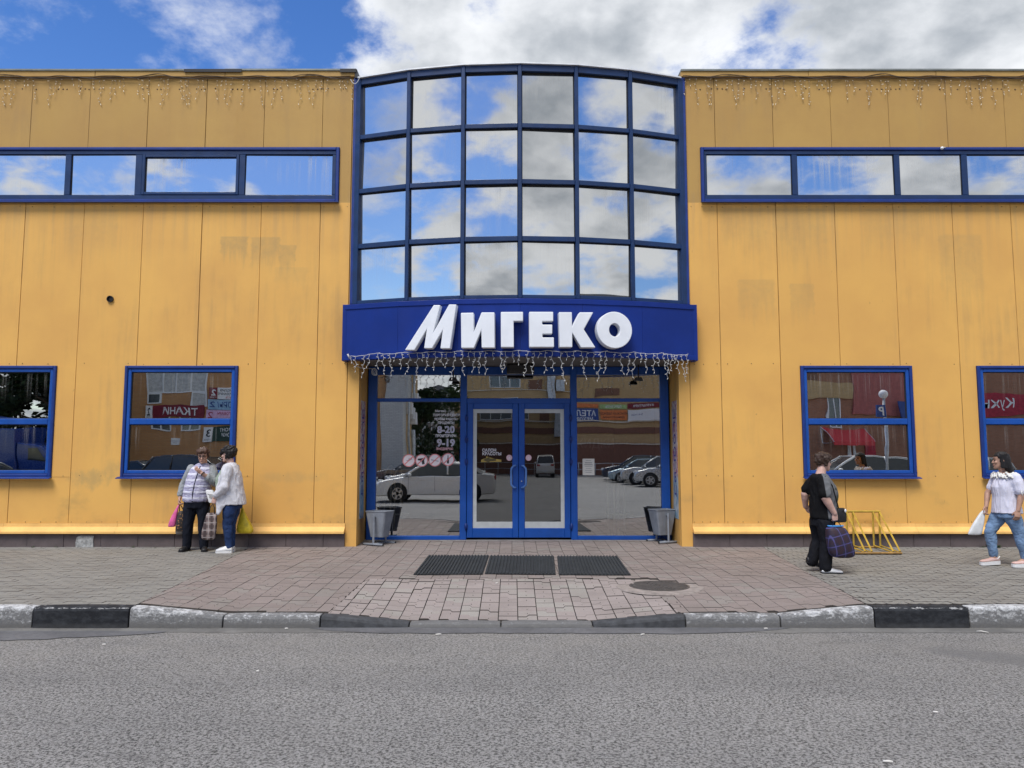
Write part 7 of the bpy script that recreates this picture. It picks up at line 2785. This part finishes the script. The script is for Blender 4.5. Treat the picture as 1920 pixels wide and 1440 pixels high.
cb = thing('shoulder_bag', 'small black shoulder bag with a white charm at the hip of the person in black', 'bag', C0 + Vector((0.215, -0.10, 0.745)), radians(25))
g = Geo()
g.loft([[Vector((x * c, y * c, z)) for x, y in ((-0.065, -0.035), (0.065, -0.035), (0.075, 0), (0.065, 0.035), (-0.065, 0.035), (-0.075, 0))] for z, c in ((-0.095, 0.85), (-0.08, 1.05), (0.02, 1.05), (0.08, 0.9), (0.09, 0.6))])
bevel(g.build('bag_body', M_BLACKSHOE, cb), 0.015, 3, 30)
g = Geo()
g.ball((0.03, -0.055, 0.055), 0.016, 0.012, 0.024, 8, 6)
g.build('charm', M_WHITESHOE, cb)
g = Geo()
g.tube([(-0.05, -0.02, 0.08), (-0.12, -0.05, 0.20), (-0.20, -0.07, 0.38), (-0.25, 0.0, 0.50)], 0.009, 6, flat=0.4)
g.build('strap', M_BLACKSHOE, cb)

# ================================================================== woman in white blouse walking left
D0 = on_ground(1886, 1062)
D0 = Vector((D0.x, D0.y, pave_z(D0.x, D0.y)))
D = thing('person', 'person with straight black hair in white ruffled blouse and light jeans, striding', 'person', D0)
FD = Frame((0.005, -0.02, 1.335), yaw=radians(-110), pitch=radians(2))
wd, wd2 = Vector((0.06, -0.235, 0.775)), Vector((-0.145, 0.13, 0.80))
parts = [head_geo(FD),
         limb([(0.055, 0, 1.22), (0.02, -0.01, 1.36)], [0.056, 0.050]),
         torso([(0.05, 0, 0.76, 0.13, 0.16), (0.04, 0, 0.95, 0.13, 0.155), (0.05, 0, 1.12, 0.13, 0.165), (0.06, 0, 1.24, 0.09, 0.15), (0.05, 0, 1.285, 0.06, 0.09)]),
         limb([(0.10, -0.165, 1.215), (0.12, -0.225, 0.97), wd], [0.052, 0.041, 0.026]),
         limb([(0.06, 0.165, 1.215), (-0.07, 0.20, 0.98), wd2], [0.052, 0.041, 0.026]),
         hand_geo(wd, (-0.18, -0.02, -1), (0.15, 1, 0), (-1, 0.1, 0), 0.65),
         hand_geo(wd2, (-0.3, 0.0, -1), (0.1, -1, 0), (-1, 0, 0), 1.25),
         limb([(0.02, 0.08, 0.76), (-0.13, 0.085, 0.46), (-0.105, 0.09, 0.09)], [0.085, 0.058, 0.036]),
         limb([(0.06, -0.08, 0.76), (0.15, -0.09, 0.45), (0.215, -0.095, 0.10)], [0.085, 0.058, 0.036]),
         limb([(-0.105, 0.09, 0.09), (-0.20, 0.09, 0.055)], [0.036, 0.030]),
         limb([(0.215, -0.095, 0.10), (0.12, -0.095, 0.060)], [0.036, 0.030])]
union('body', parts, 0.006, M_SKINT, D, 2)
face_bits(FD, D)
g = hair_geo(FD, fringe=0.162, nape=0.0, puff=0.012, seed=13, bumps=0)
n = 20
for s in (-1, 1):
    g.loft([[FD(s * (0.074 + 0.012 * cos(a)), 0.025 + 0.048 * sin(a), z) for a in [2 * pi * k / n for k in range(n)]] for z in (0.20, 0.15, 0.10, 0.05, 0.0)])
g.loft([[FD(0.086 * c * cos(a), 0.062 + dy + 0.055 * c * sin(a), z) for a in [2 * pi * k / n for k in range(n)]] for z, c, dy in ((0.20, 0.75, 0), (0.15, 1.0, 0.0), (0.08, 1.05, 0.005), (0.0, 1.05, 0.02), (-0.05, 0.95, 0.035), (-0.075, 0.7, 0.045))])
union('hair', [g], 0.006, M_HAIRB, D, 2, 0.003, (60, 60, 8))
M_BLOUSE = cloth('white_lilac_blouse', (0.66, 0.655, 0.76), 0.85, var=0.06)
M_LACE = cloth('white_lace', (0.78, 0.77, 0.74), 0.9, bump=0.9, bscale=90)
bl = [torso([(0.06, 0, 0.725, 0.180, 0.200), (0.058, 0, 0.78, 0.172, 0.195), (0.045, 0, 0.95, 0.150, 0.172), (0.035, 0, 1.08, 0.158, 0.172), (0.055, 0, 1.18, 0.132, 0.178), (0.06, 0, 1.25, 0.10, 0.155)]),
      limb([(0.10, -0.165, 1.205), (0.122, -0.205, 1.045)], [0.075, 0.078]),
      limb([(0.06, 0.165, 1.205), (-0.01, 0.195, 1.06)], [0.075, 0.075])]
union('blouse', bl, 0.008, M_BLOUSE, D, 3, 0.018, (13, 13, 3.2), 9.4)
g = Geo()
rr_ = random.Random(3)
for lev, (z, rx, ry) in enumerate(((1.262, 0.112, 0.170), (1.238, 0.128, 0.185), (1.215, 0.140, 0.195))):
    for k in range(26):
        a = 2 * pi * k / 26 + lev * 0.12
        g.ball((0.055 + rx * cos(a), ry * sin(a), z + 0.012 * sin(k * 2.3)), rr_.uniform(0.014, 0.020), n=8, m=6)
union('lace_collar', [g], 0.006, M_LACE, D, 1)
g = Geo()
g.tube([(0.10 + 0.0, -0.205 - 0.078, 1.04), (0.085, -0.29, 1.02), (0.10, -0.292, 0.97)], 0.006, 5)
g.tube([(0.13, -0.28, 1.04), (0.15, -0.285, 1.01), (0.145, -0.285, 0.95)], 0.006, 5)
g.build('sleeve_tie', M_LACE, D)
M_LJEANS = cloth('light_blue_jeans', (0.175, 0.27, 0.42), 0.85, var=0.28, scale=6, fine=0.12)
tr = [torso([(0.045, 0, 0.66, 0.14, 0.165), (0.05, 0, 0.74, 0.15, 0.172), (0.05, 0, 0.80, 0.145, 0.165)]),
      limb([(0.01, 0.085, 0.70), (-0.135, 0.09, 0.46), (-0.105, 0.092, 0.155)], [0.105, 0.074, 0.056]),
      limb([(0.075, -0.085, 0.70), (0.15, -0.09, 0.46), (0.212, -0.095, 0.145)], [0.105, 0.074, 0.058])]
union('jeans', tr, 0.009, M_LJEANS, D, 3, 0.014, (12, 12, 14), 8.8)
M_STRAP = plain('dusty_pink_leather', (0.55, 0.37, 0.33), 0.5)
for heel, d, lift in (((-0.035, 0.092, 0.018), (-1, -0.06, -0.05), 0), ((0.285, -0.095, 0.0), (-1, -0.05, 0.02), 0)):
    o = shoe(D, heel, d, 0.265, 0.096, M_STRAP, M_WHITESOLE, 0.05, 0.62)
    hv = Vector(heel)
    g = Geo()
    g.tube([hv + Vector((-0.05, -0.04, 0.07)), hv + Vector((0.0, -0.02, 0.10)), hv + Vector((0.008, 0.0, 0.105)), hv + Vector((0.0, 0.02, 0.10)), hv + Vector((-0.05, 0.04, 0.07))], 0.010, 6, flat=0.4)
    g.build('heel_strap', M_WHITESHOE, o)
soft_bag('white_bag', 'thin white plastic bag held by the person in the white blouse', 'bag', D0 + Vector((-0.18, 0.12, 0.695)),
         [(-0.155, 0, -0.285, 0.085, 0.012), (-0.15, 0, -0.275, 0.098, 0.028), (-0.115, 0, -0.17, 0.085, 0.03), (-0.07, 0, -0.07, 0.06, 0.026), (-0.02, 0, 0.03, 0.032, 0.018), (0.0, 0, 0.06, 0.016, 0.012)], 0.0,
         plain('white_plastic', (0.66, 0.68, 0.69), 0.4, var=0.08, scale=14, bump=0.5, bscale=30), [[(0, 0, 0.05), (0.01, 0, 0.09), (0.02, 0, 0.05)]], M_WHITESHOE, seed=6.0)

bpy.data.scenes.remove(WORK)
